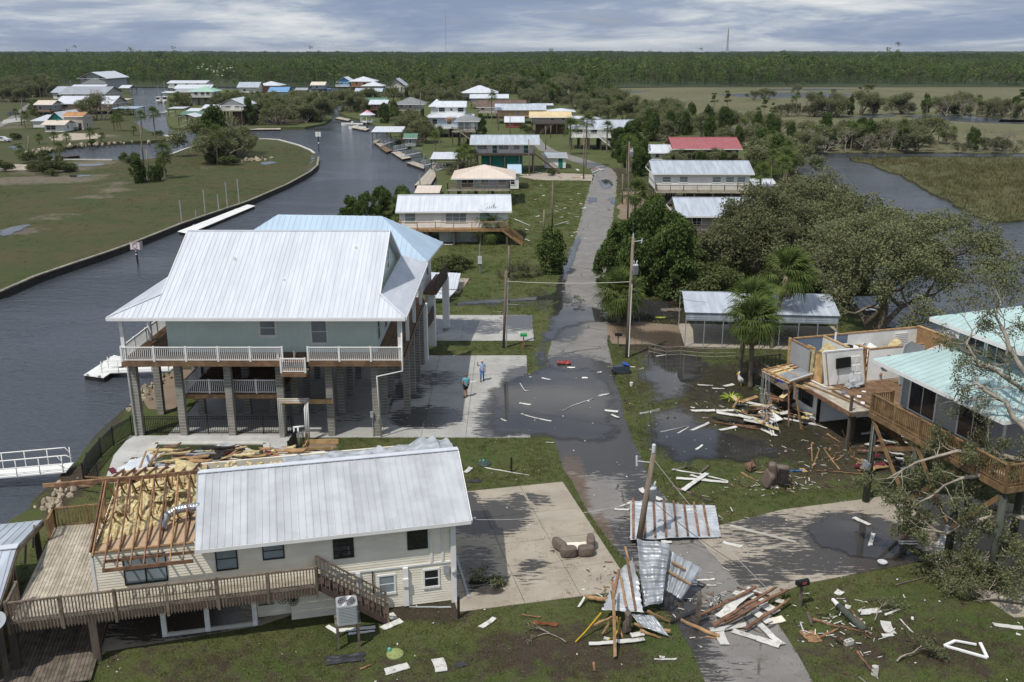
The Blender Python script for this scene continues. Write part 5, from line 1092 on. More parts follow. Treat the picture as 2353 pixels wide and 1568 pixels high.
house('grey_metal_house','grey house with ribbed grey metal roof half hidden by the oaks',1566,1800,552,498,455,9,'gx',528,'wall_greybeige','roof_bluegrey',.7,[(.15,1.1,.4,1.2,G1,2),(.5,1.1,.4,1.2)],None,1.8,'wood_old','wood_old',pw=.5,rot=-1)
house('gabled_lodge','large grey gabled lodge with white roof rising behind the village',186,244,208,181,166,34,'gy',None,'wall_grey','roof_white',1.5,[(.2,1.5,6,2),(.8,1.5,6,2)],None)
house('grey_flat_house','long low house with dull grey roof in the village',140,240,232,216.5,199.5,22,'gx',226,'wall_greybeige','roof_grey',1.0,[(.3,2,.6,1.3),(.7,2,.6,1.3)],None)
house('white_strip_house','long thin white roof beyond the dull grey roof',168,240,222,200,195,8,'gx',None,'white','roof_white',.8,[],None,side=False)
house('pale_wing_house','pale roofed wing beside the dull grey roof',122,146,228,213,199,16,'gx',None,'white','roof_bluegrey',.8,[(.5,1.4,.8,1.2)],None,side=False)
house('broad_white_house','broad white roofed house with brown deck behind the bare oak',131,257,262,239,221,15,'gx',252,'wall_greybeige','roof_white',.8,[(.15,2,.5,1.5),(.4,2,.5,1.5),(.7,2,.5,1.5)],None,3.0,'deck_brown','deck_brown')
house('mint_cottage','small raised cottage with beige roof and mint wall',84,119,266,241,231,8,'gx',256,'wall_grey','roof_tan',.8,[(.25,1.1,.5,1.2)],None,1.5,'deck_brown','deck_brown',lower=(.0,.6,'wall_teal'))
house('teal_gable_house','white roofed house with a bright teal gable',116,146,297,278,258,14,'gy',None,'wall_teal','roof_white',.8,[(.5,1,.8,1)],None)
house('white_carport_wing','low white roof running left from the teal gable',76,116,297,278,264,11,'shed',None,'white','roof_white',.5,[],None,side=False,Y=318)
house('tan_cottage','low white cottage with tan roof in front of the teal gable',103,147,302,287,277,6.5,'gx',None,'white','roof_tan',.8,[(.2,1.3,.7,1.3),(.45,1.3,.7,1.3)],None,Y=300)
house('orange_roof_house','boxy grey and white house with orange roof deck',148,191,300,268,258,7,'gx',None,'wall_greybeige','roof_orange',.4,[(.5,1.6,.8,1.4,GB),(.4,1.3,3.6,1.0)],[(.82,'frame_dark')],ribs=False)
house('canal_white_house','long white roofed house at the head of the canal',388,471,210,191.5,185.5,14,'gx',201,'white','roof_white',1.0,[(.2,2,.6,1.6),(.5,2,.6,1.6),(.8,2,.6,1.6)],None,2,'white','white_trim')
house('canal_low_house','low wide house with bright white roof behind the mint roof',404,482,218,204,195,12,'gx',None,'wall_greybeige','roof_white',.8,[(.2,2,.8,1.3)],None)
house('mint_roof_house','two-storey house under a mint green hipped roof with balconies',438,488,242,211,198.5,12,'hip',222.5,'white','roof_mint',1.2,[(.25,1.6,.4,1.7),(.55,1.6,.4,1.7),(.8,1.4,.4,1.7)],None,2.2,'concrete_white','white_trim',lower=(.02,.95,'wall_greybeige'))
house('grey_wing_house','low grey roofed wing left of the mint green roof',404,438,230,212,205,10,'gx',None,'wall_salmon','roof_grey',.8,[(.4,1.3,.8,1.2)],None,side=False)
house('white_gable_house','white house with pale gabled roof on stilts among trees',508,560,288,243,227.5,14,'gy',253,'white','roof_white',1.0,[(.3,1.5,.5,1.5),(.7,1.5,.5,1.5)],None,2.5,'deck_grey','white_trim',lower=(.5,.95,'wall_brown'))
house('white_wing_house','low white roofed wing beside the pale gable house',468,508,285,249,241,8,'gx',256,'wall_greybeige','roof_white',.6,[(.5,1.2,.6,1.2)],None,side=False)
house('grey_gable_house','house with blue-grey gabled roof beyond the island trees',549,592,214,201,189,12,'gx',None,'white','roof_bluegrey',1.0,[(.3,1.4,.8,1.2)],None)
house('salmon_house','salmon house under a white pyramid roof beyond the island trees',596,640,212,197,187,14,'hip',None,'wall_salmon','roof_white',1.4,[(.75,4,1.2,1.6,G1,3)],None)
house('blue_roof_cottage','small house with bright blue metal roof among trees',620,660,226,211,200.5,10,'gx',None,'wall_blue','roof_blue',.8,[(.2,1.0,.8,1.2)],None)
house('cream_cottage','cream roofed cottage on posts by the far channel',717,744,214,196,188.5,9,'gx',205,'wall_blue','roof_tan',1.0,[(.4,1.2,.5,1.2)],None)
house('grey_boat_cottage','little grey roofed cabin at the far channel',681,704,215,207,202,7,'gx',None,'wall_grey','roof_grey',.8,[],None,side=False)
house('bright_blue_house','bright blue gabled house on stilts with white railing',778,804,214,189,177.5,14,'gy',198,'wall_brightblue','roof_white',1.2,[(.3,.8,.4,1.8),(.65,.9,1,1.3)],None,11.5,'white','white_trim')
house('tan_hip_house','tan house under a broad white hipped roof next to the blue house',806,858,214,187.5,176,14,'hip',198,'wall_peach','roof_white',1.4,[(.25,1.2,.5,1.6),(.6,1.6,.5,1.6)],None,2,'wall_salmon','rail_gold')
house('white_hip_cottage','small grey house with white hipped roof before the pines',836,876,216,198,188,10,'hip',None,'wall_grey','roof_white',1.4,[(.4,1.3,.8,1.3),(.75,1.3,.8,1.3)],None)
house('long_teal_house','long low white roof over pale teal walls',818,876,221,210.5,203,8,'gx',None,'roof_mint','roof_bluegrey',.8,[(.3,1.4,.8,1.2),(.6,1.4,.8,1.2)],None)
house('round_window_house','grey gabled house with round attic window and tall porch',890,931,224,200,181,16,'gy',212,'wall_greybeige','roof_bluegrey',1.0,[(.2,.9,.5,2.2),(.4,.9,.5,2.2),(.6,.9,.5,2.2),(.8,.9,.5,2.2)],None,11.5,'deck_grey','wall_greybeige')
house('grey_canal_house','grey hipped roof house with long deck above the canal',912,968,278,240.5,223,11,'hip',252,'wall_blue','roof_shingle',1.2,[(.2,1,.5,1.5),(.55,1,.5,1.5)],None,2.2,'deck_grey','rail_brown',(.4,1),ribs=False)
house('green_roof_house','low house with dull green roof near the canal',840,884,262,237,225,9,'gx',249,'wall_brown','roof_green',.8,[(.3,1,.7,1.2)],None)
house('brown_balcony_house','brown two-storey house with open balconies and white roof',852,886,270,240,230,9,'gx',251,'wall_brown','roof_white',.8,[(.3,1.2,.5,1.5),(.7,1.2,.5,1.5)],None,2,'deck_brown','lumber_red',lower=(0,1,'wall_brown'))
def boathouse(label,x0,x1,yb,ye,yr,dep,roof='roof_white',kind='shed',boat=False,deck=True):
 Y=dist(yb,WZ);ze=hz(ye,Y);X0,X1=wx(x0,Y,ze),wx(x1,Y,ze);h=(X1-X0)/2;t=thing('boathouse',label,'boathouse',((X0+X1)/2,Y,WZ));e=ze-WZ;r=MB();zr=hz(yr,Y+dep*(1 if kind=='shed' else .5))-WZ;zr=max(zr,e+.25)
 if kind=='shed':roof_plane(t,[(-h,-.3,e),(h,-.3,e),(h,dep,zr),(-h,dep,zr)],.8,roof,.035,mb=r)
 elif kind=='gy':
  roof_plane(t,[(-h,dep,e),(-h,-.3,e),(0,-.3,zr),(0,dep,zr)],.8,roof,.035,mb=r);roof_plane(t,[(h,-.3,e),(h,dep,e),(0,dep,zr),(0,-.3,zr)],.8,roof,.035,mb=r)
 else :
  roof_plane(t,[(-h,-.3,e),(h,-.3,e),(h,dep/2,zr),(-h,dep/2,zr)],.8,roof,.035,mb=r);roof_plane(t,[(h,dep,e),(-h,dep,e),(-h,dep/2,zr),(h,dep/2,zr)],.8,roof,.035,mb=r)
 r.build('roof',roof,t);n=max(1,round(2*h/4))
 for i in range(n+1):
  x=-h+.25+(2*h-.5)*i/n
  for y in (.1,dep-.3):beamo('pile','pile',t,(x,y,-.6),(x,y,(e if y<1 or kind!='shed' else zr)-.05),.22)
 for y in (.1,dep-.3):beamo('beam','wood_old',t,(-h,y,e-.2),(h,y,e-.2),.1,.22)
 if deck:boxo('deck','deck_grey',t,-h,-h+1.4,.0,dep,.55,.7);boxo('deck','deck_grey',t,-h+1.4,h,dep-1.6,dep,.55,.7)
 return t
boathouse('open boathouse with bright white slanting roof over the canal',853,924,334,304,291,9)
boathouse('blue-grey roofed boathouse beside the village palms',257,311,270,250,245,10,'roof_lightblue')
boathouse('low pale boathouse upstream of the blue-grey roofed one',259,292,245,230,227,8,'roof_tan')
boathouse('white gabled boathouse on white posts by the island',408,450,296,270,261,9,'roof_white','gy')
boathouse('flat white boathouse at the corner of the island',385,421,272,250,246,8)
boathouse('green roofed boathouse tucked behind the gabled one',413,464,284,264,256,8,'roof_green','gx')
boathouse('small white roof above the green boathouse',427,458,276,256,249,6)
boathouse('pale slanting boathouse at the head of the left canal',272,297,218,203,196,12,'roof_white','gx')
boathouse('white boathouse near the moored shrimp boats',370,408,222,214,210,7)
boathouse('little white boathouse beside the canal head',408,421,214,209,205,6)
boathouse('white marina roof with a torn sheet over the docks',988,1052,395,366,350,10)
boathouse('long white roofed boathouse on the marsh channel',1842,1950,474,443,426,7)
boathouse('small tin roofed boat shelter beneath the big oak',1975,2040,742,712,692,4,'roof_bluegrey')
boathouse('little blue roofed boathouse on the far channel',738,757,216,207,203,7,'roof_blue')
boathouse('low grey boathouse under the bright blue house',770,796,226,218,213,7,'roof_bluegrey')
boathouse('tan roofed boat shelter beside the tan cottage deck',952,1010,462,444,427,6,'roof_tan')
house('green_roof_shed','tiny grey shed with green roof and white railing on the canal',931,955,338,318,307,5,'gx',None,'wall_grey','roof_green',.5,[(.5,.7,.8,.9)],None,side=False)
gz=at(845,281);gt=thing('gazebo','screened white gazebo with pink and white roof by the canal','gazebo',(gz.x,gz.y,0))
for i in range(8):a=i*math.pi/4;beamo('post','white_trim',gt,(2.4*math.cos(a),2.4*math.sin(a),0),(2.4*math.cos(a),2.4*math.sin(a),2.6),.14)
MB().lathe([(2.2,0),(2.2,.5)],8).build('base','white',gt);MB().lathe([(2.9,2.5),(.1,4.0)],8).build('roof','roof_white',gt);MB().lathe([(1.4,3.32),(.1,4.06)],8).build('roof_cap','pink',gt)
p=at(1040,332);tr=thing('torn_roof_boards','bare orange roof boards on the corner of the grey hipped house','debris',(0,0,0));Y0=dist(336)-.9
q=[upr(1018,279,Y0+.1),upr(1034,281,Y0),upr(1052,268,Y0+3.4),upr(1030,270,Y0+3.2)];
for k in range(8):a,b=q[0].lerp(q[3],k/8),q[1].lerp(q[2],k/8);beamo('board','roof_orange',tr,a+Vector((0,0,.18)),b+Vector((0,0,.18)),.3,.05)
rw=thing('round_window','round dark attic window in the grey gable','window',tuple(upr(928-18,200,dist(224)-.06)))
MB().lathe([(.95,0),(.95,.1),(.7,.1)],18).build('frame','white_trim',rw);MB().lathe([(.7,0),(.7,.14)],18).build('pane','glass',rw);rw.rotation_euler=(RAD(90),0,0)
def dk4(label,px,mat='deck_grey',n=10):dock(A(px,-.2),label,mat,-.2,.35,n)
dk4('weathered dock below the marina roof',[(952,426),(990,424),(1018,378),(1000,376)],'deck_grey',16)
dk4('short floating dock in front of the marina',[(934,374),(974,388),(976,380),(950,371)],'deck_grey',8)
dk4('narrow floating dock before the green roofed shed',[(899,350),(925,366),(945,362),(918,348)],'deck_grey',8)
dk4('brown floating dock beside the white slanting boathouse',[(872,338),(888,350),(902,346),(884,335)],'deck_brown',8)
dk4('dock ramp platform under the white slanting boathouse',[(860,328),(873,337),(886,333),(874,326)],'deck_grey',6)
dk4('low dock along the island shore',[(535,298.5),(645,297.5),(645,294.5),(535,295)],'deck_grey',20)
dk4('short jetty at the tip of the village',[(375,317),(402,319),(405,316),(380,314)],'deck_grey',6)
dk4('floating slab in the quiet basin',[(145,362),(183,358),(183,356),(142,359)],'deck_dark',8)
dk4('pale dock beside the pontoon near the pink gazebo',[(800,292),(840,300),(850,296),(815,288)],'deck_grey',8)
dk4('brown dock upstream near the gazebo',[(770,272),(800,278),(806,274),(780,269)],'deck_grey',8)
dk4('small brown dock before the white gabled boathouse',[(396,285),(412,290),(420,283),(404,279)],'deck_grey',8)
dk4('tan dock among the village palms',[(293,282),(312,285),(313,279),(297,276)],'lumber',6)
dk4('dark jetty with rails on the marsh channel',[(1818,398),(1858,413),(1862,409),(1835,395)],'wood_old',8)
for x0,y0,x1,y1,lab in ((905,345,935,342,'thin metal ramp to the narrow floating dock'),(970,380,1000,376,'metal ramp below the marina roof'),(995,392,1022,388,'short metal ramp onto the weathered dock'),(880,332,915,322,'latticed metal ramp beneath the white slanting boathouse'),(925,358,965,352,'long white metal ramp beside the green roofed shed')):
 a,b=at(x0,y0,0),at(x1,y1,.2);gangway((a.x,a.y,0),math.degrees(math.atan2(b.y-a.y,b.x-a.x)),(b-a).length,1.2,lab,'alu',1.0,.35,-.1)
p=at(1004,400,-.3)
for bx,by,ty,lb in ((975,385,352,'light pole with white lamp head on the short floating dock'),(965,430,400,'plain steel pole at the end of the weathered dock')):
 p=at(bx,by,-.3);tag(MB().tube([(p.x,p.y,WZ-.4),(p.x,p.y,hz(ty,p.y))],.11,8).build('dock_pole','alu'),lb,'pole')
def boat(label,x,y,L,W,rz,hull='white',cabin=0,group=None,red=None):
 p=at(x,y,WZ);t=thing('boat',label,'boat',(p.x,p.y,WZ),rz,group);mb=MB();n=10
 for zf,s in ((-.2,.7),(.35,.93),(.7,1.0)):
  for k in range(n+1):u=k/n;wv=(1-max(0,(u-.55)/.45)**2)*W/2*s;mb.v.append((-L/2+L*u,-wv,zf+.25*u*u*(zf>0)))
  for k in range(n,-1,-1):u=k/n;wv=(1-max(0,(u-.55)/.45)**2)*W/2*s;mb.v.append((-L/2+L*u,wv,zf+.25*u*u*(zf>0)))
 m_=2*(n+1)
 for r in range(2):
  for k in range(m_):mb.f.append((r*m_+k,r*m_+(k+1)%m_,(r+1)*m_+(k+1)%m_,(r+1)*m_+k))
 mb.f.append(tuple(range(m_))[::-1]);mb.build('hull',hull,t)
 MB().prism([(v[0]*.93,v[1]*.86)for v in mb.v[2*m_:]],.45,.5).build('cockpit','deck_grey',t)
 if cabin:
  boxo('cabin','white',t,-L*.12,L*.2,-W*.3,W*.3,.5,.5+cabin);boxo('cabin_window','glass',t,L*.2,L*.2+.03,-W*.24,W*.24,.5+cabin*.5,.5+cabin*.85);boxo('roof','white_trim',t,-L*.16,L*.23,-W*.34,W*.34,.5+cabin,.58+cabin)
 else :boxo('console','white_trim',t,-.3,.3,-.35,.35,.5,1.35);boxo('motor','felt',t,-L/2-.4,-L/2+.1,-.2,.2,.2,1.1)
 return t
bt=boat('white shrimp boat with mast moored at the canal head',381,236,11,3.6,-80,'white',2.4);MB().tube([(0,0,2),(0,0,10)],.1,6).build('mast','alu',bt);MB().tube([(0,0,7.5),(-3.5,0,3)],.06,6).build('boom','alu',bt)
bt=boat('white cabin boat moored next to the shrimp boat',366,236,10,3.4,-85,'concrete_white',2.2);MB().tube([(0,0,2),(0,0,8)],.1,6).build('mast','alu',bt)
boat('low white skiff in the left canal',382,262,6,2.2,10);boat('white skiff beside the canal head docks',398,236,6,2.2,0);boat('white pontoon boat by the gazebo docks',810,289,8,2.6,170);boat('small white runabout by the brown dock',822,297,6,2.2,175);boat('little white boat off the village jetty',398,318,6.5,2.3,165)
boat('white motorboat hauled behind the wrecked house',2200,790,7,2.6,160,'white',0)
def car(label,x,y,rz,mat):
 p=at(x,y);t=thing('parked_car',label,'car',(p.x,p.y,0),rz)
 pr=[(-2.25,.35),(-2.2,.85),(-1.6,.98),(-1.0,1.5),(.5,1.52),(1.15,1.0),(2.05,.88),(2.2,.4)];mb=MB();n=len(pr)
 for s in (-.88,.88):mb.v+=[(x_,s*(.86 if z_>1.2 else 1),z_)for x_,z_ in pr]
 mb.f+=[tuple(range(n)),tuple(range(n,2*n))[::-1]]+[(k,n+k,n+(k+1)%n,(k+1)%n)for k in range(n)];mb.build('body',mat,t)
 for s in (-.87,.87):g=MB();g.poly([(-1.25,s*1.01,1.02),(.95,s*1.01,1.02),(.45,s*.9,1.42),(-.95,s*.9,1.42)]);g.build('side_glass','glass',t)
 for x_ in (-1.4,1.35):
  for s in (-.85,.85):w=obj('wheel',MB().lathe([(.3,-.11),(.34,-.08),(.34,.08),(.3,.11)],14).mesh('wheel','tyre'),t,(x_,s,.34),(RAD(90),0,0));MB().lathe([(.18,-.12),(.18,.12)],10).build('rim','alu',w)
 return t
car('dark grey car parked beside the village road',32,265,10,'car_grey');car('white car at the edge of the village sand',6,327,-5,'car_white')
# vegetation
leafmat('oak_leaf',(.125,.14,.066),(.225,.235,.125),.2)
leafmat('oak_leaf_near',(.10,.115,.05),(.205,.215,.115),.25)
leafmat('cedar_leaf',(.055,.085,.026),(.115,.16,.05),.15)
leafmat('myrtle_leaf',(.07,.092,.036),(.145,.165,.068),.2)
leafmat('marsh_leaf',(.09,.10,.055),(.175,.175,.10),.2)
leafmat('pine_leaf',(.06,.095,.026),(.13,.18,.05),.15)
leafmat('palm_leaf',(.075,.11,.030),(.16,.20,.065),.25)
leafmat('palm_dead',(.16,.12,.07),(.24,.19,.12),.1)
leafmat('forest_a',(.055,.092,.028),(.118,.172,.052),.12,.3)
leafmat('forest_b',(.076,.11,.032),(.16,.205,.06),.12,.3)
leafmat('forest_c',(.075,.08,.05),(.14,.14,.085),.12,.3)
def unit(v):return v/np.maximum(np.linalg.norm(v,axis=1,keepdims=True),1e-9)
def leaf_quads(C,size,rng,asp=.5,up=.35,wind=(0,0,0),wamt=0.0):
 n=len(C);nr=unit(rng.normal(size=(n,3))+np.array([0,0,up*2]));t=rng.normal(size=(n,3))+np.array(wind)*wamt*2
 t=unit(t-nr*(t*nr).sum(1,keepdims=True));b=np.cross(nr,t);s=(size*rng.uniform(.6,1.35,n))[:,None]
 return np.stack([C-t*s*.5,C+b*s*asp*.5,C+t*s*.5,C-b*s*asp*.5],1).reshape(-1,3)
def clump_points(cent,rad,n,rng,flat=.75,shell=.45):
 cent=np.asarray(cent,float);k=rng.integers(0,len(cent),n);d=unit(rng.normal(size=(n,3)));r=rng.uniform(shell,1.0,n)**.7
 rd=np.broadcast_to(rad,(len(cent),))[k]
 return cent[k]+d*(r*rd)[:,None]*np.array([1,1,flat])
def grow(mb,rng,p,d,L,r,lvl,maxl,tips,up=.15,spread=.7,kids=(2,3),sides=6,shrink=.72,wig=.22):
 pts=[Vector(p)];d=Vector(d).normalized()
 for k in range(3):
  d=(d+Vector(rng.normal(size=3))*wig+Vector((0,0,up))).normalized();pts.append(pts[-1]+d*(L/3))
 mb.tube(pts,[r,r*.88,r*.76,r*.64],max(3,sides-lvl),False)
 if lvl>=maxl-1:tips+=[tuple(pts[2]),tuple(pts[3])]
 if lvl<maxl:
  for k in range(int(rng.integers(kids[0],kids[1]+1))):
   ax=Vector(rng.normal(size=3));nd=(d+(ax-d*ax.dot(d)).normalized()*spread*rng.uniform(.6,1.2)).normalized()
   grow(mb,rng,pts[3]if k else pts[3],nd,L*shrink*rng.uniform(.8,1.15),r*.62,lvl+1,maxl,tips,up,spread,kids,sides,shrink,wig)
def oak_meshes(seed,H=10,trunk=.42,stems=3,n=26000,leaf=.24,lvl=4,lean=(0,0),mat='oak_leaf',bark='bark',rad=.95,spread=.62,up=.06,width=1.0,dome=None):
 rng=np.random.default_rng(seed);mb=MB();tips=[]
 for s in range(stems):
  a=2*math.pi*s/stems+rng.uniform(-.4,.4);grow(mb,rng,(math.cos(a)*.25,math.sin(a)*.25,-.2),(math.cos(a)*.55*width+lean[0],math.sin(a)*.55*width+lean[1],1),H*.36,trunk,0,lvl,tips,up,spread,(2,3))
 T=np.array(tips);C=clump_points(T,rad,n,rng)
 if dome:
  c,r,m=dome;d=unit(rng.normal(size=(m,3)));d[:,2]=np.where(d[:,2]<-.25,-d[:,2],d[:,2]);rr_=rng.uniform(.62,1.0,m)**.6
  bump_=np.array([noise.noise(Vector(v)*2.6+Vector((seed,0,0)))*.22+noise.noise(Vector(v)*6+Vector((0,seed,0)))*.12 for v in d]);E=np.array(c)+d*(rr_*(1+bump_))[:,None]*np.array(r)
  gap=np.array([noise.noise(Vector(v)*.42+Vector((0,0,seed)))+.6*noise.noise(Vector(v)*1.1)for v in E]);E=E[gap>-.06];C=np.concatenate([C,E])
  for k in range(60):
   e=E[rng.integers(len(E))];b=Vector(tips[int(np.argmin(((T-e)**2).sum(1)))]);mb.tube([b,b.lerp(Vector(e),.5)+Vector(rng.normal(size=3))*.2,Vector(e)],[.05,.035,.015],4,False)
 q=leaf_quads(C,leaf,rng)
 return mb.mesh('trunk',bark,True),fastmesh('crown',q,4,mat)
def cedar_meshes(seed,H=6,W=2.6,n=9500,leaf=.27,mat='cedar_leaf'):
 rng=np.random.default_rng(seed);cs,rs=[],[]
 for k in range(58):
  u=rng.uniform(.05,.97);z=H*u;w=W*.5*(math.sin(math.pi*(u*.84+.14))**.7)*rng.uniform(.75,1.25);a=rng.uniform(0,6.28);cs.append((math.cos(a)*w*.72,math.sin(a)*w*.72,z));rs.append(.22*W*.5+.30*rng.uniform())
 C=clump_points(cs,np.array(rs),n,rng,1.3);C[:,2]=np.maximum(C[:,2],.1);q=leaf_quads(C,leaf,rng,.38,.2,(0,0,1),1.2);mb=MB().tube([(0,0,-.2),(.05,0,H*.5),(0,0,H*.92)],[.16,.1,.03],6,False)
 for k in range(10):c=cs[k];mb.tube([(0,0,c[2]*.7),c],[.05,.015],4,False)
 return mb.mesh('trunk','bark',True),fastmesh('crown',q,4,mat)
def bush_meshes(seed,H=2.2,W=2.6,n=2600,leaf=.26,mat='myrtle_leaf',bare=0.0):
 rng=np.random.default_rng(seed);mb=MB();tips=[]
 for s in range(6):
  a=rng.uniform(0,6.28);grow(mb,rng,(math.cos(a)*.15,math.sin(a)*.15,-.1),(math.cos(a)*.6*W/H,math.sin(a)*.6*W/H,1),H*.45,.05*H/2.2,0,2,tips,.05,.6,(2,3),5)
 T=np.array(tips);C=clump_points(T,.3*W*.5+.18,int(n*(1-bare)),rng,.9);C[:,2]=np.maximum(C[:,2],.05)
 return mb.mesh('stem','bark_pale' if bare else 'bark',True),fastmesh('crown',leaf_quads(C,leaf,rng),4,mat)
def bare_meshes(seed,H=5,r=.14,lvl=5):
 rng=np.random.default_rng(seed);mb=MB();tips=[]
 for s in range(2):grow(mb,rng,(0,0,-.1),(rng.normal()*.35,rng.normal()*.35,1),H*.34,r,0,lvl,tips,.04,.62,(2,3),6)
 C=clump_points(np.array(tips),.4,160,rng);return mb.mesh('trunk','bark_pale',True),fastmesh('crown',leaf_quads(C,.16,rng),4,'marsh_leaf')
def pine_meshes(seed,H=12,n=1500,leaf=.5):
 rng=np.random.default_rng(seed);mb=MB().tube([(0,0,-.2),(.1,0,H*.5),(0,.1,H*.95)],[.2,.14,.05],6,False);cs=[]
 for k in range(11):
  z=H*rng.uniform(.58,1.0);a=rng.uniform(0,6.28);w=rng.uniform(.4,1.0)*(2.6-1.6*(z/H));c=(math.cos(a)*w,math.sin(a)*w,z);cs.append(c);mb.tube([(0,0,z-.5),c],[.06,.02],4,False)
 return mb.mesh('trunk','bark',True),fastmesh('crown',leaf_quads(clump_points(cs,.95,n,rng,.6),leaf,rng,.4),4,'pine_leaf')
def frond_quads(rng,droop=.5,L=1.0,pet=.9,seg=22):
 Q=[];P0=np.array([pet,0,0.0])
 for k in range(3):a,b=np.array([pet*k/3,0,.06*k]),np.array([pet*(k+1)/3,0,.06*(k+1)]);w=np.array([0,.022,0]);Q+=[a-w,b-w,b+w,a+w]
 P0=np.array([pet,0,.18])
 for s in range(seg):
  ph=math.radians(-118+236*(s+.5)/seg);l=L*(1-.28*abs(ph)/2.06)*rng.uniform(.9,1.08);d=np.array([math.cos(ph),math.sin(ph),.08]);w=np.array([-math.sin(ph),math.cos(ph),.25])*.034
  m=P0+d*l*.55+np.array([0,0,.05-.1*droop]);e=P0+d*l*.92+np.array([0,0,-.55*droop*l*rng.uniform(.7,1.3)]);Q+=[P0-w*.4,m-w,m+w,P0+w*.4,m-w,e-w*.12,e+w*.12,m+w]
 return np.array(Q)
_rng=np.random.default_rng(77)
FROND=[fastmesh('frond',frond_quads(_rng,d,l),4,'palm_leaf')for d,l in ((.3,1.05),(.6,1.1),(.95,1.0))];FROND_DEAD=fastmesh('frond',frond_quads(_rng,1.3,.8),4,'palm_dead')
def palm_frames(rng,n,wind):
 o=[]
 for k in range(n):
  el=RAD(80-125*(k/n)**.9);az=k*2.399+rng.uniform(-.3,.3);d=Vector((math.cos(az)*math.cos(el),math.sin(az)*math.cos(el),math.sin(el)))+Vector(wind)*.55;d.normalize()
  y=Vector((0,0,1)).cross(d);y=y.normalized()if y.length>.05 else Vector((0,1,0));z=d.cross(y);o.append((Matrix((d,y,z)).transposed(),k/n))
 return o
def palm_trunk(H,lean=(0,0),r=.17,boots=True):
 n=12;pts=[(lean[0]*(k/n)**1.6,lean[1]*(k/n)**1.6,-.2+(H+.2)*k/n)for k in range(n+1)];rr=[r*(1.35 if k==0 else 1.0+.08*(k%2))for k in range(n+1)];rr[-1]=r*1.3;rr[-2]=r*1.25
 return MB().tube(pts,rr,9,True).mesh('trunk','palm_bark',True)
def near_palm(label,x,y,H,s=1.0,lean=(0,0),n=34,wind=(.5,.1,0),seed=1,group=None):
 p=at(x,y);rng=np.random.default_rng(seed);t=thing('cabbage_palm',label,'palm',(p.x,p.y,0),0,group);obj('trunk',palm_trunk(H,lean),t)
 for m,u in palm_frames(rng,n,wind):
  obj('frond',FROND[0 if u<.35 else 1 if u<.7 else 2],t,(lean[0],lean[1],H),m.to_euler(),(s,)*3)
 for k in range(5):a=k*1.3;d=Vector((math.cos(a)*.35,math.sin(a)*.35,-1)).normalized();y_=Vector((0,0,1)).cross(d).normalized();obj('dead_frond',FROND_DEAD,t,(lean[0],lean[1],H-.1),Matrix((d,y_,d.cross(y_))).transposed().to_euler(),(s*.8,)*3)
 return t
def palm_crown_mesh(seed,n=26,wind=(.4,.1,0),s=1.0):
 rng=np.random.default_rng(seed);base=[frond_quads(rng,d,1.05,.8,14)for d in (.3,.6,1.0)];Q=[]
 for m,u in palm_frames(rng,n,wind):Q.append((base[0 if u<.35 else 1 if u<.7 else 2]@np.array(m.transposed()))*s)
 return fastmesh('crown',np.concatenate(Q),4,'palm_leaf')
PALM_T=[palm_trunk(1.0,(l,0),.16)for l in (0,.05,-.06)];PALM_C=[palm_crown_mesh(s_,26,w_)for s_,w_ in ((3,(.6,0,.1)),(4,(.45,.2,0)),(5,(.7,-.1,0)))]
LIB={'oak':[oak_meshes(s_,8,.22,4,9000,.36,3,rad=1.25,up=.1)for s_ in (1,2,41)],'cedar':[cedar_meshes(s_,6,2.8)for s_ in (3,4,5)],'bush':[bush_meshes(s_)for s_ in (6,7,8)],'marsh':[bush_meshes(s_,3.2,3.0,1500,.34,'marsh_leaf',.25)for s_ in (11,12)],'bare':[bare_meshes(s_)for s_ in (14,15)],'pine':[pine_meshes(s_)for s_ in (17,18)]}
BASEH={'oak':8.0,'cedar':6.0,'bush':2.4,'marsh':3.4,'bare':5.0,'pine':12.0}
NAMES={'oak':('oak_tree','tree'),'cedar':('cedar_tree','tree'),'bush':('shrub','shrub'),'marsh':('marsh_shrub','shrub'),'bare':('bare_tree','tree'),'pine':('pine_tree','tree'),'palm':('palm_tree','palm')}
VR=random.Random(99)
def plant(kind,x,y,H,label,group=None,wide=1.0,P=None):
 p=P or at(x,y);nm,cat=NAMES[kind];t=thing(nm,label,cat,(p.x,p.y,0),VR.uniform(0,360)if kind!='palm' else VR.uniform(-25,25),group);k=VR.random()
 if kind=='palm':
  i=int(k*3);obj('trunk',PALM_T[i],t,scale=(1,1,H-.2));s=VR.uniform(.9,1.15)*(.8 if H<3 else 1.0)*wide;obj('crown',PALM_C[int(VR.random()*3)],t,((0,.05,-.06)[i],0,H-.2),scale=(s,)*3);return t
 a,b=LIB[kind][int(k*len(LIB[kind]))];s=H/BASEH[kind];w=s*wide*VR.uniform(.88,1.12);obj('trunk' if kind not in ('bush','marsh')else 'stem',a,t,scale=(w,w,s));obj('crown',b,t,scale=(w,w,s));return t
def grove(label,group,poly,n,kinds,h0,h1,seed,wide=1.0,ymin=None):
 """scatter single trees inside an outline given by photo bearings, further ones first"""
 rr=random.Random(seed);w=A(poly);xs=[q[0]for q in w];ys=[q[1]for q in w];m=0;tries=0
 while m<n and tries<n*40:
  tries+=1;q=(rr.uniform(min(xs),max(xs)),rr.uniform(min(ys),max(ys)))
  if not inside(np.array([q]),w)[0]:continue
  k=rr.choices([a for a,b in kinds],[b for a,b in kinds])[0];f={'bush':.42,'marsh':.6,'bare':.8,'palm':.85,'pine':1.35}.get(k,1.0)
  plant(k,0,0,rr.uniform(h0,h1)*f,label[k]if isinstance(label,dict)else label,group,wide,Vector((*q,0)));m+=1
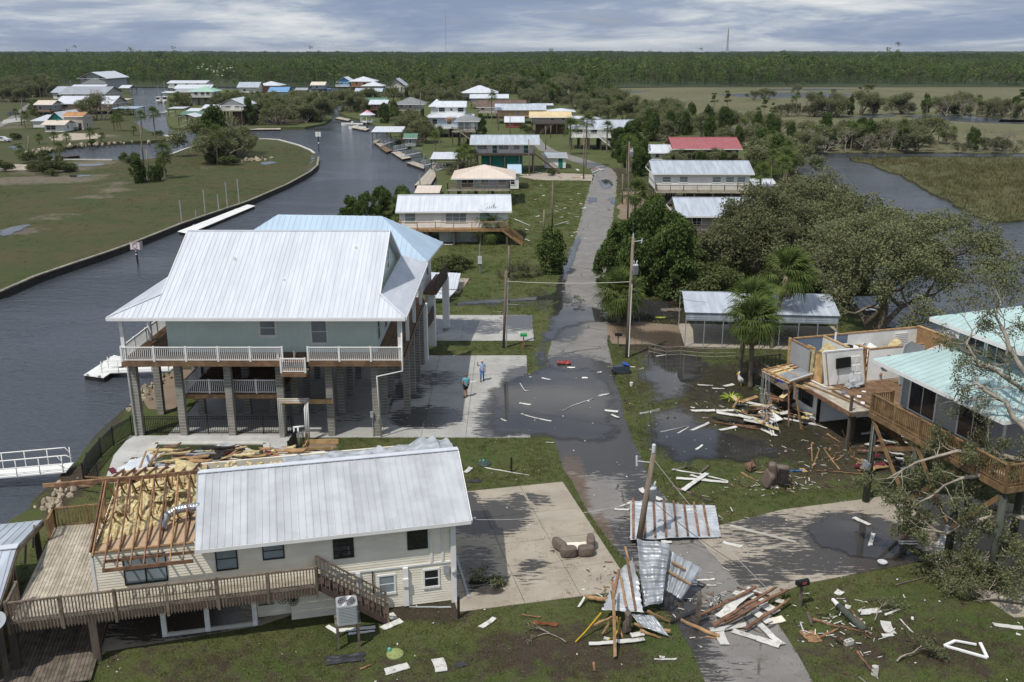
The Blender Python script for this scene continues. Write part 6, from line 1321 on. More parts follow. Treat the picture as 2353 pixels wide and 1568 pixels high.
L_=lambda a,b:(a/5.331,147.06+b/5.331);M_=lambda a,b:(367.7+a/5.331,147.06+b/5.331);R2=lambda a,b:(735.3+a/5.331,147.06+b/5.331);N_=lambda a,b:(781.3+a/2.977,b/2.977);RR=lambda a,b:(1562.5+a/2.977,b/2.977)
near_palm('tall cabbage palm leaning by the carport, left of the pair',1698,868,5.6,1.35,(.5,.3),36,(.75,.1,.1),3)
near_palm('stout cabbage palm whose head hangs lowest by the carport',1724,890,5.0,1.35,(-.25,-.1),38,(.6,-.1,0),5)
near_palm('cabbage palm with the widest green head before the carport roof',1772,800,6.1,1.5,(.9,.3),38,(.7,.15,.15),8)
near_palm('short full cabbage palm beside the utility pole in floodwater',1422,742,2.6,1.5,(0,0),44,(-.05,-.1,-.1),9)
near_palm('windblown palm at the bare sand by the street',1460,508,4.1,1.45,(-.2,0),30,(.75,0,-.1),12)
def big_oak(label,x,y,H,stems,n,seed,lean=(0,0),leaf=.22,trunk=.4,rad=1.0,width=1.0,P=None,lvl=4,mat='oak_leaf',bark='bark',up=.06,spread=.62,dome=None):
 p=P or at(x,y);t=thing('oak_tree',label,'tree',(p.x,p.y,0));a,b=oak_meshes(seed,H,trunk,stems,n,leaf,lvl,lean,mat,bark,rad,spread,up,width,dome);obj('trunk',a,t);obj('crown',b,t);return t
big_oak('great spreading live oak with forked pale trunks beside the river',2005,762,10.6,5,36000,31,(.25,.1),.22,.34,.9,1.4,dome=((4.2,2,4.6),(9.2,7,6.2),62000))
big_oak('broad live oak behind the carport roof',1745,640,9.5,4,20000,32,(0,0),.25,.34,1.0,1.2,dome=((.5,0,3.6),(6.4,5.6,5.2),36000))
big_oak('live oak between the grey metal roof and the great oak',1850,575,9.5,4,16000,34,(0,.1),.27,.34,1.1,1.15,dome=((0,0,3.6),(7.6,6,4.8),36000))
big_oak('half stripped live oak near the grey metal roofed house',1690,640,6.6,3,12000,36,(-.2,0),.26,.28,.9,1.2)
big_oak('live oak overhanging the river bank below the marsh',1935,640,9.5,4,16000,38,(.2,0),.26,.34,1.1,1.2,dome=((.5,0,4.0),(7.2,6,5.0),36000))
grove({'cedar':'dark green cedar crowding the street edge by the power pole','oak':'small oak mixed into the cedars by the power pole'},'cedars by the power pole',[(1440,640),(1470,600),(1540,610),(1560,690),(1470,705),(1440,690)],13,[('cedar',1)],5.2,7.8,3,1.15)
plant('cedar',1398,660,5.0,'wind-bent cedar reaching over the road edge',wide=1.25);plant('cedar',1425,640,6.4,'rounded cedar nearest the cracked road',wide=1.2)
grove('leafy undergrowth bush in the shade behind the carport','undergrowth behind the carport',[(1560,700),(1560,600),(1900,600),(1950,690),(1880,715),(1800,680)],24,[('bush',1)],5,8,4,1.3)
plant('cedar',1265,628,5.2,'lone dark cedar leaning over the roadside lawn',wide=1.25)
for x,y,h in ((1045,622,1.9),(1025,630,1.6),(1062,618,1.5)):plant('bush',x,y,h,'scrubby bush beside the blue hipped roof','scrubby bushes by the blue roof',1.4)
plant('marsh',1210,636,1.7,'thin grey-green bush next to the lone cedar');plant('marsh',1170,640,1.6,'thin bush at the foot of the short lawn pole')
near_palm('squat date-like palm before the new wooden stairs',1128,556,1.7,1.9,(0,0),30,(.1,0,.1),21);plant('bare',1005,548,3.8,'half bare small tree in front of the long white house')
grove('dark cedar screening the end of the long white house','cedars by the long white house',[(800,525),(930,500),(935,520),(820,540)],6,[('cedar',1)],4.5,5.6,8,1.2);near_palm('palm among the cedars by the long white house',925,530,2.6,1.7,(0,0),26,(.5,0,0),24)
plant('palm',1346,385,9.6,'very tall slender palm near the zigzag stairs',wide=1.3);plant('palm',1310,356,6.5,'full headed palm left of the zigzag stairs',wide=1.6);plant('palm',1130,285,9,'tall palm before the stripped brown roof',wide=1.3)
grove('dark cedar at the roadside below the red roof','cedars below the red roof',[(1390,345),(1440,335),(1490,350),(1470,420),(1430,425),(1400,380)],15,[('cedar',4),('palm',1)],5.5,7.5,5,1.15)
grove({'cedar':'dark cedar standing behind the white raised house','palm':'windswept palm beside the white raised house','oak':'bushy oak behind the white raised house'},'trees behind the white raised house',[(1715,378),(1760,366),(1812,380),(1825,425),(1790,440),(1745,405)],20,[('cedar',3),('palm',2),('oak',2)],5.5,8,6)
for x,y,h in ((1618,465,4.5),(1745,460,4.6),(1800,432,5.5),(1790,445,5)):plant('palm',x,y,h,'ragged palm at the deck of the long raised house','palms at the long raised house',1.4)
grove({'cedar':'dark cedar in the scrub behind the red roof','marsh':'grey-green scrub bush behind the red roof','oak':'low oak in the scrub behind the red roof','bare':'bare grey tree in the scrub behind the red roof','pine':'thin pine rising from the scrub behind the red roof','palm':'palm in the scrub behind the red roof'},'scrub behind the red roof',[(1470,300),(1540,272),(1700,296),(1820,330),(1810,350),(1720,350),(1560,318),(1480,330)],62,[('cedar',3),('marsh',3),('oak',6),('bare',1),('palm',1)],5,8,7)
for k in range(16):plant(VR.choice(['cedar','bush','oak','cedar']),VR.uniform(1545,1705),VR.uniform(376,381),VR.uniform(2.2,3.6),'dark shrubbery along the wall of the red-roofed house','shrubbery at the red-roofed house',1.2)
for x,y,h in ((1640,262,8),(1670,268,9.5),(1754,280,8.5),(1775,285,7)):plant('pine',x,y,h,'thin bright pine rising above the marsh edge','thin pines at the marsh edge')
grove({'cedar':'dark cedar on the marsh hammock across the river','marsh':'grey-green bush on the marsh hammock across the river','bare':'bare storm-stripped tree on the marsh hammock','palm':'palm on the marsh hammock across the river','oak':'low oak on the marsh hammock across the river'},'trees on the marsh hammock',[(1842,342),(1900,320),(2010,316),(2130,322),(2130,345),(2000,350),(1860,352)],46,[('cedar',2),('marsh',4),('bare',2),('palm',1),('oak',5)],4.5,7.5,9,1.25)
grove({'cedar':'dark cedar by the right marsh bank','marsh':'pale bush by the right marsh bank','bare':'white dead tree by the right marsh bank','palm':'palm by the right marsh bank','oak':'low oak by the right marsh bank'},'trees on the right marsh bank',[(2140,345),(2160,325),(2370,330),(2370,352),(2250,355)],22,[('cedar',2),('marsh',5),('bare',3),('palm',1)],4,6,10)
grove({'cedar':'dark cedar along the first marsh creek','marsh':'grey bush along the first marsh creek','bare':'dead grey tree along the first marsh creek','palm':'palm along the first marsh creek','pine':'small pine along the first marsh creek','oak':'low oak along the first marsh creek'},'trees along the first marsh creek',[(1795,262),(1890,258),(1960,262),(2080,255),(2370,262),(2370,276),(2200,268),(2060,262),(1900,268),(1800,268)],64,[('cedar',2),('marsh',5),('bare',2),('palm',2),('oak',2),('pine',1)],6,9,11)
grove({'marsh':'lone bush out on the brown marsh','oak':'lone small oak out on the brown marsh','palm':'lone palm out on the brown marsh'},'lone trees on the brown marsh',[(1560,235),(1700,228),(1900,210),(2000,206),(2000,212),(1700,240)],8,[('marsh',2),('oak',1)],4,6,12)
grove({'cedar':'dark cedar on the strip between village and marsh','oak':'oak on the strip between village and marsh','palm':'palm on the strip between village and marsh','marsh':'bush on the strip between village and marsh','pine':'pine on the strip between village and marsh'},'trees between village and marsh',[(1180,238),(1260,228),(1380,240),(1480,262),(1560,275),(1480,300),(1400,285),(1320,262),(1260,246)],60,[('cedar',3),('oak',4),('palm',1),('marsh',3)],6,9,13)
grove({'oak':'broad oak at the forest edge behind the street','pine':'tall pine at the forest edge behind the street','palm':'palm at the forest edge behind the street','cedar':'cedar at the forest edge behind the street'},'trees at the forest edge',[(935,225),(1000,215),(1100,205),(1320,216),(1300,228),(1180,222),(1050,232),(1000,240)],60,[('oak',5),('pine',3),('palm',1),('cedar',1)],8,12,14)
for a,b,h in ((1040,690,7),(560,690,6.5)):plant('palm',*N_(a,b),h,'windblown palm between the far street houses','palms between the far street houses',1.3)
grove({'oak':'dark oak along the canal between the grey houses','palm':'palm along the canal between the grey houses','cedar':'cedar along the canal between the grey houses','bush':'shrub along the canal between the grey houses'},'trees along the canal houses',[(870,284),(905,276),(960,300),(985,330),(960,338),(910,300)],17,[('oak',4),('palm',2),('cedar',3),('bush',2)],5.5,8,15)
grove({'palm':'palm by the marina roof','bush':'shrub by the marina roof','marsh':'tangled bush by the marina roof'},'plants by the marina roof',[(1045,400),(1075,380),(1090,405),(1060,420)],8,[('palm',2),('marsh',3)],4,5.5,16)
for x,y,h in ((1010,340,4.5),(1000,350,4),(1108,318,6),(1105,300,5)):plant('palm' if y>320 else 'cedar',x,y,h,'small tree squeezed beside the grey hipped house','small trees beside the grey hipped house')
for x,y,h in ((1262,404,1.6),(1205,300,2.4),(1215,306,2)):plant('bush',x,y,h,'round garden bush by the street houses','garden bushes by the street houses')
for x,y,h,k in ((470,350,8,'cedar'),(483,356,10.5,'oak'),(497,362,11.5,'cedar'),(512,366,9,'oak'),(505,375,7,'oak'),(525,358,8.5,'oak'),(490,372,6,'cedar')):plant(k,x,y,h,'tall tree in the dense clump on the grassy point','tall trees on the grassy point',1.1)
plant('bare',545,356,8.5,'grey leafless tree at the edge of the clump on the point',wide=1.3)
for x,y,h in ((500.5,378,7),(461,354,7.2),(380,411,5.4)):plant('palm',x,y,h,'palm with pale trunk on the grassy point','palms on the grassy point',1.25)
for k in range(9):plant('bush',VR.uniform(460,545),VR.uniform(366,382),VR.uniform(1.3,2.4),'low scrub round the tree clump on the point','low scrub on the grassy point',1.3)
grove({'oak':'leafy oak on the wooded island','palm':'palm on the wooded island','cedar':'cedar on the wooded island','bush':'shrub on the wooded island'},'trees on the wooded island',[(560,290),(575,270),(640,256),(700,256),(756,264),(745,282),(690,290),(640,288)],44,[('oak',7),('palm',3),('cedar',1),('bush',2)],5.5,9,18)
grove({'oak':'oak behind the island houses','palm':'palm behind the island houses','cedar':'cedar behind the island houses'},'trees behind the island houses',[(490,250),(505,232),(560,235),(700,236),(770,232),(750,250),(640,248),(560,256)],34,[('oak',6),('palm',3),('cedar',1)],4.5,7,19)
grove({'palm':'clump palm beside the mint roofed house','bush':'shrub beside the mint roofed house','oak':'small oak beside the mint roofed house'},'plants beside the mint roofed house',[(398,250),(405,238),(436,240),(440,252),(420,258)],10,[('palm',3),('bush',2),('oak',2)],4.5,7,20)
grove({'oak':'dark oak near the canal mouth','palm':'palm near the canal mouth','bush':'shrub near the canal mouth'},'trees near the canal mouth',[(770,262),(800,240),(850,238),(850,262),(810,272)],16,[('oak',4),('palm',2),('bush',1)],6,9,22)
grove({'oak':'dark oak among the far canal houses','palm':'palm among the far canal houses'},'trees among the far canal houses',[(885,246),(900,225),(1000,222),(1050,240),(1000,255),(960,240)],16,[('oak',4),('palm',2)],7,9,23)
plant('oak',*L_(1180,690),9.0,'big half-bare oak in the middle of the village',wide=1.1);plant('bare',*L_(1250,690),11,'leafless limbs beside the big village oak',wide=1.4)
for a,b,tb in ((725,830,690),(1110,985,800),(1245,950,850),(820,975,860),(665,975,840),(480,985,860),(1640,880,760),(745,1245,985),(235,1130,1010),(310,800,600),(390,760,540),(1470,700,560),(1575,640,560),(1400,820,650),(1480,830,640),(1440,825,620),(2020,1405,1110),(200,690,560)):
 x,y=L_(a,b);Y=dist(y);h=max(1.6,hz(147.06+tb/5.331,Y)-.8);plant('palm',x,y,h,'shaggy cabbage palm along the village shore','palms along the village shore',1.15)
for a,b,tb,lb in ((1905,920,570,'tall bent palm at the tip of the village'),(1745,850,600,'tall round-headed palm before the left canal')):
 x,y=L_(a,b);plant('palm',x,y,hz(147.06+tb/5.331,dist(y))-.8,lb,None,1.4)
for a,b,h in ((600,1340,2.6),(700,1330,2.4),(520,1310,2.2),(800,1320,1.8),(640,1380,1.6),(440,1215,3.0),(660,1215,2.0),(1590,1190,2.2),(1640,1215,1.8),(50,1310,2.4),(860,1300,1.6),(1150,985,1.5),(1940,880,1.6),(160,930,2)):plant('bush',*L_(a,b),h,'rounded green shrub on the rough grass lot','shrubs on the grass lot',1.35)
for a,b,h in ((1690,1460,4.6),(1740,1440,3.6),(1880,1450,3.2),(1930,1430,2.8),(1980,1380,3.6)):plant('cedar',*L_(a,b),h,'dense dark cedar at the foot of the leaning poles','cedars by the leaning poles',1.2)
grove({'oak':'dark tree behind the village road','palm':'palm behind the village road','bush':'shrub behind the village road','cedar':'cedar behind the village road'},'trees behind the village road',[(-10,240),(0,212),(110,206),(130,226),(84,232),(60,240)],40,[('oak',6),('palm',2),('bush',2),('cedar',1)],7,11,24)
grove({'bush':'sapling by the village road','palm':'little palm by the village road','oak':'young oak by the village road'},'saplings by the village road',[(62,268),(80,246),(100,262),(95,285)],9,[('bush',2),('palm',2),('oak',1)],4,6,25)
rng_=np.random.default_rng(5)
nt_=thing('oak_tree','storm-torn oak with pale limbs sprawling in front of the teal-roofed house','tree',(26.0,40.2,0));mb=MB();tips=[]
O=Vector((26.0,40.2,0));mb.tube([(0,0,-.2),(-.2,.1,2.2),(-.5,.2,4.0)],[.42,.36,.3],10,False)
limbs=[((2353,1060),(2290,1040),(2200,1035),(2105,1060),(2040,1100),41.0),((2353,1100),(2280,1085),(2210,1095),(2140,1140),(2090,1170),40.6),((2353,1190),(2290,1180),(2235,1200),(2180,1225),(2120,1215),40.2),((2353,1310),(2300,1330),(2250,1345),(2210,1330),(2160,1350),39.4),((2353,980),(2310,930),(2270,900),(2245,880),(2200,900),40.8),((2353,860),(2320,800),(2305,760),(2290,730),(2300,700),41.5),((2353,900),(2290,850),(2250,840),(2220,790),(2235,760),41.2),((2353,1380),(2290,1370),(2230,1385),(2190,1400),(2180,1420),38.2),((2353,1260),(2300,1240),(2270,1280),(2230,1300),(2200,1310),39.6)]
for li in limbs:
 f0=upr(*li[0],li[5])-O;pts=[Vector((-.2,.1,max(1.2,min(4.2,f0 .z-1.2))))]+[upr(x,y,li[5]+.25*k)-O for k,(x,y)in enumerate(li[:5])];dense=[]
 for a,b in zip(pts[:-1],pts[1:]):dense+=[a.lerp(b,t)+Vector(rng_.normal(size=3))*.05 for t in (0,.5)]
 dense.append(pts[-1]);mb.tube(dense,list(np.linspace(.15,.03,len(dense))),7,False)
 for k in range(3,len(dense)):
  for j in range(2):
   d=Vector(rng_.normal(size=3));d=(d+(dense[k]-dense[k-1]).normalized()*.8).normalized();grow(mb,rng_,dense[k],d,.75,.028,0,2,tips,.03,.6,(2,3),5)
obj('trunk',mb.mesh('trunk','bark_pale',True),nt_);T_=np.array(tips);T_=T_[rng_.uniform(size=len(T_))<.6];low=T_[T_[:,2]<7.0];obj('crown',fastmesh('crown',leaf_quads(clump_points(low,.34,32000,rng_,.9,.2),.12,rng_,.5),4,'oak_leaf_near'),nt_)
hi_=T_[T_[:,2]>=7.0];obj('crown',fastmesh('crown',leaf_quads(clump_points(hi_ if len(hi_)else low,.26,7000,rng_,.9,.2),.105,rng_,.5),4,'oak_leaf_near'),nt_)
def branch_litter(label,x,y,L,seed,leaves=300,rz=0,mat='oak_leaf_near',group=None):
 p=at(x,y);rng=np.random.default_rng(seed);t=thing('fallen_branch',label,'branch',(p.x,p.y,.05),rz,group);mb=MB();tips=[]
 grow(mb,rng,(0,0,.08),(1,.2,.08),L*.5,.05*L/2,0,3,tips,-.02,.7,(2,3),6);mb.v=[(a,b,abs(c)*.5+.02)for a,b,c in mb.v];obj('limb',mb.mesh('limb','bark_pale',True),t)
 C=clump_points(np.array(tips),.28,leaves,rng,.4);C[:,2]=np.abs(C[:,2])*.5+.03;obj('foliage',fastmesh('foliage',leaf_quads(C,.11,rng),4,mat),t);return t
branch_litter('tangle of broken pale limbs lying at the right lawn edge',2180,1365,3.4,1,500,10);branch_litter('heap of torn leafy limbs under the storm-torn oak',2330,1330,3.2,2,1600,150);branch_litter('second heap of torn limbs on the right lawn',2260,1310,3.0,3,1500,200)
branch_litter('leafy twig pile by the concrete block on the verge',2060,1525,1.9,4,700,30);branch_litter('dead branch on the lawn left of the yellow cord',1300,1480,1.8,6,60,100);branch_litter('flattened branch across the stained driveway',1165,1340,1.6,7,380,160);branch_litter('dark branch in the driveway shade',1085,1352,1.2,8,420,40)
branch_litter('leafy branch lying in the upper floodwater',1300,705,2.2,9,350,20,'cedar_leaf');branch_litter('twig heap between siding scraps on the right verge',2010,1430,1.6,10,420,60);branch_litter('small twig pile at the mud edge',1545,1085,1.2,11,160,0)
cy=at(1680,925);cyc=thing('cycad','bright yellow-green cycad beside the rubble','plant',(cy.x,cy.y,0));MB().lathe([(.16,-.1),(.2,.2),(.12,.34)],10).build('stem','palm_bark',cyc)
for k in range(26):
 a=k*2.4;e=.25+.7*(k/26);mb=MB()
 for j in range(5):t0,t1=j/5,(j+1)/5;f=lambda t:(math.cos(a)*t*.95*math.cos(e),math.sin(a)*t*.95*math.cos(e),.3+t*.9*math.sin(e)-.35*t*t);mb.beam(f(t0),f(t1),.07*(1-t0*.6),.012)
 mb.build('frond','cycad',cyc)
PROTO=bpy.data.collections.new('forest_protos')
def forest_proto(i,mat,n,H,W,leaf,trees=1,spread=0):
 rng=np.random.default_rng(200+i);Q=[]
 for k in range(trees):
  ox,oy=(rng.uniform(-spread,spread,2)if trees>1 else (0,0));h=H*rng.uniform(.75,1.15);cs=[(ox+rng.normal()*W*.28,oy+rng.normal()*W*.28,h*rng.uniform(.5,.95))for _ in range(7)]
  cs+=[(ox+rng.normal()*W*.15,oy+rng.normal()*W*.15,h*rng.uniform(.25,.5))for _ in range(2)]
  Q.append(leaf_quads(clump_points(cs,W*.22,n,rng,.7),leaf,rng,.6,.5));w=.16;Q.append(np.array([(ox-w,oy,0),(ox+w,oy,0),(ox+w*.6,oy,h*.8),(ox-w*.6,oy,h*.8)]))
 o=bpy.data.objects.new('forest_tree_source',fastmesh('forest_tree_source',np.concatenate(Q),4,mat));PROTO.objects.link(o);return o
for i,(m_,h_,w_)in enumerate((('forest_a',13,5.5),('forest_b',12,6),('forest_a',15,5),('forest_c',10,6),('forest_b',14,5.5))):forest_proto(i,m_,230,h_,w_,.72)
FARP=bpy.data.collections.new('forest_far_protos');keep=PROTO;PROTO=FARP
leafmat('forest_far',(.040,.070,.024),(.085,.125,.04),.12,.3);leafmat('forest_far_b',(.055,.085,.026),(.11,.145,.045),.12,.3)
for i,m_ in enumerate(('forest_far','forest_far_b','forest_far')):forest_proto(20+i,m_,80,14,7,1.4,14,15)
PROTO=keep
def gn_scatter(name,pts,sc,coll,label):
 me=bpy.data.meshes.new(name);me.vertices.add(len(pts));me.vertices.foreach_set('co',np.asarray(pts,np.float32).ravel());a=me.attributes.new('tree_scale','FLOAT','POINT');a.data.foreach_set('value',np.asarray(sc,np.float32));me.update()
 o=bpy.data.objects.new(name,me);COL.objects.link(o);o['kind']='stuff';o['label']=label;o['category']='forest'
 ng=bpy.data.node_groups.new(name,'GeometryNodeTree');ng.interface.new_socket('Geometry',in_out='INPUT',socket_type='NodeSocketGeometry');ng.interface.new_socket('Geometry',in_out='OUTPUT',socket_type='NodeSocketGeometry')
 N=lambda t:ng.nodes.new(t);gi,go=N('NodeGroupInput'),N('NodeGroupOutput');ip=N('GeometryNodeInstanceOnPoints');ci=N('GeometryNodeCollectionInfo');ci.inputs[0].default_value=coll;ci.inputs[1].default_value=True;ci.inputs[2].default_value=True
 ri=N('FunctionNodeRandomValue');ri.data_type='INT';ri.inputs['Min'].default_value=0;ri.inputs['Max'].default_value=50;rv=N('FunctionNodeRandomValue');rv.data_type='FLOAT';rv.inputs[3].default_value=6.28
 na=N('GeometryNodeInputNamedAttribute');na.data_type='FLOAT';na.inputs[0].default_value='tree_scale';cx_=N('ShaderNodeCombineXYZ')
 lk=ng.links.new;lk(gi.outputs[0],ip.inputs['Points']);lk(ci.outputs[0],ip.inputs['Instance']);ip.inputs['Pick Instance'].default_value=True;lk(ri.outputs[2],ip.inputs['Instance Index']);lk(rv.outputs[1],cx_.inputs[2]);lk(cx_.outputs[0],ip.inputs['Rotation']);lk(na.outputs[0],ip.inputs['Scale']);lk(ip.outputs[0],go.inputs[0])
 md=o.modifiers.new('scatter','NODES');md.node_group=ng;return o
FR=np.random.default_rng(41)
def front(X,Y):return np.where(X<-60,690,np.where(X<60,530+30*np.sin(X*.05),700+25*np.sin(X*.03)))
n0=30000;Yv=np.sqrt(FR.uniform(520**2,1500**2,n0));Xv=FR.uniform(-.62,.62,n0)*Yv;ok=Yv>front(Xv,Yv);ok&=~((Xv>60)&(Yv<705));Xv,Yv=Xv[ok],Yv[ok]
clear=np.array([noise.noise(Vector((x*.011,y*.007,0)))for x,y in zip(Xv,Yv)]);kp=FR.uniform(size=len(Xv))<np.clip(1.0+clear*.9,.35,1);Xv,Yv=Xv[kp],Yv[kp];clear=clear[kp]
edge=np.clip((Yv-front(Xv,Yv))/40,.55,1)
gn_scatter('near_forest',np.stack([Xv,Yv,np.full(len(Xv),-.3)],1),(FR.uniform(.68,1.15,len(Xv))+(FR.uniform(size=len(Xv))<.015)*FR.uniform(.2,.7,len(Xv)))*edge*(1+.4*clear)*np.array([1+.6*max(0,noise.noise(Vector((x*.007,y*.004,8)))-.12)for x,y in zip(Xv,Yv)]),keep,'dense green pine forest beyond the village and marsh')
n1=15000;Yv=np.sqrt(FR.uniform(1450**2,5200**2,n1));Xv=FR.uniform(-.62,.62,n1)*Yv;big=np.array([noise.noise(Vector((x*.0016,y*.0011,4)))for x,y in zip(Xv,Yv)])
gn_scatter('far_forest',np.stack([Xv,Yv,np.full(n1,-.3)],1),FR.uniform(.75,1.2,n1)*(1.0+.5*big),FARP,'forest stretching to the horizon')
def tuft_coll(name,mat,n,h,w,sp):
 c=bpy.data.collections.new(name)
 for i in range(4):
  rng=np.random.default_rng(500+i);V=[]
  for k in range(n):
   p=np.array([*(rng.normal(size=2)*sp),0]);d=np.array([rng.normal()*.45,rng.normal()*.45,1])*h*rng.uniform(.5,1.2);s_=np.array([rng.normal(),rng.normal(),0]);s_=s_/max(.1,np.linalg.norm(s_))*w;V+=[p-s_,p+s_,p+d]
  c.objects.link(bpy.data.objects.new('blade_source',fastmesh('blade_source',np.array(V),3,mat)))
 return c
leafmat('verge_blade',(.085,.12,.030),(.175,.18,.07),.2,.25);leafmat('lawn_blade',(.060,.085,.026),(.135,.13,.062),.2,.3);leafmat('marsh_blade',(.10,.105,.04),(.19,.165,.085),.2,.25);leafmat('lot_blade',(.055,.068,.025),(.095,.085,.042),.2,.2)
def in_any(P,polys):
 r=np.zeros(len(P),bool)
 for q in polys:
  q=np.asarray(q);bb=(P[:,0]>q[:,0].min())&(P[:,0]<q[:,0].max())&(P[:,1]>q[:,1].min())&(P[:,1]<q[:,1].max())
  if bb.any():i=np.where(bb)[0];r[i]|=inside(P[i],[tuple(v)for v in q])
 return r
GR=np.random.default_rng(9)
def grass(name,label,poly,box,n,coll,z,s0,s1,excl=True,patch=.3):
 P=np.stack([GR.uniform(box[0],box[1],n),GR.uniform(box[2],box[3],n)],1);k=inside(P,poly)
 if excl:k&=~in_any(P,PAVED)
 nz=np.array([noise.noise(Vector((x*patch,y*patch,5)))for x,y in P]);k&=GR.uniform(size=n)<.55+.8*nz;P=P[k]
 o=gn_scatter(name,np.stack([P[:,0],P[:,1],np.full(len(P),z)],1),GR.uniform(s0,s1,len(P)),coll,label);o['category']='grass';return o
grass('lawn_grass','short green and straw grass covering the lawns',pen,(-24,28,30,80),90000,tuft_coll('lawn_tufts','lawn_blade',9,.075,.012,.09),0.0,.6,1.5)
grass('roadside_grass','grass on the lawns further up the street',pen,(-8,30,80,200),26000,tuft_coll('verge_tufts','verge_blade',10,.16,.03,.2),0.0,.6,1.4)
grass('marsh_grass','tall marsh grass beyond the river',m1,(40,190,125,260),26000,tuft_coll('marsh_tufts','marsh_blade',14,.75,.045,.45),-.45,.5,1.3,False,.05)
grass('lot_grass','rough grass on the empty lot',lot,(-110,-10,85,260),26000,tuft_coll('lot_tufts','lot_blade',10,.13,.02,.3),0.0,.4,1.2,True,.06)
# poles, wires and street things
def upole(label,x,y,xt,yt,r=.15,rt=.11,mat='pole_wood',name='utility_pole'):
 p=at(x,y);Y=p.y;z=hz(yt,Y);t=thing(name,label,'pole',(p.x,p.y,0));top=Vector((wx(xt,Y,z)-p.x,0,z));MB().tube([(0,0,-.3),top*.5,top],[r,(r+rt)/2,rt],10).build('pole',mat,t,True);t['top']=0;del t['top'];return t,top,p
def transformer(t,c,s=1.0):
 o=MB().lathe([(.2*s,-.42*s),(.24*s,-.4*s),(.25*s,.34*s),(.27*s,.36*s),(.22*s,.45*s),(.05,.48*s)],16).build('transformer','porcelain',t,True);o.location=c
 for a in (-.1,.1):MB().tube([(a,0,.44*s),(a,0,.62*s),(a*1.5,0,.8*s)],[.05,.06,.03],7).build('bushing','porcelain',o,True)
def wire(label,pts,sag=.3,r=.013,mat='wire'):
 P=[]
 for a,b in zip(pts[:-1],pts[1:]):
  a,b=Vector(a),Vector(b)
  for k in range(13):t=k/12;P.append(a.lerp(b,t)-Vector((0,0,sag*4*t*(1-t))))
 return tag(MB().tube(P,r,4).build('power_line',mat),label,'cable')
t2,top2,p2=upole('weathered utility pole with white transformer beside the flooded street',1440,822,1455,546)
transformer(t2,top2*.74+Vector((.3,0,0)),.95);arm=MB().tube([top2*.965,top2*.965+Vector((.65,-.1,.12))],.03,6).build('arm','porcelain',t2);MB().tube([top2*.965+Vector((.65,-.1,-.1)),top2*.965+Vector((.72,-.1,.3))],.05,6).build('fuse_cutout','porcelain',t2)
MB().tube([Vector((.14,-.14,.1)),top2*.62+Vector((.08,-.16,0))],.045,7).build('conduit','white',t2);MB().tube([top2,top2+Vector((0,0,.35))],[.06,.04],7).build('insulator','porcelain',t2)
t1,top1,p1_=upole('snapped leaning utility pole with hanging transformer amid crumpled roofing',1466,1252,1502,1042,.17,.12)
transformer(t1,top1*.56+Vector((.28,.05,0)),.85);MB().tube([top1*.9,top1*.9+Vector((-.75,-.05,.12))],.03,6).build('arm','porcelain',t1);MB().tube([top1*.9+Vector((-.75,-.05,-.15)),top1*.9+Vector((-.78,-.05,.38))],.055,6).build('fuse_cutout','porcelain',t1)
MB().lathe([(.06,0),(.12,.05),(.09,.12),(.12,.18),(.09,.25),(.12,.31),(.08,.38),(.11,.44),(.05,.5)],12).build('insulator_stack','porcelain',t1,True).location=top1
t3,top3,p3_=upole('plain twin utility post at the lawn drive with a looping wire',1157,800,1163,622,.12,.1);MB().tube([(.22,0,-.2),top3*.9+Vector((.2,0,0))],[.05,.05],7).build('guy_post','alu',t3);MB().tube([top3*.86+Vector((.32*math.cos(a)-.2,-.05,.22*math.sin(a)-.2))for a in np.linspace(0,6.28,16)],.015,4,False).build('wire_coil','wire',t3)
for x,y,xt,yt,lb in ((1269,523,1270,417,'slim grey pole on the green lawn beside the street'),(1249,545,1250,482,'short grey pole on the lawn with a slack stay'),(1442,522,1446,326,'tall pole with transformer by the sandy yard'),(1341,412,1342,300,'pole at the bend of the street'),(1550,664,1553,612,'pale post at the shaded pond edge'),(1559,680,1560,628,'shorter darker post beside the pale post'),(1169,640,1169,565,'thin lawn post before the wooden stairs'),(1254,345,1254,290,'thin pole behind the teal door house'),(1216,404,1215,320,'pale pole in front of the teal door house'),(1172,309,1172,262,'slim pole by the red base cottage'),(1145,300,1145,258,'slim pole near the peach house'),(1265,318,1266,288,'stub pole with a box by the yellow roof'),(965,290,966,215,'thin tall pole near the grey canal house'),(1430,470,1431,400,'grey pole half hidden by roadside cedars')):
 tt,top_,pp=upole(lb,x,y,xt,yt,.13,.1)
 if 'transformer' in lb:transformer(tt,top_*.86+Vector((.35,0,0)),1.0)
for a,b,a2,b2,lb in ((1765,1280,1712,735,'long leaning pole rising from the cedar clump'),(1825,1330,1788,1045,'shorter leaning pole beside the cedar clump'),(350,1180,345,880,'thin pole by the quiet basin'),(265,760,265,460,'street pole at the village apron'),(408,540,402,385,'street pole with cross arm before the village')):
 x,y=L_(a,b);xt,yt=L_(a2,b2);tt,tp_,pp=upole(lb,x,y,xt,yt,.16,.12)
 if 'cross arm' in lb or 'street' in lb:beamo('cross_arm','pole_wood',tt,tp_*.95+Vector((-1.2,0,0)),tp_*.95+Vector((1.2,0,0)),.12,.12)
W2=p2+top2;W1=p1_+top1;W3=p3_+top3
wire('slack wire across the street between the twin post and the transformer pole',[W3-Vector((0,0,.9)),p2+top2*.64],.15,.022,'wire_pale');wire('long line sagging from the transformer pole to the snapped pole',[p2+top2*.95,W1+Vector((0,0,.2))],.6);wire('lower line from the transformer pole to the snapped pole',[p2+top2*.66,p1_+top1*.9],1.6)
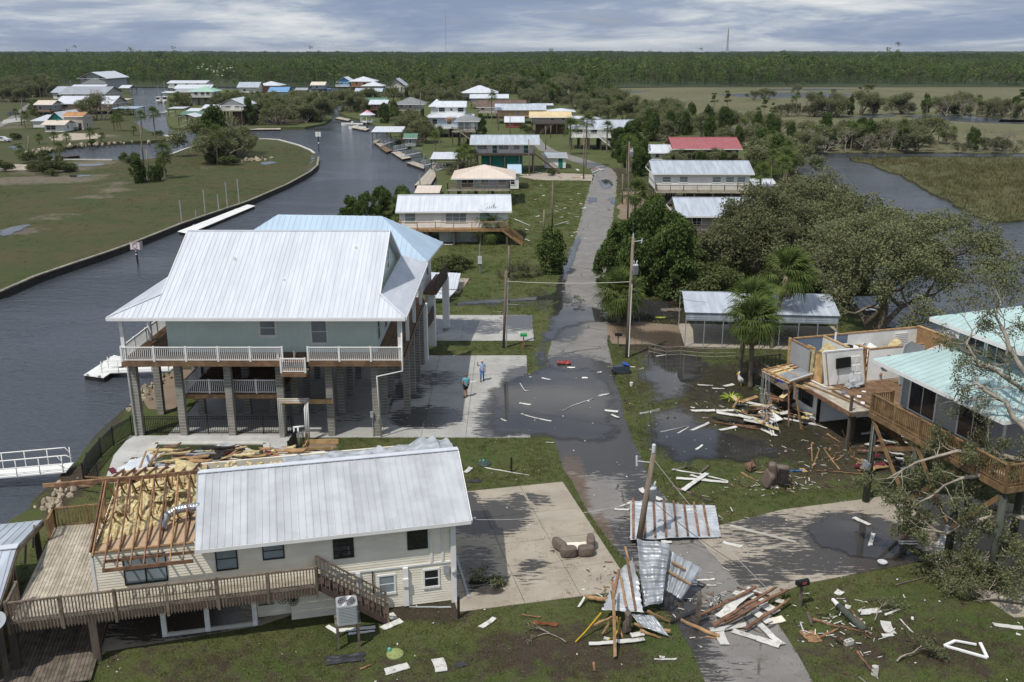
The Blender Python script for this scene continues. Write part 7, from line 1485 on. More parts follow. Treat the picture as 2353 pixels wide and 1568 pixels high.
wire('service drop from the snapped pole to the cream house gable',[p1_+top1*.5,Vector((-1.9,39.0,3.9))],.35,.013,'wire_pale');wire('downed line running from the snapped pole toward the black mailbox',[p1_+top1*.95,at(1760,1350,.05),at(1990,1568,.05)],.25,.013,'wire_pale');wire('service line from the transformer pole to the carport',[p2+top2*.66,Vector((16.5,79,3.6))],.4);wire('second downed line across the wet drive',[p1_+top1*.55,at(1700,1300,.05),at(1830,1500,.05)],.2)
wire('high line running on from the transformer pole to the sandy yard',[W2,at(1442,522)+Vector((.2,0,hz(330,dist(522))))],.8)
eb=at(1103,628);et=thing('electric_pedestal','pale metal electric box on a short post beside the lawn','electric box',(eb.x,eb.y,0));MB().tube([(0,0,-.1),(0,0,3.3)],.06,7).build('post','alu',et);boxo('box','porcelain',et,-.22,.22,-.2,-.06,1.1,1.95);boxo('leg','wood_old',et,-.18,-.1,-.1,0,0,1.1);boxo('leg','wood_old',et,.1,.18,-.1,0,0,1.1)
def mailbox(label,x,y,body,post,flag=None,h=1.1,rz=0,fallen=False):
 p=at(x,y);t=thing('mailbox',label,'mailbox',(p.x,p.y,0),rz);beamo('post',post,t,(0,0,-.1),(0,0,h),.1);n=8
 pr=[(-.14,0),(.14,0)]+[(.14*math.cos(a),.14+.13*math.sin(a))for a in np.linspace(0,math.pi,n)];mb=MB();k=len(pr)
 for s in (-.28,.3):mb.v+=[(s,a,h+b)for a,b in pr]
 mb.f+=[tuple(range(k))[::-1],tuple(range(k,2*k))]+[(i,(i+1)%k,k+(i+1)%k,k+i)for i in range(k)];mb.build('box',body,t)
 if flag:boxo('flag',flag,t,-.1,.12,-.17,-.15,h+.1,h+.2)
 return t
mg=mailbox('green mailbox with white end on a red-brown post by the flooded drive',1203,799,'mail_green','wall_red',None,1.0);boxo('door','white_trim',mg,-.36,-.28,-.15,.15,1.0,1.3)
mailbox('black mailbox with red flag tilted on a grey post at the wet drive',1838,1396,'mail_black','wood_old','red_plastic',1.15,20);mailbox('small dark mailbox on a thin post near the flooded verge',1420,797,'felt','wood_old',None,.95)
bn=at(1428,858);tb=thing('wheeled_bin','overturned dark grey wheeled bin with bright blue lid on the verge','bin',(bn.x,bn.y,.02),8);mb=MB();mb.v+=[(-.62,-.26,.08),(.5,-.33,0),(.5,-.33,.66),(-.62,-.26,.58),(-.62,.26,.08),(.5,.33,0),(.5,.33,.66),(-.62,.26,.58)];mb.f+=[(0,3,2,1),(4,5,6,7),(0,1,5,4),(1,2,6,5),(2,3,7,6),(3,0,4,7)];mb.build('body','bin_grey',tb);MB().slab([(.52,-.36,.7),(.52,.36,.7),(.1,.36,.82),(.1,-.36,.82)],.05).build('lid','bin_blue',tb);boxo('lid_rim','bin_grey',tb,.48,.56,-.36,.36,-.0,.7)
for yy in (-.3,.3):obj('wheel',MB().lathe([(.12,-.03),(.12,.03)],12).mesh('wheel','tyre'),tb,(-.6,yy,.12),(RAD(90),0,0))
wf=thing('wire_fence','sagging wire fence with thin posts standing in floodwater','fence',(0,0,0));fp=[at(x,y)for x,y in ((1490,815),(1503,818),(1530,824),(1563,822),(1600,826),(1640,828),(1690,826))]
for p in fp:beamo('post','wood_old',wf,p-Vector((0,0,.2)),p+Vector((.06,0,1.0)),.06)
mb=MB()
for a,b in zip(fp[:-1],fp[1:]):
 for z in (.3,.6,.95):mb.beam(a+Vector((0,0,z)),b+Vector((0,0,z)),.02)
mb.build('wire','wire_pale',wf)
for x,y,m_,lb,r in ((1113,1067,'dark_lid','dark round septic lid with a pale cap on the middle lawn',.42),(908,1505,'green_lid','olive round septic lid with a pale cap on the front lawn',.36),(901,688,'dark_lid','dark disc lid on the lawn by the fallen roof',.5)):
 p=at(x,y);t=thing('septic_lid',lb,'lid',(p.x,p.y,0));MB().lathe([(r,-.02),(r,.06),(r*.9,.1),(r*.2,.14)],24).build('lid',m_,t)
 for k in range(4):a=k*math.pi/4;beamo('rib',m_,t,(-r*.85*math.cos(a),-r*.85*math.sin(a),.115),(r*.85*math.cos(a),r*.85*math.sin(a),.115),.03,.03)
 MB().lathe([(.07,0),(.07,.24),(.05,.26)],10,(-.05 if m_=='dark_lid' else -r*.7,.1,.0)).build('cap','teal_plastic',t)
for x,y,h,lb in ((1054,1420,1.05,'dark square bollard post at the driveway corner'),(1175,1085,.95,'thin dark stake on the middle lawn')):p=at(x,y);tag(MB().tube([(p.x,p.y,-.1),(p.x,p.y,h)],.07,6).build('post','frame_dark'),lb,'post')
def sofa(label,x,y,rz,s=1.0,up=False):
 p=at(x,y);t=thing('sofa',label,'sofa',(p.x,p.y,.02),rz);r_=lambda a,b:tuple(q*s for q in b)
 def cush(name,c,d,rot=(0,0,0)):
  b=MB();n=10
  b.lathe([(max(.02,abs(math.cos(-math.pi/2+math.pi*k/n)))**.45,math.copysign(abs(math.sin(-math.pi/2+math.pi*k/n))**.5,math.sin(-math.pi/2+math.pi*k/n)))for k in range(n+1)],18);b.v=[(math.copysign(abs(v[0])**.7,v[0])*d[0]/2,math.copysign(abs(v[1])**.7,v[1])*d[1]/2,v[2]*d[2]/2)for v in b.v]
  o=b.build(name,'sofa',t,True);o.location=c;o.rotation_euler=rot;return o
 if not up:
  cush('back_cushion',(-.44,-.55,.28),(.86,.52,.52));cush('back_cushion',(.44,-.55,.28),(.86,.52,.52));cush('armrest',(-.78,.12,.3),(.42,1.1,.5),(0,.1,.45));cush('armrest',(.82,.2,.34),(.42,.95,.6),(0,0,-.1));boxo('seat_base','cream',t,-.55,.6,-.3,.45,.0,.22)
 else :
  cush('back_cushion',(-.15,0,.75),(.5,.5,1.5),(.2,-.12,0));cush('back_cushion',(.3,.2,1.0),(.9,.45,.5));cush('armrest',(-.4,-.2,.5),(.4,.9,1.0),(.3,.2,.5));MB().slab([(.1,-.2,.3),(.7,-.25,.3),(.75,-.1,1.1),(.15,-.05,1.1)],.1).build('torn_underside','felt',t)
 return t
sofa('brown padded sofa lying on the tan driveway',1322,1266,6,.95);sofa('brown sofa tipped on its end in the muddy yard',1780,1118,-15,.9,True)
rg=at(1762,1095);rg_=thing('broken_chair','dark wooden chair frame lying beside the tipped sofa','chair',(rg.x-.9,rg.y+.4,.05),30)
for a,b in (((0,0,.1),(.6,.1,.1)),((0,.5,.1),(.6,.55,.2)),((0,0,.1),(0,.5,.3)),((.6,.1,.1),(.6,.55,.5)),((0,0,.1),(.1,0,.6)),((.6,.1,.1),(.7,.1,.7))):beamo('leg','wall_brown',rg_,a,b,.06)
MB().slab([(0,0,.3),(.55,.1,.3),(.55,.5,.42),(0,.5,.4)],.04).build('seat','wall_brown',rg_)
pq=at(1700,888);pe=thing('pelican','white pelican with grey wings and yellow bill between the palms','pelican',(pq.x,pq.y,0),0)
rngp=[(.16,0,.35,.1),(.12,0,.42,.17),(.04,0,.5,.2),(-.05,0,.62,.17),(-.11,0,.78,.1),(-.13,0,.92,.065),(-.12,0,1.02,.06),(-.09,0,1.1,.075),(-.1,0,1.16,.05)]
MB().tube([(.22,0,.25)]+[(a,b,c)for a,b,c,r in rngp],[.03]+[r for a,b,c,r in rngp],12).build('body','bird_white',pe,True);MB().tube([(-.12,0,1.1),(-.24,0,.98),(-.3,0,.8)],[.045,.05,.012],8).build('bill','bird_yellow',pe,True)
for s in (-1,1):
 b=MB().tube([(-.02,s*.15,.6),(.12,s*.15,.45),(.3,s*.06,.18)],[.08,.1,.02],8).build('wing','bird_grey',pe,True);MB().tube([(.08,s*.06,-.02),(.06,s*.06,.3)],.02,6).build('leg','bird_yellow',pe)
def skin_mesh(name,verts,edges,radii,mat,root=0,lvl=2,parent=None):
 me=bpy.data.meshes.new(name);me.from_pydata(verts,edges,[]);me.materials.append(MATS[mat]);o=bpy.data.objects.new(name,me);COL.objects.link(o);o.parent=parent
 md=o.modifiers.new('skin','SKIN');md.use_smooth_shade=True
 sv=me.skin_vertices[0].data if me.skin_vertices else None
 if sv is None:
  bpy.context.view_layer.objects.active=o;me.skin_vertices.new()if hasattr(me.skin_vertices,'new')else None;sv=me.skin_vertices[0].data
 for i,r in enumerate(radii):sv[i].radius=(r,r)if not hasattr(r,'__len__')else r;sv[i].use_root=(i==root)
 ss=o.modifiers.new('sub','SUBSURF');ss.levels=lvl;ss.render_levels=lvl;return o
def person(label,x,y,rz,S,skin='skin',hair='hair_white',shirt='shirt_pale',trousers='jeans',shorts=False,wave=False,step=.1,belly=1.0):
 p=at(x,y);t=thing('person',label,'person',(p.x,p.y,.035),rz);k=S/1.72
 J={'pel':(0,0,.93),'sp':(0,-.0,1.12),'ch':(0,.01,1.3),'nk':(0,0,1.46),'hb':(0,-.01,1.53),'hd':(0,-.03,1.62),'ht':(0,-.01,1.69),'lh':(-.1,0,.88),'lk':(-.11,-.04-step,.5),'la':(-.11,-step*.6,.09),'lt':(-.11,-step*.6-.16,.04),'rh':(.1,0,.88),'rk':(.11,.0+step*.3,.5),'ra':(.11,step*.9,.1),'rt':(.12,step*.9-.16,.04),'ls':(-.18,0,1.4),'le':(-.25,.03,1.13),'lw':(-.25,-.06,.88),'lp':(-.25,-.08,.82),'rs':(.18,0,1.4),'re':(.25,.03,1.13),'rw':(.24,-.08,.9),'rp':(.24,-.1,.83)}
 if wave:J['le']=(-.34,-.05,1.25);J['lw']=(-.36,-.12,1.5);J['lp']=(-.35,-.13,1.57)
 R_={'pel':.135,'sp':.13*belly,'ch':.15,'nk':.055,'hb':.06,'hd':.1,'ht':.07,'lh':.09,'rh':.09,'lk':.06,'rk':.06,'la':.04,'ra':.04,'lt':.035,'rt':.035,'ls':.06,'rs':.06,'le':.045,'re':.045,'lw':.03,'rw':.03,'lp':.035,'rp':.035}
 E_=[('pel','sp'),('sp','ch'),('ch','nk'),('nk','hb'),('hb','hd'),('hd','ht'),('pel','lh'),('lh','lk'),('lk','la'),('la','lt'),('pel','rh'),('rh','rk'),('rk','ra'),('ra','rt'),('ch','ls'),('ls','le'),('le','lw'),('lw','lp'),('ch','rs'),('rs','re'),('re','rw'),('rw','rp')]
 for s,wv in (('l','lp'),('r','rp')):
  b=Vector(J[wv]);up=-1 if not (wave and s=='l')else 1
  for f in range(5):
   n1,n2=f'{s}f{f}',f'{s}g{f}';off=Vector(((f-2)*.016,-.012,.0));ln=(.05,.07,.075,.07,.055)[f]if f else .045
   if f==0:off=Vector((.03 if s=='l' else -.03,-.02,.02))
   J[n1]=tuple(b+off+Vector((0,-.008,up*.035)));J[n2]=tuple(b+off+Vector((0,-.025,up*(.035+ln*.8))));R_[n1]=.009;R_[n2]=.0075;E_+=[(wv,n1),(n1,n2)]
 def mk(name,keys,edges,mat,grow_=0.0,over={},lvl=2,root=0):
  idx={q:i for i,q in enumerate(keys)};return skin_mesh(name,[tuple(v*k for v in J[q])for q in keys],[(idx[a],idx[b])for a,b in edges if a in idx and b in idx],[(over.get(q,R_[q])+grow_)*k for q in keys],mat,root,lvl,t)
 mk('body',list(J),E_,skin)
 sk=['ch','sp','pel','ls','rs','le','re','nk'];J2=dict(J)
 J['le2']=tuple(Vector(J['ls']).lerp(Vector(J['le']),.75));J['re2']=tuple(Vector(J['rs']).lerp(Vector(J['re']),.75));R_['le2']=.052;R_['re2']=.052;J['hem']=(0,0,.84);R_['hem']=.15*belly
 mk('shirt',['ch','sp','pel','hem','ls','rs','le2','re2','nk'],[('ch','sp'),('sp','pel'),('pel','hem'),('ch','ls'),('ls','le2'),('ch','rs'),('rs','re2'),('ch','nk')],shirt,.018,{'nk':.05})
 if shorts:
  for s in 'lr':J[s+'q']=tuple(Vector(J[s+'h']).lerp(Vector(J[s+'k']),.85));R_[s+'q']=.085
  mk('shorts',['pel','lh','rh','lq','rq'],[('pel','lh'),('lh','lq'),('pel','rh'),('rh','rq')],trousers,.02)
 else :mk('trousers',['pel','lh','rh','lk','rk','la','ra'],[('pel','lh'),('lh','lk'),('lk','la'),('pel','rh'),('rh','rk'),('rk','ra')],trousers,.016)
 hd=Vector(J['hd'])*k;o=bubble(t,'hair',hair,hd+Vector((0,.022,.035))*k,(.098*k,.105*k,.095*k));
 for s in (-1,1):bubble(t,'ear',skin,hd+Vector((s*.097,.0,-.01))*k,(.015,.025,.032));bubble(t,'eye','ink',hd+Vector((s*.035,-.094,.012))*k,(.012,.008,.009))
 bubble(t,'nose',skin,hd+Vector((0,-.108,-.012))*k,(.014,.02,.022));bubble(t,'mouth','maroon',hd+Vector((0,-.095,-.05))*k,(.025,.01,.007))
 for s in 'lr':a=Vector(J[s+'a'])*k;e=Vector(J[s+'t'])*k;MB().tube([a+Vector((0,.06,-.04)),(a+e)/2+Vector((0,0,-.015)),e+Vector((0,-.05,0))],[.045,.052,.035],8).build('shoe','felt',t,True)
 return t
person('person in pale blue shirt and jeans raising one hand on the wet concrete',1108,877,5,1.66,'skin','hair_white','shirt_pale','jeans',False,True,.14)
person('person in aqua shirt and black shorts seen from behind on the driveway',1071,914,205,1.74,'skin','hair_grey','shirt_aqua','shorts',True,False,.12,1.25)
# storm debris
_bent={}
def bent(mat):
 r=random.Random(len(_bent)*7+1);k=(mat,BR.randrange(4))
 if k not in _bent:
  mb=MB();n=6;kx,kz=r.uniform(-.12,.12),r.uniform(.1,.9);sk=[r.uniform(-.035,.035)for _ in range(4)]
  for i in range(n+1):
   y=-.5+i/n;cx_=kx*(1-4*y*y);cz=kz*(4*y*y)*.8+(.25*math.sin(i*2.1+k[1]));e=(i==0)*1.0;f=(i==n)*1.0;tw=.35*math.sin(k[1]*2+y*2)
   mb.v+=[(cx_-.5,y+sk[0]*e+sk[2]*f,cz-.5-tw),(cx_+.5,y+sk[1]*e+sk[3]*f,cz-.5+tw),(cx_+.5,y+sk[1]*e+sk[3]*f,cz+.5+tw),(cx_-.5,y+sk[0]*e+sk[2]*f,cz+.5-tw)]
  for i in range(n):
   a=i*4
   for j in range(4):mb.f.append((a+j,a+(j+1)%4,a+4+(j+1)%4,a+4+j))
  mb.f+=[(3,2,1,0),(n*4,n*4+1,n*4+2,n*4+3)];_bent[k]=mb.mesh('bent_board',mat)
 return _bent[k]
BR=random.Random(2)
def plank(label,group,pts,w,mat,z=.05,t=.03,name='board',z2=None,tilt=0.0):
 a=at(*pts[0],z);b=at(*pts[1],z if z2 is None else z2)
 if group=='':group=None
 L=(b-a).length;d=(b-a).normalized();th=thing(name,label,'board',tuple((a+b)/2-Vector((0,0,0))),0,group);q=beamo('board_face','siding_dirty' if mat=='white_trim' else mat,th,-(b-a)/2,(b-a)/2,w,t,roll=tilt);q.data=bent('siding_dirty' if mat=='white_trim' else mat);return th
def planks(crop,items,label,group,mat,name='board',z=.05,t=.03):
 for it in items:
  x0,y0,x1,y1,w=it[:5];w=w*.8 if name=='timber' else w;z0=it[5]if len(it)>5 else z;plank(label,group,(crop(x0,y0),crop(x1,y1)),w,it[7]if len(it)>7 else mat,z0,t,name,it[6]if len(it)>6 else None)
def cropf(x0,y0,sc):return lambda a,b:((x0+a/sc)/1.08797,(y0+b/sc)/1.08797)
F1,F2,F7,F8,F6,FP_,F3,FN=cropf(1000,750,3.4846),cropf(1600,650,2.851),cropf(1400,1150,2.82),cropf(1900,1150,2.82),cropf(800,1050,2.391),cropf(160,1050,3.361),cropf(1860,760,3.361),cropf(850,400,2.736)
planks(F1,[(1235,680,1315,698,.16),(1045,728,1085,790,.05),(1085,790,1124,793,.05),(1040,900,1142,915,.2),(1088,1003,1200,1033,.14),(1200,1033,1322,1058,.1),(880,1036,928,1058,.1),(1272,1240,1342,1243,.08),(1125,672,1150,673,.1),(1412,968,1505,920,.05),(1505,920,1697,855,.05),(1630,878,1657,884,.1),(1785,963,1903,975,.3),(1842,998,1907,1026,.18),(1715,633,1757,628,.12),(1055,993,1085,998,.12)],'pale siding strip floating in the flooded street','siding strips in the flooded street','white_trim','siding_strip',.07,.02)
for k in range(4):planks(F1,[(1725+k*6,842-k*6,1800+k*8,828-k*3,.03)],'thin white slat floating by the flooded verge','slats by the flooded verge','white_trim','siding_strip',.07)
planks(F1,[(606,716,672,708,.26)],'broad white board lying beside the people on the drive','','white_trim');planks(F1,[(745,1463,1135,1530,.05)],'long thin white pipe lying across the middle lawn','','white_trim','pipe');planks(F1,[(565,1505,616,1460,.3)],'short white board on the middle lawn','','white_trim')
planks(F1,[(812,105,887,105,.1),(928,38,1033,42,.08)],'white trim stick on the lawn beside the twin post','trim sticks by the twin post','white_trim')
for k in range(3):planks(F1,[(2086+k*3,985+k*7,2262,948+k*9,.04)],'white slat of a broken shutter on the wet verge','shutter slats on the wet verge','white_trim','siding_strip')
planks(F1,[(2000,583,2050,585,.06),(2065,608,2120,592,.05),(2070,615,2125,598,.05)],'white stick on the wet grass under the power lines','sticks under the power lines','white_trim')
planks(F2,[(365,1076,540,1074,.3),(545,1074,682,1070,.38),(545,1085,720,1112,.38,.12),(700,1105,892,1150,.4,.2),(740,1140,880,1166,.3,.3),(752,1013,985,1062,.34,.3),(570,1215,690,1190,.25),(925,1168,938,1255,.1,.1),(940,1168,955,1250,.1,.1),(862,1202,976,1256,.22,.1),(880,1168,955,1145,.2,.2),(668,1030,770,1033,.15,.15),(410,890,525,896,.12),(600,902,668,888,.3),(515,915,605,918,.1),(360,1050,392,1056,.12),(400,1352,446,1318,.14),(115,686,188,676,.1),(360,1216,495,1158,.08),(372,1216,498,1165,.08),(270,1236,350,1190,.08),(1220,1160,1330,1200,.1,.1),(1010,1100,1240,1150,.16,.15)],'white siding board in the rubble before the wrecked house','white boards in the rubble','white_trim',z=.07)
planks(F2,[(515,1155,862,1208,.12,.08),(560,1165,860,1195,.1,.12),(150,1230,345,1185,.07,.06,.06,'wall_grey'),(920,985,1075,1010,.3,.4),(930,1000,880,1080,.12,.3),(900,960,1060,1000,.12,.5),(1000,1000,880,1075,.1,.4),(1075,1010,1000,1080,.1,.2),(980,1060,1000,960,.1,.2),(720,1095,860,1065,.3,.2)],'red-brown splintered timber in the rubble before the wrecked house','red timbers in the rubble','lumber_red','timber',t=.06)
for k in range(9):planks(F2,[(520+k*38,1120+k*5+(k%3)*10,580+k*36,1140+k*4,.25)],'dark shingle scrap in the rubble before the wrecked house','shingle scraps in the rubble','felt','shingle',.09)
planks(F2,[(1222,1310,1228,1440,.1),(1278,1352,1225,1492,.09),(1310,1348,1420,1496,.08),(1262,1503,1420,1512,.09),(1420,1512,1584,1526,.09),(720,1515,830,1575,.14),(1440,1215,1505,1370,.05),(1330,1240,1430,1300,.06),(1400,1430,1450,1395,.06),(1500,1400,1600,1440,.08)],'loose lumber strip on the mud below the golden deck','lumber on the mud','lumber','timber',t=.05)
planks(F2,[(830,1512,920,1515,.09)],'orange timber beside the tipped sofa','','lumber','timber');planks(F2,[(1030,1505,1165,1500,.16)],'pale blue painted board beside the tipped sofa','','blue_plastic');planks(F2,[(1150,1490,1180,1515,.3)],'yellow splintered block at the end of the blue board','','lumber_new')
q=[F2(842,1082),(F2(905,1050)),F2(1020,1135),F2(940,1160)];z4=(.35,.45,.3,.2);P4=[at(*a,z)for a,z in zip(q,z4)];dd=thing('loose_door','white half-glazed door lying on the rubble','door',tuple(sum(P4,Vector())/4));c4_=sum(P4,Vector())/4;QQ=[p-c4_ for p in P4]
MB().slab(QQ[::-1],.05).build('slab','white_trim',dd)
for i in range(3):
 for j in range(3):
  f=lambda u,v:QQ[0].lerp(QQ[1],u).lerp(QQ[3].lerp(QQ[2],u),v)+Vector((0,0,.035));u0,v0=.12+i*.27,.06+j*.14;MB().slab([f(u0,v0+.11),f(u0+.22,v0+.11),f(u0+.22,v0),f(u0,v0)],.02).build('pane','glass',dd)
rn=thing('broken_stair','broken length of timber framing with insulation along the wrecked wall','debris',tuple(at(*F2(1120,1150))));a,b=at(*F2(1010,1120))-at(*F2(1120,1150)),at(*F2(1235,1165))-at(*F2(1120,1150));beamo('rail','wood_old',rn,a+Vector((0,0,.2)),b+Vector((0,0,.2)),.1,.12);beamo('rail','white_trim',rn,a+Vector((0,-.5,.1)),b+Vector((0,-.5,.1)),.1,.08)
for k in range(7):c=a.lerp(b,k/6);beamo('rung','wood_old',rn,c+Vector((0,.1,.2)),c+Vector((.05,-.6,.02)),.1,.08)
for k in range(4):bubble(rn,'insulation_tuft','insulation',a.lerp(b,.4+.13*k)+Vector((0,-.1,.28)),(.16,.14,.13))
planks(F7,[(790,68,985,100,.12,.06),(985,100,1185,150,.12,.08),(820,130,1000,140,.24,.1),(1000,142,1186,160,.24,.08),(868,216,950,155,.3,.16),(950,155,1036,96,.3,.18),(920,108,1030,135,.16,.06)],'white board in the crossed heap on the verge','crossed white boards','white_trim');planks(F7,[(985,96,1045,45,.16,.1),(790,190,930,240,.12),(930,240,1068,294,.12)],'old brown timber by the crossed white boards','old timbers by the crossed boards','wood_old','timber',t=.08)
planks(F7,[(385,347,490,350,.2),(420,330,495,300,.16),(670,265,715,285,.3),(570,200,600,235,.3)],'white scrap beside the flattened roof sheet','white scraps by the roof sheet','white_trim');planks(F7,[(1185,460,1655,578,.22)],'long grey siding length on the wet drive','','wall_greybeige');planks(F7,[(1150,580,1284,612,.26)],'white siding scrap on the tan part of the drive','','white_trim')
def corrugated(label,quad,zs,mat='galv',pitch=.2,amp=.03,nv=14,buckle=.12,seed=0,along=0,battens=(),bm='lumber_red',name='metal_sheet',flip=1):
 """ribbed sheet spanned by four corner points; ribs run across the other direction"""
 P=[at(*a,z)for a,z in zip(quad,zs)];c=sum(P,Vector())/4;P=[p-c for p in P];L=((P[1]-P[0]).length+(P[2]-P[3]).length)/2 if along==0 else ((P[3]-P[0]).length+(P[2]-P[1]).length)/2
 nr=(P[1]-P[0]).cross(P[3]-P[0]).normalized();nr=nr if nr.z>0 else -nr;n=max(8,int(L/pitch)*4);mb=MB()
 prof=(0,0,1,1);t=thing(name,label,'roofing',tuple(c));f=lambda u,v:P[0].lerp(P[1],u).lerp(P[3].lerp(P[2],u),v)
 for i in range(n+1):
  for j in range(nv+1):
   r,s=i/n,j/nv;u,v=(r,s)if along==0 else (s,r);b=buckle*(noise.noise(Vector((u*2.3,v*2.3,seed*3.1)))+.4*noise.noise(Vector((u*6,v*6,seed))));mb.v.append(tuple(f(u,v)+nr*(amp*prof[i%4]+b)))
 for i in range(n):
  for j in range(nv):a=i*(nv+1)+j;mb.f.append((a,a+nv+1,a+nv+2,a+1))
 o=mb.build('sheet',mat,t);so_=o.modifiers.new('thick','SOLIDIFY');so_.thickness=.012
 for u,v0,v1 in battens:
  a,b=(f(u,v0),f(u,v1))if along==1 else (f(v0,u),f(v1,u));beamo('batten',bm,t,a+nr*(.1+buckle*.5),b+nr*(.1+buckle*.5),.1,.06)
 return t
corrugated('flattened corrugated roof sheet with rusty battens across the street',[F7(495,285),F7(1090,325),F7(1135,540),F7(495,568)],(.55,.35,.15,.25),'galv',.3,.055,20,.10,2,1,[(u,.0,1.0)for u in (.03,.16,.27,.39,.51,.63,.75,.86)])
def rot4(q,k):return q[k:]+q[:k]
corrugated('upright crumpled grey roof sheet folded at the snapped pole',[F7(540,556),F7(772,592),F7(722,1008),F7(590,1036)],(2.3,2.2,.5,.5),'galv_dull',.34,.07,16,.16,3,1)
corrugated('tilted blue-grey roof sheet left of the crumpled pile',[F7(410,812),F7(505,690),F7(600,1082),F7(288,1052)],(1.3,2.2,.9,.6),'galv',.26,.05,14,.12,4,1,[(.3,.05,.8),(.86,.0,1.0)])
corrugated('ribbed grey roof sheet jutting right from the crumpled pile',[F7(772,640),F7(1000,772),F7(852,985),F7(735,915)],(1.7,1.1,.35,.6),'galv_dull',.26,.05,14,.08,5,0,[(.28,.1,.6),(.55,.02,.98)],'lumber')
corrugated('bent green-grey sheet at the foot of the crumpled pile',[F7(500,1085),F7(660,1100),F7(770,1245),F7(560,1170)],(.7,.6,.15,.3),'galv_dull',.22,.03,12,.1,6,0)
corrugated('dark sheet flap inside the crumpled pile',[F7(720,930),F7(805,960),F7(800,1060),F7(690,1050)],(.9,.7,.1,.1),'tarp',.2,.02,8,.05,7,0)
planks(F7,[(372,860,388,1400,.16,1.9,.1),(360,920,382,1060,.12,1.6,.6),(455,600,590,1150,.09,2.5,.3),(425,815,465,1040,.09,1.6,1.0),(610,1065,775,1140,.1,.5,.15),(520,1160,770,1212,.12,.35,.2),(850,1130,1115,1245,.14,.25,.1),(230,1165,380,1105,.1,.4,.5),(305,895,350,898,.06,.6,.6),(175,965,325,985,.2,.25,.3),(400,1110,440,1260,.1,.5,.05),(560,1200,720,1258,.08,.2,.05),(300,1230,350,1150,.08,.1,.5)],'long broken rafter sticking out of the crumpled roofing','rafters in the crumpled roofing','lumber','timber',t=.07)
planks(F7,[(130,1038,175,965,.1,.06,.3),(204,1296,400,1280,.24,.1),(400,1280,600,1262,.24,.12),(310,1255,350,1262,.2),(500,1240,590,1225,.3),(955,850,1092,843,.08),(935,882,1102,886,.07),(940,862,970,866,.2),(712,572,790,580,.2,.1),(665,1406,822,1404,.1),(700,1388,740,1392,.12),(1030,1246,1120,1260,.08,.06,.06,'lumber')],'white fascia scrap strewn around the crumpled roofing','white scraps round the crumpled roofing','white_trim')
planks(F7,[(782,1138,965,1058,.16,.15)],'dark metal beam leaning at the crumpled pile','','frame_dark','beam');planks(F7,[(960,1165,986,950,.16,.05,1.7)],'grey splintered post standing in the wet street','','wood_old','post',t=.14);planks(F7,[(462,1215,490,1090,.3,.0,1.0)],'old stump of a pile under the crumpled roofing','','wood_old','stump',t=.28)
yc=[at(*F7(a,b),z)for a,b,z in ((108,1285,.05),(180,1210,.3),(290,1078,.8))];tag(MB().tube(yc,.03,6).build('yellow_conduit','yellow'),'straight yellow conduit leaning on the crumpled roofing','conduit');yc=[at(*F7(a,b),z)for a,b,z in ((340,1270,.05),(385,1245,.1),(412,1190,.3),(422,1110,.6))];tag(MB().tube(yc,.03,6).build('yellow_conduit','yellow'),'curved yellow conduit hanging under the crumpled roofing','conduit')
planks(F7,[(975,1105,1180,1000,.14,.1,.4),(1180,1000,1375,905,.14,.4,.5),(1080,1168,1300,1030,.2,.3,.5),(1300,1030,1515,905,.16,.5,.5),(1170,1135,1400,1010,.18,.4,.55),(1330,1045,1600,922,.18,.5,.4),(1290,1205,1440,1105,.14,.2,.35),(1440,1105,1612,990,.14,.35,.3),(1250,905,1475,965,.14,.3,.3),(1150,1165,1460,985,.12,.45,.6),(1560,915,1580,935,.2,.4,.4)],'red-brown plank in the splintered lumber heap beside the black mailbox','planks in the lumber heap','lumber_red','timber',t=.07)
planks(F7,[(1225,935,1470,1000,.3,.12),(1320,900,1420,945,.2,.15),(1125,1110,1215,1020,.5,.2,.3),(1215,1020,1335,930,.5,.3,.3),(1160,1120,1240,1060,.3,.25),(1060,1200,1310,1160,.3,.12),(1120,1190,1165,1305,.4,.08),(1215,1205,1390,1260,.3,.08),(1390,1260,1552,1312,.36,.08),(1392,1150,1480,1230,.3,.1),(1480,1230,1570,1300,.3,.1),(1430,1020,1530,1080,.5,.15),(1370,1070,1480,1150,.4,.15),(1520,985,1580,1000,.3,.2),(1450,1145,1575,1120,.4,.06,.06,'cream')],'white vinyl panel under the splintered lumber heap','white panels in the lumber heap','white_trim')
planks(F8,[(660,408,776,460,.24),(768,605,792,518,.12),(785,602,806,522,.1),(978,575,1112,573,.1),(982,590,1115,592,.1)],'white siding scrap lying in the puddle','siding scraps in the puddle','white_trim',z=.09);planks(F8,[(1308,545,1255,740,.5),(1264,760,1258,822,.45)],'wide white grooved soffit panel at the pad edge','soffit panels at the pad edge','white_trim',z=.1)
planks(F8,[(1325,640,1470,756,.3)],'bent white gutter length on the grass','','white','gutter',.12,.12);planks(F8,[(1525,790,1535,700,.12)],'pale peeled stick near the torn oak','','white');planks(F8,[(962,882,1300,790,.05)],'thin grey pole lying along the grass edge','','wood_old','pole')
p=at(*F8(860,742));dw=thing('washbasin','small white round basin at the puddle edge','basin',(p.x,p.y,.1));MB().lathe([(.1,0),(.2,.03),(.24,.1),(.22,.1),(.1,.05)],16).build('bowl','porcelain',dw,True);boxo('base','porcelain',dw,-.08,.08,-.08,.08,-.07,.01)
a,b=at(*F8(555,1030),.15),at(*F8(735,1195),.15);lg=thing('broken_pile','broken round wooden pile lying on the verge','log',tuple((a+b)/2));MB().tube([a-(a+b)/2,b-(a+b)/2],[.16,.17],12).build('log','pile_green',lg,True);MB().tube([(a-b)/2*1.0,(a-b)/2*1.5+Vector((0,0,.05))],[.12,.08],8).build('white_wrap','white',lg)
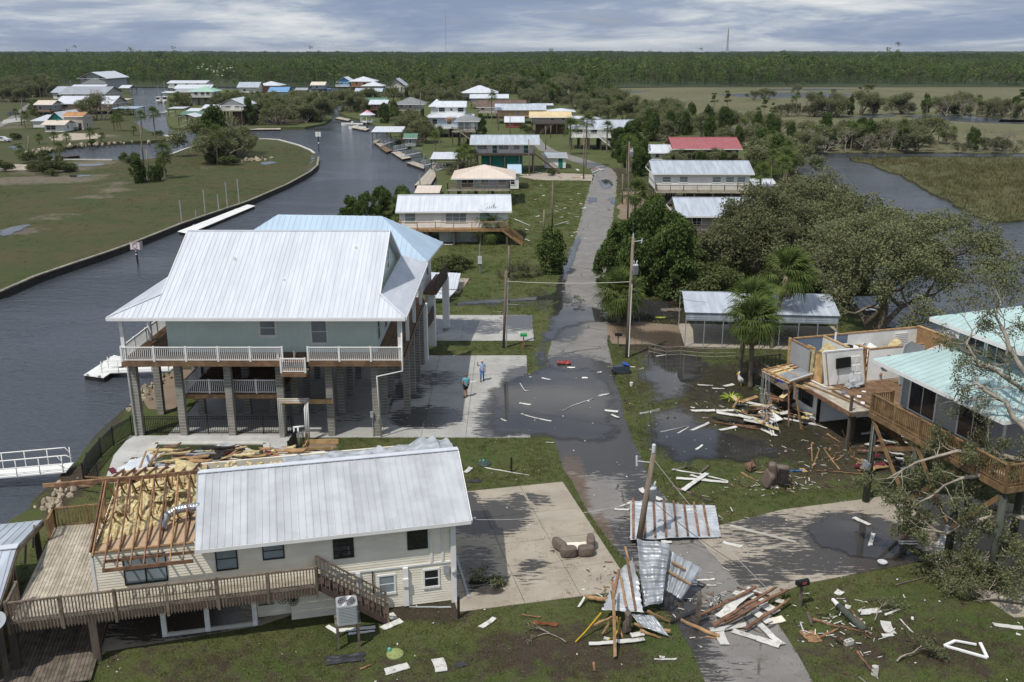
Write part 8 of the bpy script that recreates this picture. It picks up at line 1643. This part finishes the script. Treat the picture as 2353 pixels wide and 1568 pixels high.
planks(F8,[(700,1080,845,1060,.36),(880,1095,978,1055,.1),(885,1140,925,1222,.45),(990,1125,1076,1216,.07),(860,1240,940,1235,.2),(1010,952,1022,974,.06),(1072,1110,1074,1130,.1),(535,925,585,945,.4),(600,1030,640,1040,.3),(1645,1162,1860,1190,.24),(1805,1225,1840,1235,.1),(285,1150,315,1225,.06),(295,1278,312,1282,.1)],'white siding scrap on the right-hand verge','siding scraps on the right verge','white_trim')
planks(F8,[(375,1120,560,1182,.14),(420,1250,545,1195,.12),(570,1175,745,1217,.1),(680,1350,782,1482,.1),(700,1120,780,1240,.1),(640,1060,740,1170,.12,.08),(335,1080,362,1165,.14,.1,.1,'wood_old')],'red-brown lumber strip on the right-hand verge','lumber strips on the right verge','lumber_red','timber',t=.05)
fr=[F8(1300,1310),F8(1602,1395),F8(1552,1290),F8(1378,1275)];fo_=thing('window_frame','twisted empty white window frame lying on the grass','frame',tuple(at(*F8(1450,1335))));o_=at(*F8(1450,1335))
for a,b,z0,z1 in ((0,1,.06,.08),(1,2,.08,.25),(0,3,.06,.1)):beamo('bar','white_trim',fo_,at(*fr[a],z0)-o_,at(*fr[b],z1)-o_,.12,.07)
beamo('bar','white_trim',fo_,at(*F8(1378,1275),.1)-o_,at(*F8(1525,1302),.1)-o_,.1,.06)
for a,b,lb in ((625,1300,'pale concrete block on the verge by the fallen pile'),(802,1515,'concrete block standing on end near the twig pile')):
 p=at(*F8(a,b));t=thing('concrete_block',lb,'block',(p.x,p.y,0),25 if a<700 else 70);s=1 if a<700 else 0
 for x0,x1,y0,y1 in ((-.2,.2,-.1,-.06),(-.2,.2,.06,.1),(-.2,-.16,-.06,.06),(.16,.2,-.06,.06),(-.02,.02,-.06,.06)):
  if s:boxo('web','concrete_white',t,x0,x1,y0,y1,0,.2)
  else :boxo('web','concrete_white',t,y0,y1,x0*.5-.05,x1*.5-.05 if x1*.5>x0*.5 else x1,0,.4)if x1-x0>.3 else boxo('web','concrete_white',t,-.06,.06,-.1,.1,.2+x0,.2+x1)
def crumple(label,x,y,sx,sy,h,mat,seed,rz=0,name='tarp',cat='tarp'):
 p=at(x,y);mb=MB();n=14
 for i in range(n+1):
  for j in range(n+1):
   u,v=i/n*2-1,j/n*2-1;r=1+.25*noise.noise(Vector((math.atan2(v,u),seed,0)));mb.v.append((u*sx*r,v*sy*r,max(0.0,h*(.5+.9*noise.noise(Vector((u*2.2,v*2.2,seed))))*(1-.6*max(abs(u),abs(v))))+.03))
 for i in range(n):
  for j in range(n):a=i*(n+1)+j;mb.f.append((a,a+n+1,a+n+2,a+1))
 t=thing(name,label,cat,(p.x,p.y,0),rz);o=mb.build('cloth',mat,t);return t
crumple('crumpled charcoal landscape sheet on the front lawn',*F6(150,1432),.75,.3,.12,'tarp',1,12);crumple('small slate coloured sheet on the front lawn',*F6(838,1466),.25,.18,.05,'tarp',2,20);crumple('dark mat on the middle lawn',*F6(920,368),.45,.2,.06,'tarp',3);crumple('red tarp and paper bundle washed up on the flooded street',1296,836,.55,.3,.35,'red_plastic',4,0,'tarp_bundle');crumple('heap of pale paper beside the red tarp',1312,846,.3,.12,.1,'white',5,0,'paper_heap','paper');crumple('orange rotten bark sheet on the right verge',*F8(358,1250),.32,.42,.1,'lumber',6,10,'bark_sheet','bark');crumple('curved rusty sheet on the front lawn',*F6(1345,1225),.55,.12,.16,'rust',7,-10,'rusty_sheet','metal');crumple('black rubbish bag behind the tipped sofa',*F2(985,1540),.35,.3,.5,'felt',8,0,'rubbish_bag','bag');crumple('white cloth at the foot of the tipped sofa',*F8(85,195),.35,.2,.14,'cream',9,0,'cloth','cloth');crumple('floating paper scrap in the flooded street',*F1(1610,683),.22,.14,.1,'white',10,0,'paper_scrap','paper');crumple('dark brush heap on the driveway stain',*F6(985,965),.7,.3,.12,'felt',11,0,'brush_heap','brush');crumple('yellow raft floating on the shaded pond',*cropf(1480,560,4.357)(750,1025),.5,.2,.1,'cycad',12,0,'raft','raft');crumple('brown brush raft on the shaded pond',*cropf(1480,560,4.357)(860,945),1.0,.5,.25,'wood_old',13,0,'brush_heap','brush')
p=at(*F1(2015,752));bk_=thing('bucket','small white bucket on the wet verge','bucket',(p.x,p.y,0));MB().lathe([(.1,0),(.14,.3),(.12,.3),(.09,.05)],14).build('pail','white_trim',bk_);MB().tube([(-.13,0,.3),(0,0,.42),(.13,0,.3)],.008,4).build('handle','alu',bk_)
planks(F6,[(960,1240,1046,1182,.24),(1560,1018,1582,1014,.1)],'narrow white board on the front lawn','narrow white boards on the front lawn','white_trim');planks(F6,[(390,1510,530,1470,.42),(700,1430,725,1506,.5)],'broad white board on the front lawn','broad white boards on the front lawn','white_trim');planks(F6,[(370,1250,430,1225,.34),(430,1225,488,1200,.34),(420,1160,445,1195,.3)],'white panel at the foot of the deck stair','white panels at the deck stair','white_trim')
planks(F6,[(45,1235,110,1275,.2),(110,1262,330,1240,.22),(170,1280,325,1262,.12)],'ridged white siding length under the air conditioner','siding lengths under the air conditioner','white');planks(F6,[(238,1492,300,1466,.1),(1635,1450,1640,1500,.12),(540,1118,785,1120,.08,.05,.05,'wall_grey'),(1205,1165,1320,1180,.14)],'brown timber scrap on the front lawn','timber scraps on the front lawn','lumber_red','timber');planks(F6,[(815,815,890,1062,.12,.06)],'grey siding strip along the edge of the driveway','','wall_grey');planks(F6,[(862,594,932,586,.16,3.9)],'white soffit board poking from the roof corner','','white_trim')
corrugated('fallen white carport roof sheet beside the blue roofed house',[FN(615,770),FN(826,776),FN(800,885),FN(625,890)],(1.3,1.1,.9,1.2),'roof_white',.3,.03,10,.05,8,0);corrugated('folded lower flap of the fallen carport roof',[FN(625,895),FN(798,890),FN(742,946),FN(620,950)],(1.2,.9,.5,.6),'roof_white',.3,.03,10,.05,9,0);planks(FN,[(640,888,790,892,.12,1.3)],'splintered white batten on the fallen carport roof','','white_trim')
sl_q=A([FN(825,812),FN(888,812),FN(815,915),FN(770,915)]);tag(MB().prism(sl_q,0,.05).build('pale_slab','concrete_tan'),kind='structure');planks(FN,[(690,575,770,580,.7)],'flat pale board at the foot of the lawn pole','','concrete_white')
planks(FN,[(1195,405,1300,450,.07,.2),(1470,445,1560,420,.1,.3)],'white rail lying on the street lawn','rails on the street lawn','white')
R9=random.Random(17)
for k in range(26):x,y=R9 .uniform(1200,1345),R9 .uniform(425,560);plank('white paper-like scrap scattered on the street lawn','scraps on the street lawn',((x,y),(x+R9 .uniform(4,9),y+R9 .uniform(-2,2))),R9 .uniform(.15,.4),'white_trim',.04,.02,'scrap')
for k in range(12):x,y=R9 .uniform(1190,1350),R9 .uniform(392,412);plank('bright board strewn round the small garage','boards round the garage',((x,y),(x+R9 .uniform(-18,18),y+R9 .uniform(-5,5))),R9 .uniform(.2,.6),R9 .choice(['white_trim','lumber','wall_red','white']),.06,.04)
p0=at(1375,388);
for k in range(8):x,y=1372+R9 .uniform(-22,26),388+R9 .uniform(-4,5);plank('torn roofing board blocking the street bend','boards at the street bend',((x,y),(x+R9 .uniform(-26,26),y+R9 .uniform(-5,5))),R9 .uniform(.25,.6),R9 .choice(['white','galv','lumber_red']),.1,.05,z2=.3)
for k in range(26):
 x,y=R9 .uniform(895,1420),R9 .uniform(1085,1390);L=R9 .uniform(40,170);a=R9 .uniform(-.5,.5);plank('siding and timber jumbled under the golden deck','wreckage under the golden deck',(F3(x,y),F3(x+L*math.cos(a),y+L*math.sin(a)*.6)),R9 .uniform(.1,.4),R9 .choice(['white_trim','white_trim','lumber_red','felt','lumber','maroon']),R9 .uniform(.08,.45),.04,'wreckage_board',R9 .uniform(.08,.45))
for k in range(14):x,y=R9 .uniform(560,1000),R9 .uniform(1150,1400);L=R9 .uniform(20,90);a=R9 .uniform(-2,2);plank('splinter of timber on the mud by the deck pile','splinters by the deck pile',(F3(x,y),F3(x+L*math.cos(a),y+L*math.sin(a)*.6)),R9 .uniform(.05,.12),R9 .choice(['lumber_red','wood_old','lumber']),.05,.04,'splinter')
for k,(x,y,w_,m_)in enumerate(((850,778,.4,'white_trim'),(950,776,.4,'white_trim'),(990,735,.25,'white'),(980,830,.45,'white_trim'),(900,803,.3,'white'),(660,720,.5,'wall_grey'),(820,740,.6,'blue_paint'))):
 a,b=at(*F3(x,y),CF+.06),at(*F3(x+34,y+4),CF+.06);tg=thing('paper','loose sheet lying on the open deck boards','paper',tuple((a+b)/2),0,'sheets on the open deck');beamo('sheet',m_,tg,(a-b)/2,(b-a)/2,w_,.02)
for x0,y0,x1,y1,m_ in ((430,630,900,820,'lumber'),(740,725,1060,880,'lumber_red'),(700,710,810,715,'lumber_new'),(1000,810,1080,850,'lumber_red'),(560,640,690,700,'white_trim')):
 a,b=at(*F3(x0,y0),CF+.1),at(*F3(x1,y1),CF+.08);tg=thing('timber','loose timber lying across the open deck boards','board',tuple((a+b)/2),0,'timbers on the open deck');beamo('board_face',m_,tg,(a-b)/2,(b-a)/2,.12,.05)
corrugated('crumpled white corrugated roof sheet draped over the pool fence',[FP_(395,430),FP_(600,470),FP_(850,268),FP_(560,345)],(1.1,1.5,1.9,1.4),'roof_white',.2,.04,12,.16,11,0);corrugated('pale curled roof panel lying over the pool corner',[FP_(1232,240),FP_(1365,180),FP_(1672,290),FP_(1560,312)],(.5,.6,.4,.3),'galv',.3,.02,12,.14,12,0);corrugated('torn grey roof sheet beside the ridge',[FP_(940,470),FP_(1000,410),FP_(1172,405),FP_(1130,440)],(3.6,3.4,3.6,4.2),'galv_dull',.2,.03,8,.2,13,0)
planks(FP_,[(590,520,690,265,.12,4.6,1.6),(710,390,795,240,.12,2.2,1.8),(880,395,1195,362,.2,1.6,1.6),(1250,385,1475,248,.16,1.4,1.6),(1465,252,1512,335,.14,1.6,1.4),(1250,385,1910,325,.16,1.5,1.6),(1680,295,1950,290,.4,1.0,1.0),(1950,300,2200,282,.36,1.0,1.0),(1700,330,1955,320,.12,1.4,1.4),(1070,290,1092,318,.1,.4,.4),(640,445,940,440,.12,3.0,3.2),(180,485,560,480,.12,1.6,2.0),(75,555,180,535,.14,.3,.3),(250,560,120,548,.12,.5,.4),(1350,240,1450,208,.12,.7,.7),(1300,300,1400,250,.1,.6,.6)],'broken orange rafter in the roof wreckage over the pool','rafters over the pool','lumber','timber',t=.08)
planks(FP_,[(750,400,875,372,.5,1.3,1.3),(875,368,1240,300,.2,1.2,1.0),(390,410,430,450,.35,1.2,1.2),(1680,270,1800,268,.3,.5,.5),(1340,285,1440,265,.35,.7,.7)],'maroon fascia board in the roof wreckage','maroon boards over the pool','maroon','fascia_board',t=.05)
planks(FP_,[(880,385,1260,310,.1,1.45,1.2),(1150,300,1210,295,.2,.8,.8)],'white trim strip in the roof wreckage','white strips over the pool','white_trim')
for k in range(16):x,y=R9 .uniform(760,1400),R9 .uniform(330,440);L=R9 .uniform(50,170);plank('strip of roofing felt in the roof wreckage','felt strips over the pool',(FP_(x,y),FP_(x+L,y+R9 .uniform(-30,10))),R9 .uniform(.1,.35),R9 .choice(['felt','tarp','galv_dull','insulation']),R9 .uniform(1.0,2.6),.04,'roofing_strip',R9 .uniform(1.0,2.6))
for k in range(30):
 x,y=R9 .uniform(1250,1850),R9 .uniform(355,400);p=at(*FP_(x,y),4.6);
 if k==0:tf=thing('insulation_litter','scatter of yellow insulation tufts along the broken ridge','insulation',(0,0,0));tf['kind']='stuff'
 bubble(tf,'tuft','insulation',p,(R9 .uniform(.06,.16),R9 .uniform(.06,.14),R9 .uniform(.04,.1)),(0,0,R9 .uniform(0,3)),6)
gb=thing('garden_bed','raised timber bed frame beside the white pool pipes','planter',tuple(at(735,1030)))
for a,b in (((-.9,-.5,.15),(.9,-.5,.15)),((-.9,.7,.15),(1.0,.7,.15)),((-.9,-.5,.15),(-.9,.7,.15))):beamo('board','lumber_new',gb,a,b,.06,.26)
for a in ((-.9,-.5,.4),(-.9,.7,.75),(.9,-.5,.3),(1.0,.7,.3)):beamo('stake','lumber_new',gb,(a[0],a[1],-.1),a,.1)
RK=[MB()for _ in range(3)];rkm=[]
for i,b in enumerate(RK):b.lathe([(math.sin(math.pi*q/5)+.001,-math.cos(math.pi*q/5))for q in range(6)],7);b.v=[tuple(Vector(v)*(1+.45*noise.noise(Vector(v)*1.4+Vector((i*5,0,0)))))for v in b.v];rkm.append(b.mesh('rock','rock'))
def rocks(label,group,pts,n,s0,s1,seed):
 rr=random.Random(seed)
 for k in range(n):
  i=rr.randrange(len(pts)-1);a,b=at(*pts[i]),at(*pts[i+1]);p=a.lerp(b,rr.random())+Vector((rr.gauss(0,1),rr.gauss(0,1),0))*s1*1.2;s=rr.uniform(s0,s1);o=obj('rock',rkm[rr.randrange(3)],None,(p.x,p.y,rr.uniform(-.2,.3)*s),(rr.uniform(0,3),rr.uniform(0,3),rr.uniform(0,3)),(s,s*rr.uniform(.7,1),s*rr.uniform(.5,.8)));tag(o,label,'rock',group)
rocks('pale boulder in the rubble bank beside the big house','boulders on the house bank',[(300,935),(345,895),(392,856)],46,.12,.32,1);rocks('pale stone below the raised deck corner','stones by the deck corner',[(100,1175),(130,1150),(150,1125)],34,.1,.28,2);rocks('pale rock in the heap on the grassy point','rock heap on the grassy point',[(530,372),(560,372),(590,368),(610,366)],48,.25,.7,3);rocks('rock edging the basin shore','rocks edging the basin',[(70,352),(110,344),(150,338),(240,331),(330,326),(390,321)],60,.3,.7,4)
def tower(label,x,yt,Y,w,guyed):
 z=hz(yt,Y);X=wx(x,Y,z*.5);t=thing('radio_tower',label,'tower',(X,Y,0));mb=MB();n=26
 for a in range(3):
  p=lambda k,a=a:Vector((math.cos(a*2.094)*w*(1-(0 if guyed else .75)*k/n),math.sin(a*2.094)*w*(1-(0 if guyed else .75)*k/n),z*k/n));q=lambda k,a=a:Vector((math.cos((a+1)*2.094)*w*(1-(0 if guyed else .75)*k/n),math.sin((a+1)*2.094)*w*(1-(0 if guyed else .75)*k/n),z*k/n))
  mb.beam(p(0),p(n),w*.16)
  for k in range(n):mb.beam(p(k),q(k+1),w*.08);mb.beam(q(k),p(k+1),w*.08)
 mb.build('lattice','galv_dull',t);MB().tube([(0,0,z),(0,0,z*1.05)],w*.1,5).build('mast_tip','galv_dull',t)
 for k in (.9,.8):
  for a in range(3):beamo('antenna','white',t,(math.cos(a*2.1)*w*1.6,math.sin(a*2.1)*w*1.6,z*k),(math.cos(a*2.1)*w*1.6,math.sin(a*2.1)*w*1.6,z*k+w*2.2),w*.3)
tower('slender guyed radio mast rising above the forest',1024,22,2200,1.0,True);tower('tapering lattice radio tower on the right horizon',1672,66,3000,4.5,False)
bm=MB();bm.poly([(-.9,0,.25),(0,-.25,0),(0,.25,0)]);bm.poly([(.9,0,.25),(0,.25,0),(0,-.25,0)]);bm.tube([(0,-.6,0),(0,0,.02),(0,.5,0)],[.05,.16,.04],6);bme=bm.mesh('bird','bird_white')
for k in range(26):x,y=478+R9 .uniform(-32,80)*.8,160+R9 .gauss(0,7);Y=560;p=upr(x,y,Y);tag(obj('bird',bme,None,p,(R9 .uniform(-.3,.3),R9 .uniform(-.4,.4),R9 .uniform(0,6.28)),(R9 .uniform(.8,1.3),)*3),'white bird wheeling over the forest edge','bird','birds over the forest')
for k in range(64):
 x,y=R9 .uniform(700,2000),R9 .uniform(235,375);L=R9 .uniform(80,320);z0=.8+1.1*R9 .random()
 plank('splintered roof timber heaped between pool and house','timber heap by the pool',(FP_(x,y),FP_(x+L,y+R9 .uniform(-34,16))),R9 .uniform(.1,.42),R9 .choice(['lumber','lumber_red','lumber_new','lumber','felt','siding_dirty','insulation','galv']),z0,.07,'timber',z0+R9 .uniform(-.3,.5))
for lb,nm,mt,n,bx in (('leaf litter and wood chips strewn over the front lawn','lawn_litter','palm_dead',5200,(-20,26,31,46)),('leaf litter strewn over the muddy yard','yard_litter','palm_dead',3600,(8,26,46,76))):
 P=np.stack([GR.uniform(bx[0],bx[1],n),GR.uniform(bx[2],bx[3],n),np.full(n,.05)],1);o=obj(nm,fastmesh(nm,leaf_quads(P,.07,GR,.45,1.2),4,mt));tag(o,lb,'litter',None,'stuff')
P=np.stack([GR.uniform(-18,25,520),GR.uniform(31,76,520),np.full(520,.06)],1);tag(obj('paper_litter',fastmesh('paper_litter',leaf_quads(P,.11,GR,.6,1.6),4,'siding_dirty')),'tiny white scraps scattered over lawns and street','litter',None,'stuff')
cC=Matrix.Rotation(RAD(-74),3,'Z');oC=Vector((19.3,61.4,0))
for k in range(44):
 l=Vector((R9 .uniform(-2.1,1.0),R9 .uniform(1.2,10.8),R9 .uniform(2.7,4.1)));d=Vector((R9 .gauss(0,1),R9 .gauss(0,1),R9 .gauss(0,.55))).normalized()*R9 .uniform(.35,1.1);p=oC+cC@l;d=cC@d;m_=R9 .choice(['drywall','drywall','lumber','lumber_red','insulation','plywood','lumber_new','blue_paint'])
 t=thing('wall_fragment','broken wall or ceiling piece jumbled in the roofless rooms','debris',tuple(p),0,'fragments in the roofless rooms');q=beamo('fragment',m_,t,-d,d,R9 .uniform(.06,.14)if m_.startswith('lum')else R9 .uniform(.3,.9),.05,roll=R9 .uniform(-1,1));q.data=bent(m_)
for k in range(30):
 l=Vector((R9 .uniform(-3.2,1.8),R9 .uniform(-3.6,1.0),R9 .uniform(.1,.7)));d=Vector((R9 .gauss(0,1),R9 .gauss(0,1),R9 .gauss(0,.2))).normalized()*R9 .uniform(.3,1.0);p=oC+cC@l;d=cC@d;m_=R9 .choice(['siding_dirty','lumber_red','lumber','felt','wood_old','insulation'])
 t=thing('rubble_board','splintered board in the rubble under the hanging roof fragment','debris',tuple(p),0,'rubble under the roof fragment');q=beamo('board_face',m_,t,-d,d,R9 .uniform(.06,.35),.04,roll=R9 .uniform(-.5,.5));q.data=bent(m_)
def splinters(name,label,cs,n,mat,seed):
 rr=random.Random(seed);mb=MB()
 for k in range(n):
  x,y,rx,ry=cs[rr.randrange(len(cs))];p=at(x+rr.gauss(0,rx),y+rr.gauss(0,ry),.04+abs(rr.gauss(0,.05)));a=rr.uniform(0,6.28);d=Vector((math.cos(a),math.sin(a),rr.gauss(0,.15)))*rr.uniform(.05,.22);mb.beam(p-d,p+d,rr.uniform(.012,.05),.015)
 o=mb.build(name,mat);tag(o,label,'litter',None,'stuff')
SC=[(1480,1340,60,25),(1600,1390,70,22),(1700,930,90,25),(1900,1040,90,32),(1790,1110,50,14),(1960,1440,70,35),(450,1080,120,14),(1560,1180,60,20),(1770,890,40,20)]
splinters('wood_splinters','small wood splinters littered round the debris heaps',SC,380,'lumber_red',1);splinters('dark_splinters','small dark scraps littered round the debris heaps',SC,420,'felt',2);splinters('white_splinters','small white siding shards littered round the debris heaps',SC,420,'siding_dirty',3)
# the air
hzm=bpy.data.materials.new('haze');hzm.use_nodes=True;ht=hzm.node_tree;ht.nodes.clear();ho=ht.nodes.new('ShaderNodeOutputMaterial');pv_=ht.nodes.new('ShaderNodeVolumePrincipled')
pv_.inputs['Color'].default_value=(.80,.88,.97,1);pv_.inputs['Density'].default_value=0.00005;pv_.inputs['Anisotropy'].default_value=.3;ht.links.new(pv_.outputs[0],ho.inputs['Volume']);MATS['haze']=hzm
tag(MB().box(-9500,9500,-60,16500,-2.6,60).build('haze','haze'),kind='stuff')
